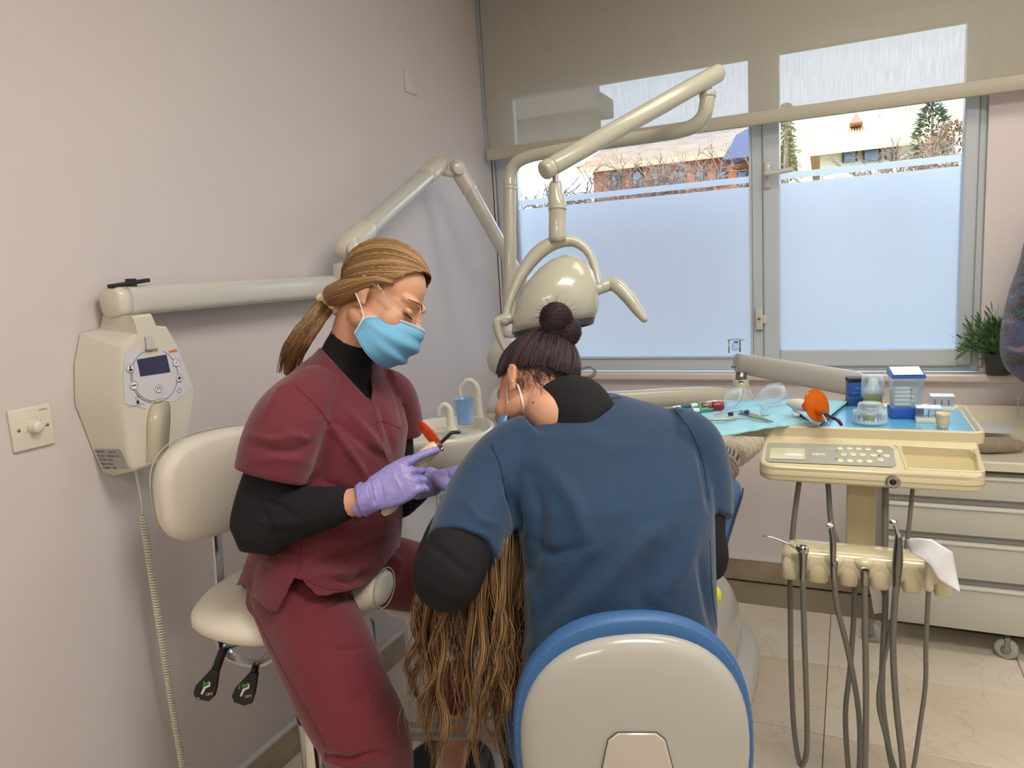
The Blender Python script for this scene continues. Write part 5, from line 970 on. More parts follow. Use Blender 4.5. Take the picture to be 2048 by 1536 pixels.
# moulded worktop tray with raised rim
wt0 = AY(1915, 940, YC-.02).x; wx0 = cx0-.02; wzf = AY(1990, 927, YC-.02).z; wzl = AY(1990, 945, YC-.02).z
wt = thing('worktop_tray', ((cx0+cx1)/2, YC+.2, wzl), 'cream moulded tray with raised rim on top of the cabinet', 'tray')
WM = M('worktop_cream', (222, 214, 192), .35, coat=.3)
wxc, wyc, ww, wd = (wx0+XR-.01)/2, (YC-.02+YW-.03)/2, XR-.01-wx0, YW-.03-YC+.02
def wr(ins, z, zb2=0): return [Vector((wxc+x, wyc+y, z+(zb2 if y > 0 else 0))) for x, y in rrect(ww-2*ins, wd-2*ins, max(.04-ins, .015), 6)]
zr_ = AY(1970, 812, YW-.03).z
mk('basin_tray', loft([wr(.01, wzl), wr(0, wzl+.004), wr(0, wzf, zr_-wzf-.0), wr(.004, wzf+.005, zr_-wzf), wr(.018, wzf+.005, zr_-wzf), wr(.045, wzf-.004, .01), wr(.06, wzf-.006, 0)]), WM, wt, 'auto')
# folded towel and paper
tw_ = AY(1965, 890, 2.95); tm = M('towel_beige', (158, 144, 122), .95, bump=.6, bscale=220, sheen=.3)
t = thing('folded_towel', tw_, 'folded beige towel roll lying on the cabinet tray', 'towel')
for k, (x, y, r, Yq) in enumerate(((1948, 888, .030, 2.98), (1968, 882, .033, 2.98), (1990, 886, .032, 2.99), (2010, 887, .026, 3.0))):
    c = AY(x, y, Yq); c.z = wzf-.004+r*.8; mk('fold', tube([c+Vector((-.06, .0, -.004)), c+Vector((-.02, -.015, .0)), c+Vector((.03, -.01, .004)), c+Vector((.05, .02, 0))], [r*.6, r*.8, r*.85, r*.5], seg=16), tm, t)
pp = [(1925, 826), (2002, 838), (2012, 848), (2022, 852), (2038, 868), (1960, 865)]; zp = wzf+.058
o = mk('paper_sheet', loft([[AZ(x, y, zp) for x, y in pp], [AZ(x, y, zp+.0015) for x, y in pp]]), M('paper_white', (226, 228, 230), .6), None, False); tag(o, 'white printed sheet of paper lying over the towel', 'paper')
# ================================================================ PLANT, JACKET
pp_ = AY(1996, 738, 3.215); pp_.z = .9515; pt_ = thing('potted_plant', pp_, 'artificial grass-like plant in a dark grey pot on the sill', 'plant')
mk('pot', lathe(pp_, Zn, [(.034, 0), (.036, .002), (.046, .078), (.048, .082), (.045, .082), (.042, .07), (.002, .068)], 32), M('pot_dark', (58, 58, 62), .5), pt_)
leafm = M('leaf_green', (96, 134, 78), .55, rgb2=(60, 96, 54), vscale=12); rn = random.Random(11); lf = []
def leaf(a, d, L_, w_, droop, out):
    d = d.normalized(); s_, _ = basis(d, Vector((rn.uniform(-1, 1), rn.uniform(-1, 1), .3))); pts = []
    for t_, k in ((0, .15), (.3, .9), (.6, 1), (.85, .6), (1, .05)): c = a+d*L_*t_-Zn*droop*t_*t_; pts.append((c-s_*w_*k, c+s_*w_*k))
    V = [q for p_ in pts for q in p_]; out.append((V, [[2*i, 2*i+1, 2*i+3, 2*i+2] for i in range(4)]))
for k in range(900):
    a = rn.uniform(0, 6.28); el = rn.uniform(.1, 1.45); b = pp_+Zn*.07+Vector((rn.uniform(-.03, .03), rn.uniform(-.02, .02), 0)); d = Vector((math.cos(a)*math.cos(el), math.sin(a)*math.cos(el)*.55, math.sin(el)+.1))
    f = rn.uniform(.2, 1); l = rn.uniform(.11, .235); c = b+d*l*f*.7; leaf(c, d+Vector((rn.uniform(-.4, .4), rn.uniform(-.4, .4), rn.uniform(.0, .6))), rn.uniform(.03, .055), .0035, .008, lf)
mk('foliage', join(*lf), leafm, pt_, False, kind='stuff')
sa = pp_+Zn*.075; stem = [sa, AY(1962, 672, 3.18), AY(1945, 692, 3.17), AY(1925, 706, 3.16)]; mk('stem', tube(stem, .0014, seg=6), leafm, pt_)
for q_ in smooth_path(stem, 4)[3:]:
    for sgn in (-1, 1):
        l2 = []; leaf(Vector(q_), Vector((-.7, -.2, .55*sgn-.1)), .034, .005, .004, l2); mk('leaf', l2[0], leafm, pt_, False)
# multicoloured knitted jacket, only its hanging sleeve is in view
km = bpy.data.materials.new('multicolour_knit'); km.use_nodes = True; n = km.node_tree.nodes; L = km.node_tree.links; b = n['Principled BSDF']; b.inputs['Roughness'].default_value = .95; b.inputs['Sheen Weight'].default_value = .4
t_n = n.new('ShaderNodeTexCoord'); mp_ = n.new('ShaderNodeMapping'); mp_.inputs['Scale'].default_value = (9, 9, 15); nz = n.new('ShaderNodeTexNoise'); nz.inputs['Scale'].default_value = 1.3; nz.inputs['Detail'].default_value = 5; nz.inputs['Distortion'].default_value = 1.0; r_ = n.new('ShaderNodeValToRGB')
L.new(t_n.outputs['Object'], mp_.inputs[0]); L.new(mp_.outputs[0], nz.inputs[0]); L.new(nz.outputs[0], r_.inputs[0]); L.new(r_.outputs[0], b.inputs['Base Color']); e = r_.color_ramp.elements; e[0].position = .3; e[0].color = lin((30, 110, 84))+(1,); e[1].position = .72; e[1].color = lin((150, 130, 150))+(1,)
for p_, c in ((.38, (40, 40, 48)), (.44, (78, 66, 72)), (.5, (62, 92, 128)), (.56, (70, 58, 96)), (.63, (120, 104, 108))): k = e.new(p_); k.color = lin(c)+(1,)
nb = n.new('ShaderNodeTexNoise'); nb.inputs['Scale'].default_value = 240; bp2 = n.new('ShaderNodeBump'); bp2.inputs['Strength'].default_value = .8; bp2.inputs['Distance'].default_value = .006; L.new(t_n.outputs['Object'], nb.inputs[0]); L.new(nb.outputs[0], bp2.inputs['Height']); L.new(bp2.outputs[0], b.inputs['Normal'])
d_ = 2.46; jb = C(2262, 640, 2.42); jb.y = 3.02; jk = thing('knitted_jacket', jb, 'multicoloured green, blue and purple knitted garment at the right edge', 'jacket')
mk('body', subs(loft([ell(jb+Vector((0, dy, z)), (a, 0, 0), (0, b, 0), 24, 2.4) for z, a, b, dy in ((.42, .07, .05, 0), (.40, .10, .06, 0), (.36, .17, .075, 0), (.28, .20, .085, 0), (.05, .19, .09, 0), (-.2, .20, .095, 0), (-.22, .19, .08, 0), (-.225, .15, .05, 0))])), km, jk)
mk('sleeve', subs(tube([jb+Vector((-.13, 0, .34)), C(2118, 470, d_), C(2100, 540, d_), C(2085, 600, d_), C(2073, 670, d_), C(2068, 720, d_), C(2072, 750, d_)], [.06, .083, .093, .101, .104, .092, .055], seg=20)), km, jk)
mk('collar', tube([jb+Vector((.07*math.cos(k*.5236), .045*math.sin(k*.5236), .43)) for k in range(13)], .018, seg=10), km, jk)
mk('hook', tube([Vector((jb.x, YW, jb.z+.47)), Vector((jb.x, 3.02, jb.z+.47)), Vector((jb.x, 3.0, jb.z+.50))], .008), STEEL, jk)
# ================================================================ PEOPLE
from mathutils.bvhtree import BVHTree
def bvh(*objs):
    out = []
    for o in objs:
        off = wloc(o); out.append(BVHTree.FromPolygons([v.co+off for v in o.data.vertices], [list(p.vertices) for p in o.data.polygons]))
    return out
def hit(trees, x, y, lift=.001, dflt=None):
    d = ray(x, y).normalized(); best = None
    for t in trees:
        p, n_, i, dist = t.ray_cast(EYE, d)
        if p and (best is None or dist < best[0]): best = (dist, p-d*lift)
    return best[1] if best else (C(x, y, dflt) if dflt else None)
def seam(name, trees, pts, r, mat, parent, n=6, lift=.0008, flat=1.0, label=None):
    q_ = smooth_path([(x, y, 0) for x, y in pts], n) if len(pts) > 2 else [np.array((pts[0][0]+(pts[1][0]-pts[0][0])*k/8, pts[0][1]+(pts[1][1]-pts[0][1])*k/8, 0)) for k in range(9)]
    P = [hit(trees, p[0], p[1], lift) for p in q_]; P = [p for p in P if p]
    if len(P) < 2: return None
    return mk(name, tube(P, r, seg=6, n=1, flat=flat), mat, parent, label=label)
def frame(Fc, Uc):
    """camera-space (right, up, away) directions -> world F, U, R"""
    F_ = (cr*Fc[0]+cu*Fc[1]+cf*Fc[2]).normalized(); U_ = cr*Uc[0]+cu*Uc[1]+cf*Uc[2]; U_ = (U_-F_*U_.dot(F_)).normalized(); return F_, U_, F_.cross(U_)
def CD(x, y, z): return (cr*x+cu*y+cf*z).normalized()
SKIN = M('skin', (212, 163, 133), .5, sss=.15, bump=.06, bscale=160, rgb2=(200, 146, 118), vscale=18)
BLKC = M('black_knit', (15, 14, 17), .9, bump=.15, bscale=300)
def head_parts(O, F_, U_, R_, s=1.0, neck=None, nose=True):
    L_ = lambda x, y, z: O+R_*x*s+F_*y*s+U_*z*s; A = (R_, F_, U_); P = []
    P.append(ball(L_(0, -.014, .034), .073*s, .092*s, .080*s, 28, 18, A)); P.append(ball(L_(0, .028, -.018), .060*s, .064*s, .086*s, 28, 18, A))
    P.append(ball(L_(0, .038, -.072), .047*s, .044*s, .034*s, 20, 12, A)); P.append(ball(L_(0, .072, -.096), .02*s, .018*s, .017*s, 14, 10, A))
    for k in (-1, 1):
        P.append(ball(L_(k*.036, .056, -.03), .026*s, .03*s, .03*s, 16, 10, A)); P.append(ball(L_(k*.05, .01, -.062), .02*s, .04*s, .022*s, 16, 10, A))
        P.append(tube([L_(k*.012, .086, .022), L_(k*.030, .079, .026), L_(k*.046, .060, .022)], [.008*s, .009*s, .007*s], seg=10))
        e = [(k*.070, .002, -.034), (k*.073, -.002, -.02), (k*.078, -.006, .004), (k*.081, -.014, .016), (k*.081, -.026, .014), (k*.079, -.029, -.002), (k*.074, -.020, -.020), (k*.070, -.008, -.034)]
        P.append(tube([L_(*q) for q in e], [.006*s, .0045*s, .004*s, .004*s, .0045*s, .0045*s, .005*s, .006*s], seg=8)); P.append(ball(L_(k*.075, -.014, -.006), .008*s, .014*s, .022*s, 14, 8, A))
    if nose: P.append(tube([L_(0, .086, .014), L_(0, .098, -.006), L_(0, .110, -.026), L_(0, .098, -.036)], [.008*s, .0085*s, .0115*s, .010*s], seg=12)); P.append(ball(L_(0, .094, -.062), .022*s, .010*s, .011*s, 14, 8, A))
    return P, L_
HC, HRR = (0, -.016, .036), (.081, .101, .090)
def hair_cap(name, O, F_, U_, R_, mat, parent, s=1.0, front=(.44, .50), low=(.15, .6), grow=1.0):
    L_ = lambda x, y, z: O+R_*x*s+F_*y*s+U_*z*s
    V, F = ball(L_(*HC), HRR[0]*s*.975*grow, HRR[1]*s*.975*grow, HRR[2]*s*.975*grow, 64, 48, (R_, F_, U_)); V = [Vector(v) for v in V]
    def ok(v):
        d = v-L_(*HC); x, y, z = d.dot(R_)/(HRR[0]*s), d.dot(F_)/(HRR[1]*s), d.dot(U_)/(HRR[2]*s); return y-front[0]*z < front[1] and z > -low[0]-low[1]*max(0, .2-y)
    k = [ok(v) for v in V]; F = [f for f in F if all(k[i] for i in f)]; return mk(name, (V, F), mat, parent)
def scalp_strands(O, F_, U_, R_, tie, n, s=1.0, seed=1, front=(.44, .50), k_end=1.0, npt=14, zmin=-.32, back=False, lift=1.0):
    rnd = random.Random(seed); out = []; td = Vector(tie).normalized()
    c0 = Vector(HC)
    for i in range(n):
        if back: # start on the nape / sides, sweep up
            a = rnd.uniform(-math.pi, math.pi); x, y = math.sin(a), -math.cos(a) if abs(a) < 2.4 else -math.cos(a); z = -.15-.6*max(0, .2-y)+rnd.uniform(-.03, .12); sd = Vector((x, y, z))
            if sd.y-front[0]*sd.z > front[1]+.02: sd.z = (sd.y-front[1])/front[0]
        else:
            a = rnd.uniform(-1.32, 1.32); sd = Vector((math.sin(a), 0, 0)); x = math.sin(a)*.97; zz_ = math.cos(a); z = -.25+.95*max(0, zz_)**.8; y = front[1]+front[0]*z+rnd.uniform(-.06, .0); sd = Vector((x, y, z))
        sd.normalize(); jr = rnd.uniform(.985, 1.03)*lift; w1 = rnd.uniform(-.05, .05); P = []
        om = math.acos(max(-.9999, min(.9999, sd.dot(td)))); f0 = rnd.uniform(0, .25) if rnd.random() < .35 else 0; f1 = 1 if rnd.random() < .8 else rnd.uniform(.6, 1)
        for j in range(npt):
            t_ = f0+(f1-f0)*j/(npt-1); q_ = (sd*math.sin((1-t_)*om)+td*math.sin(t_*om))/math.sin(om); q_ = (q_+Vector((w1, w1*.5, -w1))*math.sin(t_*math.pi)).normalized()*jr
            p = c0+Vector((q_.x*HRR[0], q_.y*HRR[1], q_.z*HRR[2])); P.append(tuple(O+R_*p.x*s+F_*p.y*s+U_*p.z*s))
        out.append(P)
    return out
def hand(w_, P, N, side, curls, thumb=(.75, .55, -.25), s=1.0, r=.0094, spread=1.0, tcurl=(.3, .4)):
    P = P.normalized(); N = (N-P*N.dot(P)).normalized(); T_ = P.cross(N)*side; parts = []
    rr = [(-.03, .027, .021), (-.0, .028, .02), (.03, .038, .0185), (.06, .043, .0165), (.085, .042, .0145), (.098, .036, .011)]
    parts.append(loft([ell(w_+P*a*s, T_*b*s, N*c*s, 24, 2.4) for a, b, c in rr]))
    for k, (off, ln) in enumerate(((.0295, .072), (.0095, .080), (-.0105, .074), (-.029, .058))):
        p = w_+P*.078*s+T_*off*s; d = (P+T_*off*spread*1.4).normalized(); pts = [p]; rad = [r*1.05*s]; ang = 0; p = p+d*.02*s; pts.append(p); rad.append(r*1.04*s); ax = d.cross(N)
        for j, (frac, c) in enumerate(zip((.46, .30, .24), curls[k])):
            ang += c; dd = (d*math.cos(ang)-N*math.sin(ang)).normalized(); p = p+dd*ln*frac*.5*s; pts.append(p); rad.append(r*(.98-.07*j)*s); p = p+dd*ln*frac*.5*s; pts.append(p); rad.append(r*(.97-.1*j)*s)
        parts.append(tube(pts, rad, seg=12, n=3))
    b = w_+P*.022*s+T_*.022*s; d = (P*thumb[0]+T_*thumb[1]+N*thumb[2]).normalized(); p1 = b+d*.04*s; d2 = (d*math.cos(tcurl[0])-N*math.sin(tcurl[0])*.6+P*math.sin(tcurl[0])*.8).normalized(); p2 = p1+d2*.034*s; d3 = (d2*math.cos(tcurl[1])-N*math.sin(tcurl[1])*.5+P*math.sin(tcurl[1])*.6).normalized(); p3 = p2+d3*.026*s
    parts.append(tube([b, p1, p2, p3], [r*1.6*s, r*1.25*s, r*1.08*s, r*.85*s], seg=14, n=4)); return parts
def garment(c, a, b, R_, F_, e=2.25, n=40): return ell(c, R_*a, F_*b, n, e)

# ================================================================ ASSISTANT (burgundy)
TUN = M('burgundy_cotton', (104, 32, 44), .8, bump=.25, bscale=240, var=.08, vscale=7, sheen=.25)
TRS = M('burgundy_trouser', (108, 32, 42), .8, bump=.25, bscale=240, var=.08, vscale=7, sheen=.25)
TSEAM = M('burgundy_seam', (96, 30, 43), .85)
GLV = M('lilac_nitrile', (146, 138, 198), .38, bump=.35, bscale=70, var=.06, vscale=20)
fA = (HR*.86-HF*.42).normalized(); rA = Vector((fA.y, -fA.x, 0))
asst = thing('person', C(640, 1228, 1.66)-Zn*.0, 'seated assistant in burgundy scrubs with blue face mask and lilac gloves', 'person')
asst.location.z = 0
TS = [(1205, 618, .160, .122), (1180, 626, .168, .132), (1140, 640, .170, .140), (1075, 655, .165, .148), (1000, 664, .155, .145), (930, 668, .155, .142), (870, 676, .158, .140), (815, 674, .160, .120), (775, 668, .155, .098), (745, 670, .132, .078), (722, 678, .100, .066), (702, 688, .068, .055), (690, 692, .058, .05)]
def torso(k, ymax=9999): return loft([garment(C(x, y, 1.65), max(a+k, .02), max(b+k, .02), rA, fA) for y, x, a, b in TS if y < ymax])
Fh, Uh, Rh = frame((.82, -.50, -.24), (.46, .86, .05))
eyeR = C(821, 627, 1.56); Oh = eyeR-Rh*.030-Fh*.086-Uh*.002
HP, Lh = head_parts(Oh, Fh, Uh, Rh)
neckb = C(690, 745, 1.645); neckt = Lh(0, -.022, -.07)
shR, elR, wrR = C(592, 800, 1.50), C(530, 1032, 1.47), C(728, 999, 1.44)
shL, elL, wrL = C(782, 785, 1.76), C(792, 990, 1.80), C(850, 966, 1.60)
hpR, knR, hpL, knL = C(600, 1190, 1.58), C(728, 1462, 1.46), C(700, 1140, 1.76), C(878, 1182, 1.95)
anR = knR+Vector((-.03, .03, -.50)); anL = C(908, 1440, 2.12)
body = fuse('body', HP+[tube([neckt+Uh*.03, neckt, neckb, neckb-Zn*.04], [.048, .05, .052, .06], seg=20), torso(-.03), tube([shR, elR, wrR], [.05, .042, .026]), tube([wrR, wrR+CD(.9, .42, .1)*.07], [.024, .011]), tube([shL, elL, C(835, 972, 1.66), wrL], [.04, .034, .028, .025]), tube([wrL, wrL+CD(.88, .22, -.05)*.05], [.024, .011]),
    tube([hpR, knR, anR], [.085, .065, .04]), tube([hpL, knL, anL], [.085, .06, .036]), tube([anL, anL+CD(.1, -.75, -.4)*.06, anL+CD(.0, -.7, -.5)*.12], [.036, .034, .03]), tube([anR, anR-Zn*.05, anR+Vector((.1, .0, -.06))], [.04, .038, .03])], SKIN, asst, .0042, 3)
# garments
Usk = [tube([C(600, 785, 1.51), shR, C(555, 915, 1.475), elR+CD(-.1, -.2, 0)*.02, C(560, 1034, 1.47), C(620, 1022, 1.46), C(694, 1007, 1.445)], [.032, .038, .052, .060, .059, .050, .0325], seg=22, n=6), tube([shL, C(790, 880, 1.79), elL, C(835, 972, 1.66)], [.034, .045, .052, .036], seg=22)]
def cuffcut(V, F): return folds(V, F, [([(490, 990), (560, 1010), (600, 1040)], 7, -.004), ([(500, 1040), (560, 1050), (640, 1040)], 8, .003), ([(520, 1010), (545, 1060)], 6, -.003)], .003, 14, 3)
us = fuse('turtleneck', Usk+[torso(-.012, 1040), tube([C(690, 780, 1.65), C(692, 722, 1.64), C(705, 690, 1.63), C(712, 672, 1.62)], [.07, .060, .0555, .0545], seg=28, dome=False)], BLKC, asst, .005, 3, post=cuffcut, label='black turtleneck undershirt')
tfolds = [([(640, 870), (600, 900), (560, 905), (500, 890)], 9, -.006), ([(560, 860), (620, 880), (650, 860)], 7, .004), ([(500, 870), (540, 880), (600, 872)], 7, .004), ([(500, 925), (560, 915), (620, 925)], 8, .003),
    ([(668, 850), (655, 900), (640, 950), (610, 985)], 10, -.010), ([(655, 840), (700, 905), (735, 960)], 8, .006), ([(675, 845), (740, 900), (790, 925)], 7, -.004), ([(690, 815), (745, 880), (790, 940)], 8, .006), ([(640, 960), (700, 985), (760, 980)], 8, -.004),
    ([(760, 815), (775, 860), (785, 900)], 6, -.005), ([(785, 770), (800, 810), (806, 850)], 6, -.005), ([(600, 760), (560, 780), (530, 830)], 9, .004),
    ([(620, 1130), (700, 1110), (780, 1070)], 9, -.006), ([(610, 1150), (680, 1150), (760, 1120)], 9, .007), ([(640, 1085), (720, 1075), (790, 1050)], 8, .005), ([(650, 1060), (730, 1040), (790, 1000)], 9, -.005), ([(520, 1100), (560, 1120), (600, 1120)], 9, -.004), ([(640, 1150), (700, 1165), (740, 1140)], 6, -.006),
    ([(600, 1110), (596, 1150), (580, 1180)], 4, -.004), ([(545, 1000), (570, 1080), (560, 1150)], 12, .003)]
vneck = [(629, 681), (660, 716), (700, 760), (743, 806), (746, 780), (742, 745), (738, 714), (752, 680), (700, 630), (630, 640)]
slit = [(380, 1168), (487, 1168), (505, 1192), (540, 1223), (553, 1222), (572, 1186), (590, 1154), (606, 1160), (638, 1192), (700, 1180), (738, 1166), (770, 1130), (796, 1096), (850, 1100), (850, 1450), (380, 1450)]
def tpost(V, F):
    V, F = folds(V, F, tfolds, .005, 7, 1); V, F = cutout(V, F, vneck, True, 1.75); return cutout(V, F, slit, False)
sleeves = [tube([C(645, 772, 1.57), C(612, 800, 1.525), C(584, 838, 1.50), C(560, 890, 1.475), C(541, 955, 1.465)], [.05, .064, .076, .077, .073], seg=28, dome=False), tube([C(755, 768, 1.70), C(785, 790, 1.76), C(800, 835, 1.79), C(806, 872, 1.80)], [.045, .053, .053, .050], seg=24, dome=False)]
flap = [loft([[C(x, y, d_) for x, y, d_ in q_] for q_ in ([(490, 1130, 1.56), (500, 1120, 1.62), (596, 1150, 1.50), (590, 1140, 1.48)], [(487, 1165, 1.56), (495, 1160, 1.62), (585, 1165, 1.50), (584, 1160, 1.475)], [(512, 1200, 1.54), (520, 1200, 1.60), (560, 1205, 1.50), (556, 1205, 1.475)], [(536, 1222, 1.52), (540, 1222, 1.53), (552, 1222, 1.50), (550, 1222, 1.49)])])]
tn = fuse('tunic', [torso(.004), loft([garment(C(x, y, 1.65), a, b, rA, fA) for y, x, a, b in ((1218, 614, .172, .136), (1208, 618, .182, .148), (1170, 630, .186, .156), (1120, 646, .178, .158), (1060, 658, .165, .150))])]+[tube([C(618, 1100, 1.60), C(622, 1165, 1.565), C(640, 1240, 1.54)], [.10, .118, .118], dome=False, seg=30)]+sleeves+flap, TUN, asst, .005, 4, post=tpost, label='burgundy short-sleeved V-neck tunic'); solid(tn, .0022, -1)
trees = bvh(tn)
seam('neck_band', trees, [(628, 680), (662, 716), (702, 760), (742, 806)], .0035, TUN, tn, lift=.002, flat=.5); seam('neck_band', trees, [(744, 806), (748, 780), (745, 745), (741, 716)], .0032, TUN, tn, lift=.002, flat=.5)
for s_ in ([(590, 770), (640, 820), (660, 850)], [(478, 938), (540, 968), (598, 966)], [(746, 812), (752, 840), (756, 862)], [(600, 1075), (602, 1110), (592, 1152)], [(745, 850), (765, 843), (803, 858)], [(760, 850), (764, 890), (775, 925)], [(612, 1160), (650, 1176), (700, 1182)]): seam('stitch_line', trees, s_, .0009, TSEAM, tn, lift=.0004)
rfolds = [([(560, 1215), (600, 1230), (650, 1200)], 8, .004), ([(735, 1290), (700, 1300), (660, 1296)], 7, -.003), ([(650, 1510), (700, 1522), (770, 1500)], 6, -.007), ([(650, 1518), (700, 1530), (770, 1512)], 5, .005), ([(640, 1230), (680, 1200), (730, 1180)], 8, -.005), ([(760, 1370), (740, 1400), (745, 1440)], 9, .004), ([(740, 1380), (700, 1410)], 10, -.003), ([(770, 1100), (800, 1130), (780, 1180)], 10, .004)]
tr_ = fuse('trousers', [tube([C(610, 1150, 1.60), hpR, C(648, 1300, 1.50), C(692, 1400, 1.45), C(728, 1468, 1.44), knR+Vector((0, .02, -.12)), anR+Zn*.05], [.09, .102, .100, .092, .086, .080, .068], seg=32, n=6), tube([C(700, 1110, 1.72), hpL, C(800, 1148, 1.86), knL, C(900, 1290, 2.02), C(908, 1398, 2.1)], [.085, .090, .088, .082, .066, .055], seg=28, n=6), loft([garment(C(x, y, 1.65), a, b, rA, fA) for y, x, a, b in ((1250, 612, .11, .10), (1200, 618, .150, .122), (1150, 630, .155, .128), (1090, 640, .13, .12))])], TRS, asst, .006, 4, post=lambda V, F: folds(V, F, rfolds, .006, 6, 2), label='burgundy trousers')
seam('stitch_line', bvh(tr_), [(500, 1210), (560, 1330), (640, 1470), (655, 1530)], .0008, TSEAM, tr_)
def shoe(an, d, name_par):
    mk('shoe', subs(loft([ell(an+d*a-Zn*z, Vector((-d.y, d.x, 0))*w_, Zn*h_, 16, 2.4) for a, z, w_, h_ in ((-.065, .035, .02, .02), (-.055, .03, .034, .035), (0, .035, .038, .035), (.07, .045, .044, .028), (.12, .05, .042, .022), (.145, .052, .025, .014))])), M('clog_white', (226, 222, 208), .4), name_par)
dL = (CD(-.15, -.1, -1)); dL.z = 0; dL.normalize(); shoe(anL+CD(-.03, -.9, 0)*.065, dL, asst); shoe(anR-Zn*.06, fA, asst)
# right hand in front, left hand curled behind it
c90 = math.radians
gR = fuse('glove', [tube([wrR-CD(.9, .3, 0)*.006, wrR+CD(.9, .35, 0)*.02], [.033, .031], n=1, seg=24, dome=False)]+hand(wrR+CD(.9, .3, 0)*.006, CD(.88, .42, .12), CD(-.12, .25, -.95), -1, [(.12, .28, .2), (1.0, 1.15, .6), (1.1, 1.2, .6), (1.15, 1.2, .6)], (.95, .34, -.45)), GLV, asst, .0024, 2, post=lambda V, F: folds(V, F, [([(745, 965), (752, 1000), (750, 1018)], 3, .0015), ([(760, 960), (768, 1000), (764, 1014)], 3, -.0015), ([(785, 945), (800, 975), (812, 1000)], 3, .001), ([(835, 925), (850, 935)], 3, -.0012)], .0012, 40, 5), label='lilac nitrile glove on the nearer hand')
mk('glove_cuff', tube([p for p in ell(wrR+CD(.9, .3, 0)*.0, CD(-.25, .95, 0)*.0335, CD(-.1, 0, -1)*.0335, 24)]+[ell(wrR, CD(-.25, .95, 0)*.0335, CD(-.1, 0, -1)*.0335, 24)[0]], .0021, seg=6, n=2), GLV, gR)
gL = fuse('glove', [tube([wrL-CD(.88, .22, -.05)*.025, wrL+CD(.88, .22, -.05)*.02], [.032, .032], n=1, seg=24)]+hand(wrL+CD(.88, .2, 0)*.008, CD(.88, .22, -.05), CD(-.2, .9, .25), 1, [(1.0, .9, .5), (1.15, .95, .5), (1.25, 1.0, .5), (1.3, 1.0, .5)], (.7, .45, -.75), tcurl=(.5, .6), s=1.1), GLV, asst, .0024, 2, post=lambda V, F: folds(V, F, [([(880, 930), (895, 945), (900, 965)], 3, -.001), ([(905, 925), (920, 945)], 3, .001)], .0012, 40, 6), label='lilac nitrile glove on the farther hand')
# face details
SK2 = M('skin_shade', (178, 120, 98), .5); BROW = M('brow_brown', (92, 64, 50), .7)
for k in (1,):
    mk('eyelid', ball(Lh(k*.031, .0795, .002), .0155, .0115, .0085, 16, 10, (Rh, Fh, Uh)), SKIN, asst); mk('eyelashes', tube([Lh(k*.017, .090, -.004), Lh(k*.031, .0935, -.0068), Lh(k*.046, .082, -.004)], .0013, seg=6), M('lash', (40, 28, 26), .6), asst)
    mk('eyebrow', tube([Lh(k*.014, .0965, .022), Lh(k*.03, .0955, .029), Lh(k*.052, .074, .024)], [.0025, .003, .0012], flat=.5, seg=8), BROW, asst)
MSK = M('mask_blue', (112, 178, 214), .75, bump=.15, bscale=200, var=.04)
g = []
for i in range(25):
    v = i/24; row = []
    hw = .047 if v < .12 else (.05+.024*min(1, (v-.12)/.35)); yc = .131-.016*abs(v-.30)*2-(.02*max(0, v-.7)/.3); zc_ = -.012-.110*v; ys = .052-.03*min(1, v/.4); pl_z = .006*math.sin(v*math.pi*6)*max(0, 1-abs(math.sin(v*9))*.3) if .15 < v < .85 else 0
    for j in range(33):
        u = -1+2*j/32; a = u*math.pi/2; x = hw*math.sin(a)*1.0; y = ys+(yc-ys)*max(0, math.cos(a))**.75+pl_z*math.cos(a); z = zc_-.010*(1-v)*abs(u)**2*1.6+.030*v*abs(u)**3-.004*v
        row.append(Lh(x, y, z))
    g.append(row)
mo_ = mk('face_mask', sheet(g), MSK, asst, label='pale blue pleated surgical mask'); solid(mo_, .0012)
mk('mask_binding', tube(g[0], .0016, seg=6, n=1, flat=.6), M('mask_white', (214, 226, 230), .7), mo_); mk('mask_binding', tube(g[2], .0009, seg=6, n=1), M('mask_white'), mo_); mk('mask_binding', tube(g[-1], .0012, seg=6, n=1), MSK, mo_)
for jj in (0, 32): mk('mask_binding', tube([r_[jj] for r_ in g], .0013, seg=6, n=1), M('mask_white'), mo_)
for k, jj in ((1, 32), (-1, 0)):
    mk('ear_loop', tube([g[1][jj], Lh(k*.068, .048, -.006), Lh(k*.078, .014, .014), Lh(k*.084, -.01, .022)], .0016, seg=6, flat=.6), M('elastic_white', (228, 222, 212), .7), mo_)
    mk('ear_loop', tube([g[18][jj], Lh(k*.074, .018, -.055), Lh(k*.077, -.004, -.036), Lh(k*.082, -.026, -.02)], .0016, seg=6, flat=.6), M('elastic_white'), mo_)
gs_ = mk('glasses', tube([Lh(.084, .0, .012), Lh(.075, .06, .006), Lh(.066, .088, .002), Lh(.045, .104, -.006), Lh(.02, .116, -.004)], .0009, seg=6), M('glasses_rim', (176, 156, 126), .3), asst, label='thin clear safety glasses')
for k in (): mk('glasses_lens', loft([[Lh(k*.036+.026*math.cos(a), .108-.012*abs(math.cos(a)), .0+.017*math.sin(a))+Fh*o for a in [q*.3927 for q in range(16)]] for o in (0, .0012)]), clearmat('lens_clear', (246, 248, 250), .02), gs_)
BLO = hairmat('blonde_hair', (104, 72, 44), (186, 148, 98)); BLC = M('blonde_base', (136, 100, 64), .6, stretch=(1, 1, 1), var=.2, vscale=30)
hr_ = hair_cap('hair', Oh, Fh, Uh, Rh, BLC, asst, front=(.44, .47), low=(.30, 1.15)); hr_['label'] = 'straight blonde-brown hair drawn back'
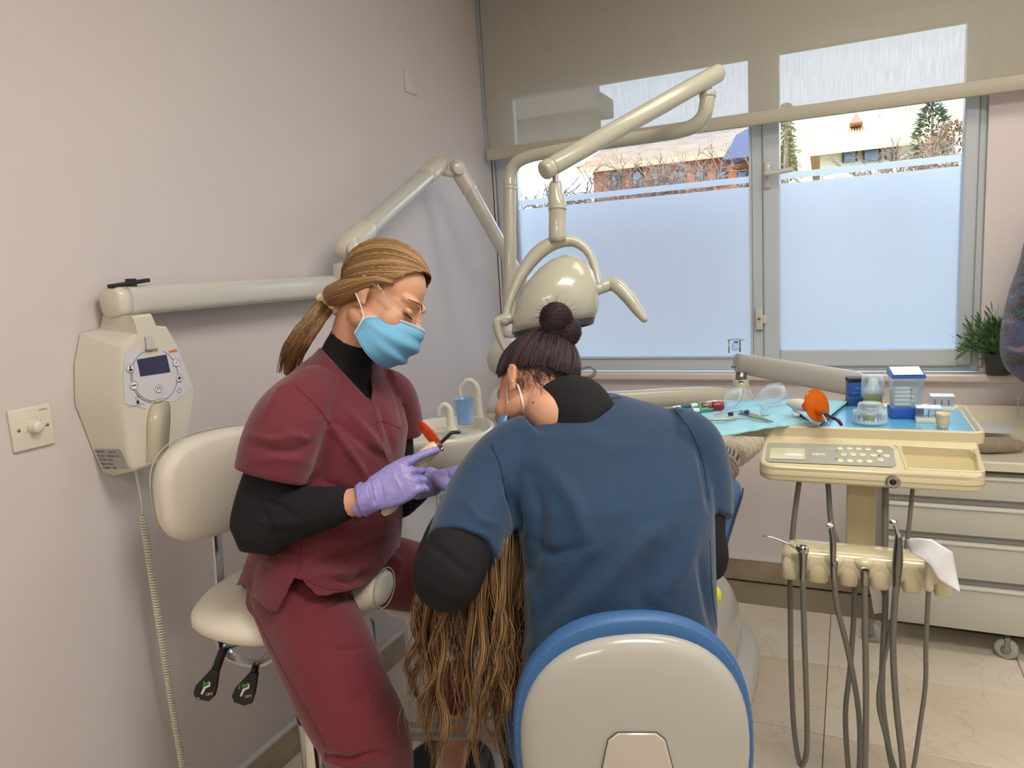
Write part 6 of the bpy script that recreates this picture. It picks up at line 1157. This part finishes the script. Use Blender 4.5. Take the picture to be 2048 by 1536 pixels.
tie = Vector((.12, -.80, -.62)); strands('hair_strand', scalp_strands(Oh, Fh, Uh, Rh, tie, 1500, seed=3, front=(.44, .47), lift=1.01)+scalp_strands(Oh, Fh, Uh, Rh, tie, 500, seed=13, front=(.44, .47), back=True), .00105, BLO, hr_, kind='stuff')
tl_ = tie.normalized(); tw_ = Oh+Rh*(HC[0]+tl_.x*HRR[0])+Fh*(HC[1]+tl_.y*HRR[1])+Uh*(HC[2]+tl_.z*HRR[2]); tpx = PX(tw_)
cs = []
rnd = random.Random(14)
for sx_ in (1, -1):
    sw = [Lh(sx_*.070, .034, .036), Lh(sx_*.077, .002, .022), Lh(sx_*.073, -.030, -.008), Lh(sx_*.062, -.058, -.034), Lh(sx_*.040, -.085, -.050), Vector(tw_)]; pw_ = [Vector(p) for p in smooth_path(sw, 4)]
    mk('side_hair', tube(sw, [.004, .010, .019, .025, .024, .014], seg=16, n=4, flat=1.0), BLC, hr_)
    for k in range(280):
        a, q_ = rnd.uniform(0, 6.28), rnd.uniform(.98, 1.12); P = []
        for i, p in enumerate(pw_):
            t_ = i/(len(pw_)-1); rr_ = float(np.interp(t_, [0, .2, .4, .6, .8, 1], [.004, .010, .019, .025, .024, .014]))*q_; P.append(tuple(p+Uh*math.sin(a)*rr_+Rh*math.cos(a)*rr_))
        cs.append(P)
strands('side_strand', cs, .0009, BLO, hr_, kind='stuff')
pony = [Vector(tw_), C(650, 612, tpx[2]-.01), C(628, 640, tpx[2]-.03), C(605, 672, tpx[2]-.05), C(586, 706, tpx[2]-.04), C(576, 745, tpx[2]-.0)]
mk('ponytail', tube(pony, [.014, .013, .016, .018, .016, .010], seg=18), BLC, hr_); rnd = random.Random(4); cs = []
pp = [Vector(p) for p in smooth_path(pony, 5)]
for k in range(420):
    a, q_ = rnd.uniform(0, 6.28), rnd.uniform(.75, 1.08); P = []; f1 = rnd.uniform(.7, 1.05)
    for i in range(16):
        t_ = min(i/15*f1, 1)*(len(pp)-1); a0 = int(min(t_, len(pp)-2)); c = pp[a0].lerp(pp[a0+1], t_-a0); rr_ = (.016+.010*math.sin(min(1, i/12)*2.2))*q_; P.append(tuple(c+cr*math.cos(a)*rr_+cf*math.sin(a)*rr_*.9+cu*.003*math.sin(i+a)))
    cs.append(P)
strands('ponytail_strand', cs, .0009, BLO, hr_, kind='stuff')
sat = M('satin_cream', (224, 206, 156), .35, sheen=.4, bump=.3, bscale=60); c = C(660, 606, tpx[2]-.012); q0 = []
dpn = (pony[2]-pony[0]).normalized(); a_, b_ = basis(dpn, cu)
for k in range(49): a = k*2*math.pi/48; q0.append(c+(a_*math.cos(a)+b_*math.sin(a))*(.020+.0035*math.sin(a*7))+dpn*.006*math.sin(a*9))
mk('scrunchie', tube(q0, [.0085+.002*math.sin(k*2.1) for k in range(49)], seg=8, n=2), sat, asst)
# curing light held by the assistant
hl = thing('curing_light', C(850, 905, 1.50), 'cream curing light with orange shield held in lilac gloves', 'curing light')
H_ = [C(768, 1024, 1.475), C(785, 1008, 1.475), C(815, 960, 1.49), C(845, 918, 1.50), C(868, 896, 1.50), C(877, 890, 1.50)]
mk('handle', tube(H_, [.010, .0135, .0155, .0165, .0145, .009], seg=20), M('curing_cream', (222, 212, 176), .35, coat=.3), hl)
mk('end_grip', ball(C(764, 1020, 1.473), .006, .006, .009), BLACK, hl)
mk('collar', cyl(C(874, 892, 1.50), C(881, 886, 1.50), .0105), STEEL, hl, 'auto'); mk('screw', cyl(C(882, 897, 1.49), C(887, 899, 1.49), .005), CHROME, hl)
mk('light_guide', tube([C(878, 889, 1.50), C(893, 875, 1.50), C(903, 866, 1.50), C(919, 864, 1.50)], .0037, seg=12, n=4), M('guide_black', (38, 34, 34), .2, coat=.4), hl)
SHD = bpy.data.materials.new('orange_shield_light'); SHD.use_nodes = True; n = SHD.node_tree.nodes; L = SHD.node_tree.links; b = n['Principled BSDF']; b.inputs['Base Color'].default_value = lin((244, 110, 60))+(1,); b.inputs['Roughness'].default_value = .12; t_ = n.new('ShaderNodeBsdfTransparent'); t_.inputs[0].default_value = lin((255, 170, 130))+(1,); x = n.new('ShaderNodeMixShader'); x.inputs[0].default_value = .5; L.new(t_.outputs[0], x.inputs[1]); L.new(b.outputs[0], x.inputs[2]); L.new(x.outputs[0], n['Material Output'].inputs[0])
sc2 = C(861, 870, 1.50); la = CD(.62, -.78, .0); lb_ = CD(.15, .1, -.96); nn2 = la.cross(lb_).normalized(); mk('light_shield', loft([ell(sc2+nn2*z+lb_*.0, la*.036*s, (lb_*.55+CD(.55, .35, 0)*.28)*.03*s, 36) for z, s in ((-.001, .98), (0, 1), (.0015, 1), (.0025, .98))]), SHD, hl)

# ================================================================ DENTIST (navy-teal, back view)
NAV = M('petrol_cotton', (20, 54, 84), .8, bump=.25, bscale=240, var=.1, vscale=5, sheen=.2); NSEAM = M('petrol_seam', (16, 48, 76), .85)
den = thing('person', (C(1240, 1280, 1.33).x, C(1240, 1280, 1.33).y, 0), 'dentist in petrol blue tunic seen from behind with dark hair bun', 'person')
wD = (HR*.985+HF*.17).normalized(); fD = Vector((-wD.y, wD.x, 0))
DS = [(1420, 1232, .175, .125, 1.34), (1330, 1236, .176, .125, 1.335), (1250, 1240, .174, .125, 1.335), (1130, 1238, .172, .125, 1.345), (1040, 1230, .180, .125, 1.365), (980, 1222, .188, .122, 1.385), (930, 1212, .195, .112, 1.41), (885, 1205, .188, .098, 1.43), (850, 1208, .160, .082, 1.445), (825, 1206, .120, .068, 1.46), (806, 1190, .078, .056, 1.475), (795, 1176, .055, .05, 1.485)]
def dtorso(k): return loft([ell(C(x, y, d_), wD*max(a+k, .02), fD*max(b+k, .02), 40, 2.3) for y, x, a, b, d_ in DS])
Fd, Ud, Rd = frame((-.62, -.56, .55), (-.22, .62, .75))
Od = C(1070, 780, 1.53)
DP, Ld = head_parts(Od, Fd, Ud, Rd, .97)
dsL, deL, dwL = C(1012, 925, 1.43), C(893, 1152, 1.27), C(935, 985, 1.52); dsR, deR, dwR = C(1382, 895, 1.45), C(1398, 1112, 1.39), C(1130, 1040, 1.60)
dhL, dhR = C(1170, 1330, 1.34), C(1310, 1330, 1.34); dkL, dkR = dhL+HF*.40-HR*.12-Zn*.12, dhR+HF*.42+HR*.06-Zn*.12; dkL.z = .50; dkR.z = .50
dbody = fuse('body', DP+[tube([Ld(0, -.03, -.05), Ld(0, -.045, -.10), C(1165, 822, 1.48)], [.05, .051, .06], seg=20), dtorso(-.03), tube([dsL, deL, dwL], [.04, .036, .025]), tube([dsR, C(1398, 1000, 1.42), deR, dwR], [.035, .03, .03, .024]), tube([dhL, dkL, Vector((dkL.x, dkL.y+.02, .09))], [.09, .065, .04]), tube([dhR, dkR, Vector((dkR.x, dkR.y+.02, .09))], [.09, .065, .04])]
    +hand(dwL, CD(.2, -.35, .8), CD(-.6, .7, 0), -1, [(.5, .6, .4)]*4)+hand(dwR, CD(-.7, .1, .6), CD(.2, .9, .2), 1, [(.5, .6, .4)]*4), SKIN, den, .005, 3)
mk('turtleneck', (lambda: None) and None or join(([], [])), None, den) if False else None
du_ = fuse('turtleneck', [dtorso(-.014), tube([C(1185, 866, 1.45), C(1148, 832, 1.465), C(1124, 806, 1.485), C(1116, 792, 1.495)], [.072, .082, .076, .068], seg=28, dome=False), tube([dsL, C(960, 1010, 1.37), C(915, 1110, 1.275), deL, C(902, 1075, 1.37), C(930, 990, 1.50)], [.06, .062, .060, .062, .050, .033], seg=24, n=6), tube([dsR, C(1398, 1000, 1.42), C(1400, 1062, 1.39), deR+CD(0, -.3, 0)*.01, C(1330, 1075, 1.50), dwR], [.055, .05, .047, .050, .045, .033], seg=24, n=6)], BLKC, den, .005, 3, post=lambda V, F: folds(V, F, [([(850, 1080), (890, 1110), (940, 1150)], 7, -.003)], .003, 14, 9), label='black turtleneck undershirt')
dfold = [([(1065, 950), (1080, 1020), (1075, 1090), (1062, 1140)], 13, -.007), ([(1100, 940), (1150, 1010), (1180, 1100)], 18, .006), ([(1100, 1290), (1180, 1200), (1290, 1080), (1340, 1050)], 22, .007), ([(1060, 1260), (1140, 1180), (1220, 1100)], 18, -.005), ([(1390, 1060), (1370, 1130), (1330, 1200)], 20, .006), ([(1300, 1100), (1280, 1180), (1300, 1250)], 20, -.005), ([(1400, 1120), (1415, 1190), (1430, 1270)], 9, -.006),
    ([(1060, 1080), (1100, 1110), (1180, 1090)], 11, -.005), ([(1050, 1150), (1070, 1200), (1066, 1290)], 10, .005), ([(1010, 960), (1030, 1010), (1040, 1060)], 7, -.010), ([(1395, 900), (1412, 960), (1418, 1020)], 6, -.006), ([(1150, 870), (1230, 900), (1320, 890)], 20, .003), ([(930, 1000), (960, 1040), (1000, 1050)], 9, .004), ([(900, 1060), (950, 1080), (990, 1090)], 8, -.003)]
dt = fuse('tunic', [dtorso(.003), tube([C(1080, 890, 1.44), C(1025, 925, 1.43), C(975, 985, 1.385), C(945, 1050, 1.325), C(924, 1104, 1.28)], [.07, .078, .076, .073, .067], seg=30, dome=False, n=6), tube([C(1330, 870, 1.44), C(1378, 895, 1.45), C(1402, 960, 1.43), C(1409, 1036, 1.40)], [.06, .066, .060, .053], seg=26, dome=False, n=6)], NAV, den, .0052, 4, post=lambda V, F: folds(V, F, dfold, .005, 5, 4), label='petrol blue short-sleeved tunic'); solid(dt, .002, -1)
trees = bvh(dt)
seam('collar_band', trees, [(1083, 826), (1110, 822), (1150, 812), (1205, 800), (1240, 795)], .0035, NAV, dt, lift=.003, flat=.5); seam('stitch_line', trees, [(1086, 836), (1120, 832), (1170, 820), (1230, 808)], .0009, NSEAM, dt)
for s_ in ([(982, 888), (1000, 930), (1012, 985), (1030, 1060)], [(1348, 818), (1380, 860), (1405, 920), (1418, 1000)], [(870, 1070), (920, 1112), (980, 1132)], [(1420, 1080), (1424, 1180), (1436, 1270)]): seam('stitch_line', trees, s_, .001, NSEAM, dt)
dtr = fuse('trousers', [tube([dhL+Zn*.02, dkL, Vector((dkL.x, dkL.y, .14))], [.105, .085, .055], seg=28, n=6), tube([dhR+Zn*.02, dkR, Vector((dkR.x, dkR.y, .14))], [.105, .085, .055], seg=28, n=6), loft([ell(C(1238, y, 1.34), wD*a, fD*b, 36, 2.4) for y, a, b in ((1450, .15, .11), (1400, .17, .125), (1320, .165, .12))])], M('black_trousers', (26, 26, 32), .85), den, .008, 3)
for kk in (dkL, dkR): shoe(Vector((kk.x, kk.y+.02, .075)), fD, den)
DKB = hairmat('dark_hair', (30, 22, 26), (74, 52, 54), .5); DKC = M('dark_hair_base', (40, 31, 34), .7)
tie2 = Vector((.0, -.55, .80))
dh = hair_cap('hair', Od, Fd, Ud, Rd, DKC, den, .97, front=(.44, .50), low=(.22, .62)); dh['label'] = 'dark brown hair pinned up in a bun'
cs = scalp_strands(Od, Fd, Ud, Rd, tie2, 900, .97, 5, lift=1.01)+scalp_strands(Od, Fd, Ud, Rd, tie2, 1300, .97, 6, back=True, lift=1.005)
strands('hair_strand', cs, .001, DKB, dh, kind='stuff')
bn_ = [(1112, 638, 33, 34), (1128, 664, 35, 34), (1106, 674, 34, 32)]; bd = 1.515
bun = fuse('bun', [ball(C(x, y, bd+.01*i), a*bd/FPX, .030, b*bd/FPX, 20, 14, (cr, cf, cu)) for i, (x, y, a, b) in enumerate(bn_)]+[tube([C(1112, 650, bd), Vector(Ld(0, -.06, .085))], [.028, .034])], DKC, dh, .003, 3)
rnd = random.Random(8); cs = []
for k in range(700):
    i = rnd.choice((0, 0, 1, 2)); x, y, a, b = bn_[i]; tilt_ = rnd.uniform(-.6, .6)+(.6 if i else -.3); ph = rnd.uniform(0, 6.28); z0 = rnd.uniform(-.9, .9); rr_ = math.sqrt(1-z0*z0)*1.03; P = []
    for j in range(14):
        t_ = ph+j*.17; u_, v_ = math.cos(t_)*rr_, math.sin(t_)*rr_; xx = u_*math.cos(tilt_)-z0*math.sin(tilt_)*1.0; zz_ = u_*math.sin(tilt_)+z0*math.cos(tilt_)
        P.append(tuple(C(x, y, bd+.01*i)+cr*xx*a*bd/FPX+cu*zz_*b*bd/FPX+cf*v_*.031))
    cs.append(P)
strands('bun_strand', cs, .0007, DKB, dh, kind='stuff'); cs = []
for k in range(46):
    a = rnd.uniform(-.3, 3.4); r0, r1 = 30, rnd.uniform(38, 62); x0, y0 = 1113, 636; P = [tuple(C(x0+math.cos(a)*(r0+(r1-r0)*j/7), y0-math.sin(a)*(r0+(r1-r0)*j/7)+j*j*.12*rnd.uniform(.6, 1), bd)) for j in range(8)]; cs.append(P)
strands('flyaway', cs, .00028, DKB, dh, kind='stuff'); cs = []
for k in range(22): # loose curls at the nape
    o = rnd.uniform(-4, 4); P = [tuple(C(x+o*rnd.uniform(.5, 1), y+o, 1.50)) for x, y in smooth_path([(1140, 735, 0), (1156, 748, 0), (1172, 756, 0), (1186, 752, 0), (1190, 742, 0), (1182, 735, 0), (1170, 736, 0), (1160, 744, 0), (1152, 760, 0)], 3) for y in (y,)] if False else [tuple(C(p[0]+o, p[1]+o*.6, 1.50)) for p in smooth_path([(1140, 735, 0), (1156, 748, 0), (1172, 756, 0), (1186, 752, 0), (1190, 742, 0), (1182, 735, 0), (1170, 736, 0), (1160, 744, 0), (1152, 760, 0)], 3)]; cs.append(P)
trees = bvh(dbody, dh)
for k in range(190):
    x0 = rnd.uniform(1030, 1150); y0 = rnd.uniform(736, 762); l = rnd.uniform(14, 45); a = rnd.uniform(.5, 1.8); P = []
    for j in range(8):
        q_ = hit(trees, x0+math.cos(a)*l*j/7+3*math.sin(j*.8+k), y0+math.sin(a)*l*j/7, .0012)
        if q_: P.append(tuple(q_))
    if len(P) > 4: cs.append(P)
strands('nape_wisp', cs, .00028, DKB, dh, kind='stuff')
for k_, pts in enumerate(([(1024, 762), (1036, 772), (1044, 800), (1050, 835), (1052, 858)], [(1014, 772), (1015, 800), (1018, 840)])):
    P = [hit(trees, x, y, .003, 1.5) for x, y in pts]; mk('mask_loop', tube(P, .0022, seg=6, n=4, flat=.6), M('elastic_white'), den)
mp_ = hit(trees, 1067, 805, .0); mk('mole', ball(mp_, .0022, .0022, .0022, 8, 6), M('mole_brown', (90, 52, 40), .6), den)
mk('bobby_pin', tube([hit(trees, 1063, 668, .003, 1.5), hit(trees, 1064, 684, .003, 1.5), hit(trees, 1064, 698, .003, 1.5)], .0011, seg=6), CHROME, dh)
g = []
for i in range(12):
    v = i/11; g.append([Ld((.047+.02*v)*math.sin(u*1.57), .03+(.095-.03*v)*math.cos(u*1.57), -.01-.09*v) for u in [-1+j/8 for j in range(17)]])
o = mk('face_mask', sheet(g), MSK, den); solid(o, .0012)

# ================================================================ PATIENT
pat = thing('person', (pcp(.5, 0).x, pcp(.5, 0).y, .7), 'reclining patient whose long wavy brown hair hangs over the headrest', 'person')
ph_ = pcp(-.005, .86); Fp, Up, Rp = Zn*.97-pcd*.25, -pcd, None; Fp.normalize(); Up = (Up-Fp*Up.dot(Fp)).normalized(); Rp = Fp.cross(Up)
PP, Lp = head_parts(ph_, Fp, Up, Rp, .88)
fpt = C(1425, 937, 2.36)
lg = lambda s_: [pcp(.56, .74, s_*.08), pcp(.78, .80, s_*.08), C(1425+s_*26, 938-s_*2, 2.36+.02*s_)]
pb_ = fuse('body', PP+[tube([Lp(0, -.02, -.06), pcp(.12, .80)], [.045, .05])]+[loft([ell(pcp(t, z), pcs*a, Zn*b, 28, 2.3) for t, z, a, b in ((.11, .78, .07, .045), (.16, .78, .14, .07), (.3, .765, .135, .08), (.45, .75, .125, .075), (.56, .745, .15, .08), (.62, .745, .13, .07))])]
    +[tube(lg(s_)+[C(1462+s_*14, 912, 2.42)], [.07, .05, .03, .02]) for s_ in (-1, 1)]+[tube([pcp(.18, .78, s_*.16), pcp(.34, .77, s_*.19), pcp(.46, .80, s_*.08)], [.038, .032, .024]) for s_ in (-1, 1)], SKIN, pat, .006, 3)
mk('jumper', fuse('t', [loft([ell(pcp(t, z), pcs*a, Zn*b, 28, 2.3) for t, z, a, b in ((.12, .785, .09, .05), (.16, .785, .155, .078), (.3, .77, .148, .09), (.45, .755, .138, .085), (.57, .75, .15, .085))])]+[tube([pcp(.18, .78, s_*.165), pcp(.34, .77, s_*.195), pcp(.45, .80, s_*.10)], [.047, .042, .034]) for s_ in (-1, 1)], None, None, .006, 3) and ([], []), None, pat) if False else None
fuse('jumper', [loft([ell(pcp(t, z), pcs*a, Zn*b, 28, 2.3) for t, z, a, b in ((.12, .785, .09, .05), (.16, .785, .155, .078), (.3, .77, .148, .09), (.45, .755, .138, .085), (.57, .75, .15, .085))])]+[tube([pcp(.18, .78, s_*.165), pcp(.34, .77, s_*.195), pcp(.45, .80, s_*.10)], [.047, .042, .034]) for s_ in (-1, 1)], M('jumper_grey', (150, 140, 136), .9, bump=.4, bscale=140), pat, .006, 3)
FLC = M('fleece_pink', (206, 184, 172), .95, bump=.9, bscale=120, sheen=.5, var=.12, vscale=40)
fuse('trousers', [tube([pcp(.54, .75, s_*.08), pcp(.78, .81, s_*.08), C(1402+s_*18, 945-s_*4, 2.34), C(1424+s_*14, 940-s_*4, 2.36)], [.085, .066, .05, .044], seg=22) for s_ in (-1, 1)], FLC, pat, .005, 2, post=lambda V, F: folds(V, F, [([(1425, 900), (1440, 930), (1440, 960)], 3, -.008), ([(1440, 905), (1458, 935), (1455, 965)], 3, .007), ([(1455, 910), (1468, 940), (1466, 962)], 3, -.007), ([(1412, 905), (1426, 940), (1424, 965)], 3, .006)], .005, 30, 7), label='pale pink fleece trouser legs')
sk = bpy.data.materials.new('patterned_sock'); sk.use_nodes = True; n = sk.node_tree.nodes; L = sk.node_tree.links; t_n = n.new('ShaderNodeTexCoord'); vz = n.new('ShaderNodeTexWave'); vz.inputs['Scale'].default_value = 26; vz.inputs['Distortion'].default_value = 6; r_ = n.new('ShaderNodeValToRGB'); r_.color_ramp.interpolation = 'CONSTANT'; e = r_.color_ramp.elements; e[0].color = lin((96, 110, 134))+(1,); e[1].position = .55; e[1].color = lin((206, 206, 204))+(1,); L.new(t_n.outputs['Object'], vz.inputs[0]); L.new(vz.outputs[0], r_.inputs[0]); L.new(r_.outputs[0], n['Principled BSDF'].inputs['Base Color']); n['Principled BSDF'].inputs['Roughness'].default_value = .9
BOT = M('slipper_sock', (214, 204, 182), .95, bump=.9, bscale=90, sheen=.5)
def stacked(name, pts, r0, r1, n_, mat, label, amp=.16, seg=20):
    q_ = smooth_path(pts, 10); P = [Vector(p) for p in q_]; R_ = []
    for i in range(len(P)): t_ = i/(len(P)-1); R_.append((r0+(r1-r0)*t_)*(1+amp*(abs(math.sin(t_*n_*math.pi))**.5-.6)))
    return mk(name, tube(P, R_, seg=seg, n=1, dome=True), mat, pat, label=label)
stacked('trouser_cuff', [C(1424, 948, 2.34), C(1440, 938, 2.355), C(1454, 925, 2.37)], .060, .046, 5, FLC, 'bunched pink fleece cuff', .22)
mk('sock', tube([C(1448, 925, 2.375), C(1460, 914, 2.385), C(1472, 904, 2.40)], [.038, .037, .036], seg=20), sk, pat, label='blue-grey patterned sock')
stacked('slipper', [C(1466, 908, 2.39), C(1482, 900, 2.41), C(1498, 889, 2.43), C(1511, 878, 2.45)], .046, .034, 5, BOT, 'cream fluffy slipper sock', .14)
mk('sock', tube([C(1395, 925, 2.40), C(1425, 905, 2.42)], [.036, .034], n=1, seg=18), sk, pat); mk('slipper', subs(tube([C(1418, 910, 2.42), C(1440, 893, 2.46), C(1455, 880, 2.5)], [.038, .036, .024], seg=14)), BOT, pat, label='cream fluffy slipper sock')
PH = hairmat('wavy_brown_hair', (80, 56, 36), (188, 148, 102), .38); PHC = M('wavy_hair_base', (84, 56, 34), .7)
hc_ = hair_cap('hair', ph_, Fp, Up, Rp, PHC, pat, .88, front=(.44, .47)); hc_['label'] = 'very long wavy brown hair hanging loose'
locks = []
rnd = random.Random(21)
src = [(848, 1190, 812, 1390, 1.33), (838, 1180, 835, 1440, 1.34), (860, 1180, 850, 1470, 1.32), (872, 1185, 858, 1520, 1.33), (880, 1170, 885, 1545, 1.31), (868, 1150, 822, 1330, 1.34), (900, 1190, 846, 1420, 1.30), (890, 1180, 875, 1500, 1.32), (902, 1160, 862, 1460, 1.34),
    (925, 1150, 905, 1400, 1.33), (950, 1150, 940, 1530, 1.31), (965, 1150, 955, 1470, 1.30), (975, 1140, 980, 1500, 1.32), (985, 1140, 960, 1545, 1.33), (1000, 1130, 1000, 1530, 1.34), (1010, 1130, 985, 1430, 1.30), (1020, 1120, 1015, 1460, 1.35), (1030, 1120, 1030, 1420, 1.36), (1040, 1110, 1040, 1350, 1.37), (1050, 1110, 1046, 1300, 1.38), (940, 1140, 930, 1440, 1.35), (960, 1130, 970, 1400, 1.36), (990, 1120, 1005, 1390, 1.37), (1005, 1115, 1022, 1400, 1.38), (1025, 1110, 1035, 1380, 1.39),
    (870, 1170, 828, 1410, 1.35), (860, 1165, 870, 1430, 1.36), (985, 1130, 1010, 1500, 1.31), (910, 1150, 890, 1300, 1.36), (1045, 1115, 1052, 1330, 1.38)]
for li, (x0, y0, x1, y1, d_) in enumerate(src):
    ph0 = rnd.uniform(0, 6.28); fr = rnd.uniform(1.5, 2.6); amp = rnd.uniform(9, 17); wd = rnd.uniform(6, 11); y0 -= 45+(8 if x0 > 985 else 0); amp *= .8 if x0 > 1000 else 1
    for k in range(46):
        ox, od = rnd.gauss(0, .55)*wd, rnd.gauss(0, .011); e_ = rnd.uniform(.80, 1.06); ps = rnd.uniform(-.35, .35); P = []; tw2 = rnd.uniform(-4, 4); cl_ = rnd.uniform(.3, .65)
        for j in range(30):
            t_ = j/29*e_; spread = (1-.15*t_) if t_ < .6 else .91-cl_*(t_-.6); a = ph0+ps+fr*2*math.pi*t_**1.15; x = x0+(x1-x0)*t_+ox*spread+amp*t_**.8*math.sin(a)+tw2*math.sin(5*t_+ph0); y = y0+(y1-y0)*t_; P.append(tuple(C(x, y, d_+od+.010*t_**.8*math.cos(a)-.01*math.sin(t_*3))))
        # root: run back over the crown to the head
        r0 = Vector(P[0]); top = Lp(rnd.uniform(-.05, .05), rnd.uniform(-.05, .03), .10); P = [tuple(top), tuple((top+r0)/2+Zn*.02)]+P; locks.append(P)
for k in range(120):
    x0, x1 = rnd.uniform(820, 1045), rnd.uniform(-30, 30); y0 = rnd.uniform(1180, 1300); ln = rnd.uniform(120, 260); ph0 = rnd.uniform(0, 6.28); locks.append([tuple(C(x0+x1*j/19+6*math.sin(ph0+j*.55), y0+ln*j/19, 1.31+.02*math.sin(ph0))) for j in range(20)])
strands('hair_lock', locks, .00085, PH, hc_, kind='stuff')
fc = C(895, 1500, 2.15); fc.z = 0; t = thing('foot_control', fc, 'black round foot control under the white clog', 'foot control'); mk('base', lathe(fc, Zn, [(.13, 0), (.135, .01), (.13, .03), (.10, .045), (.04, .05), (.01, .05)], 40), BLACK, t)
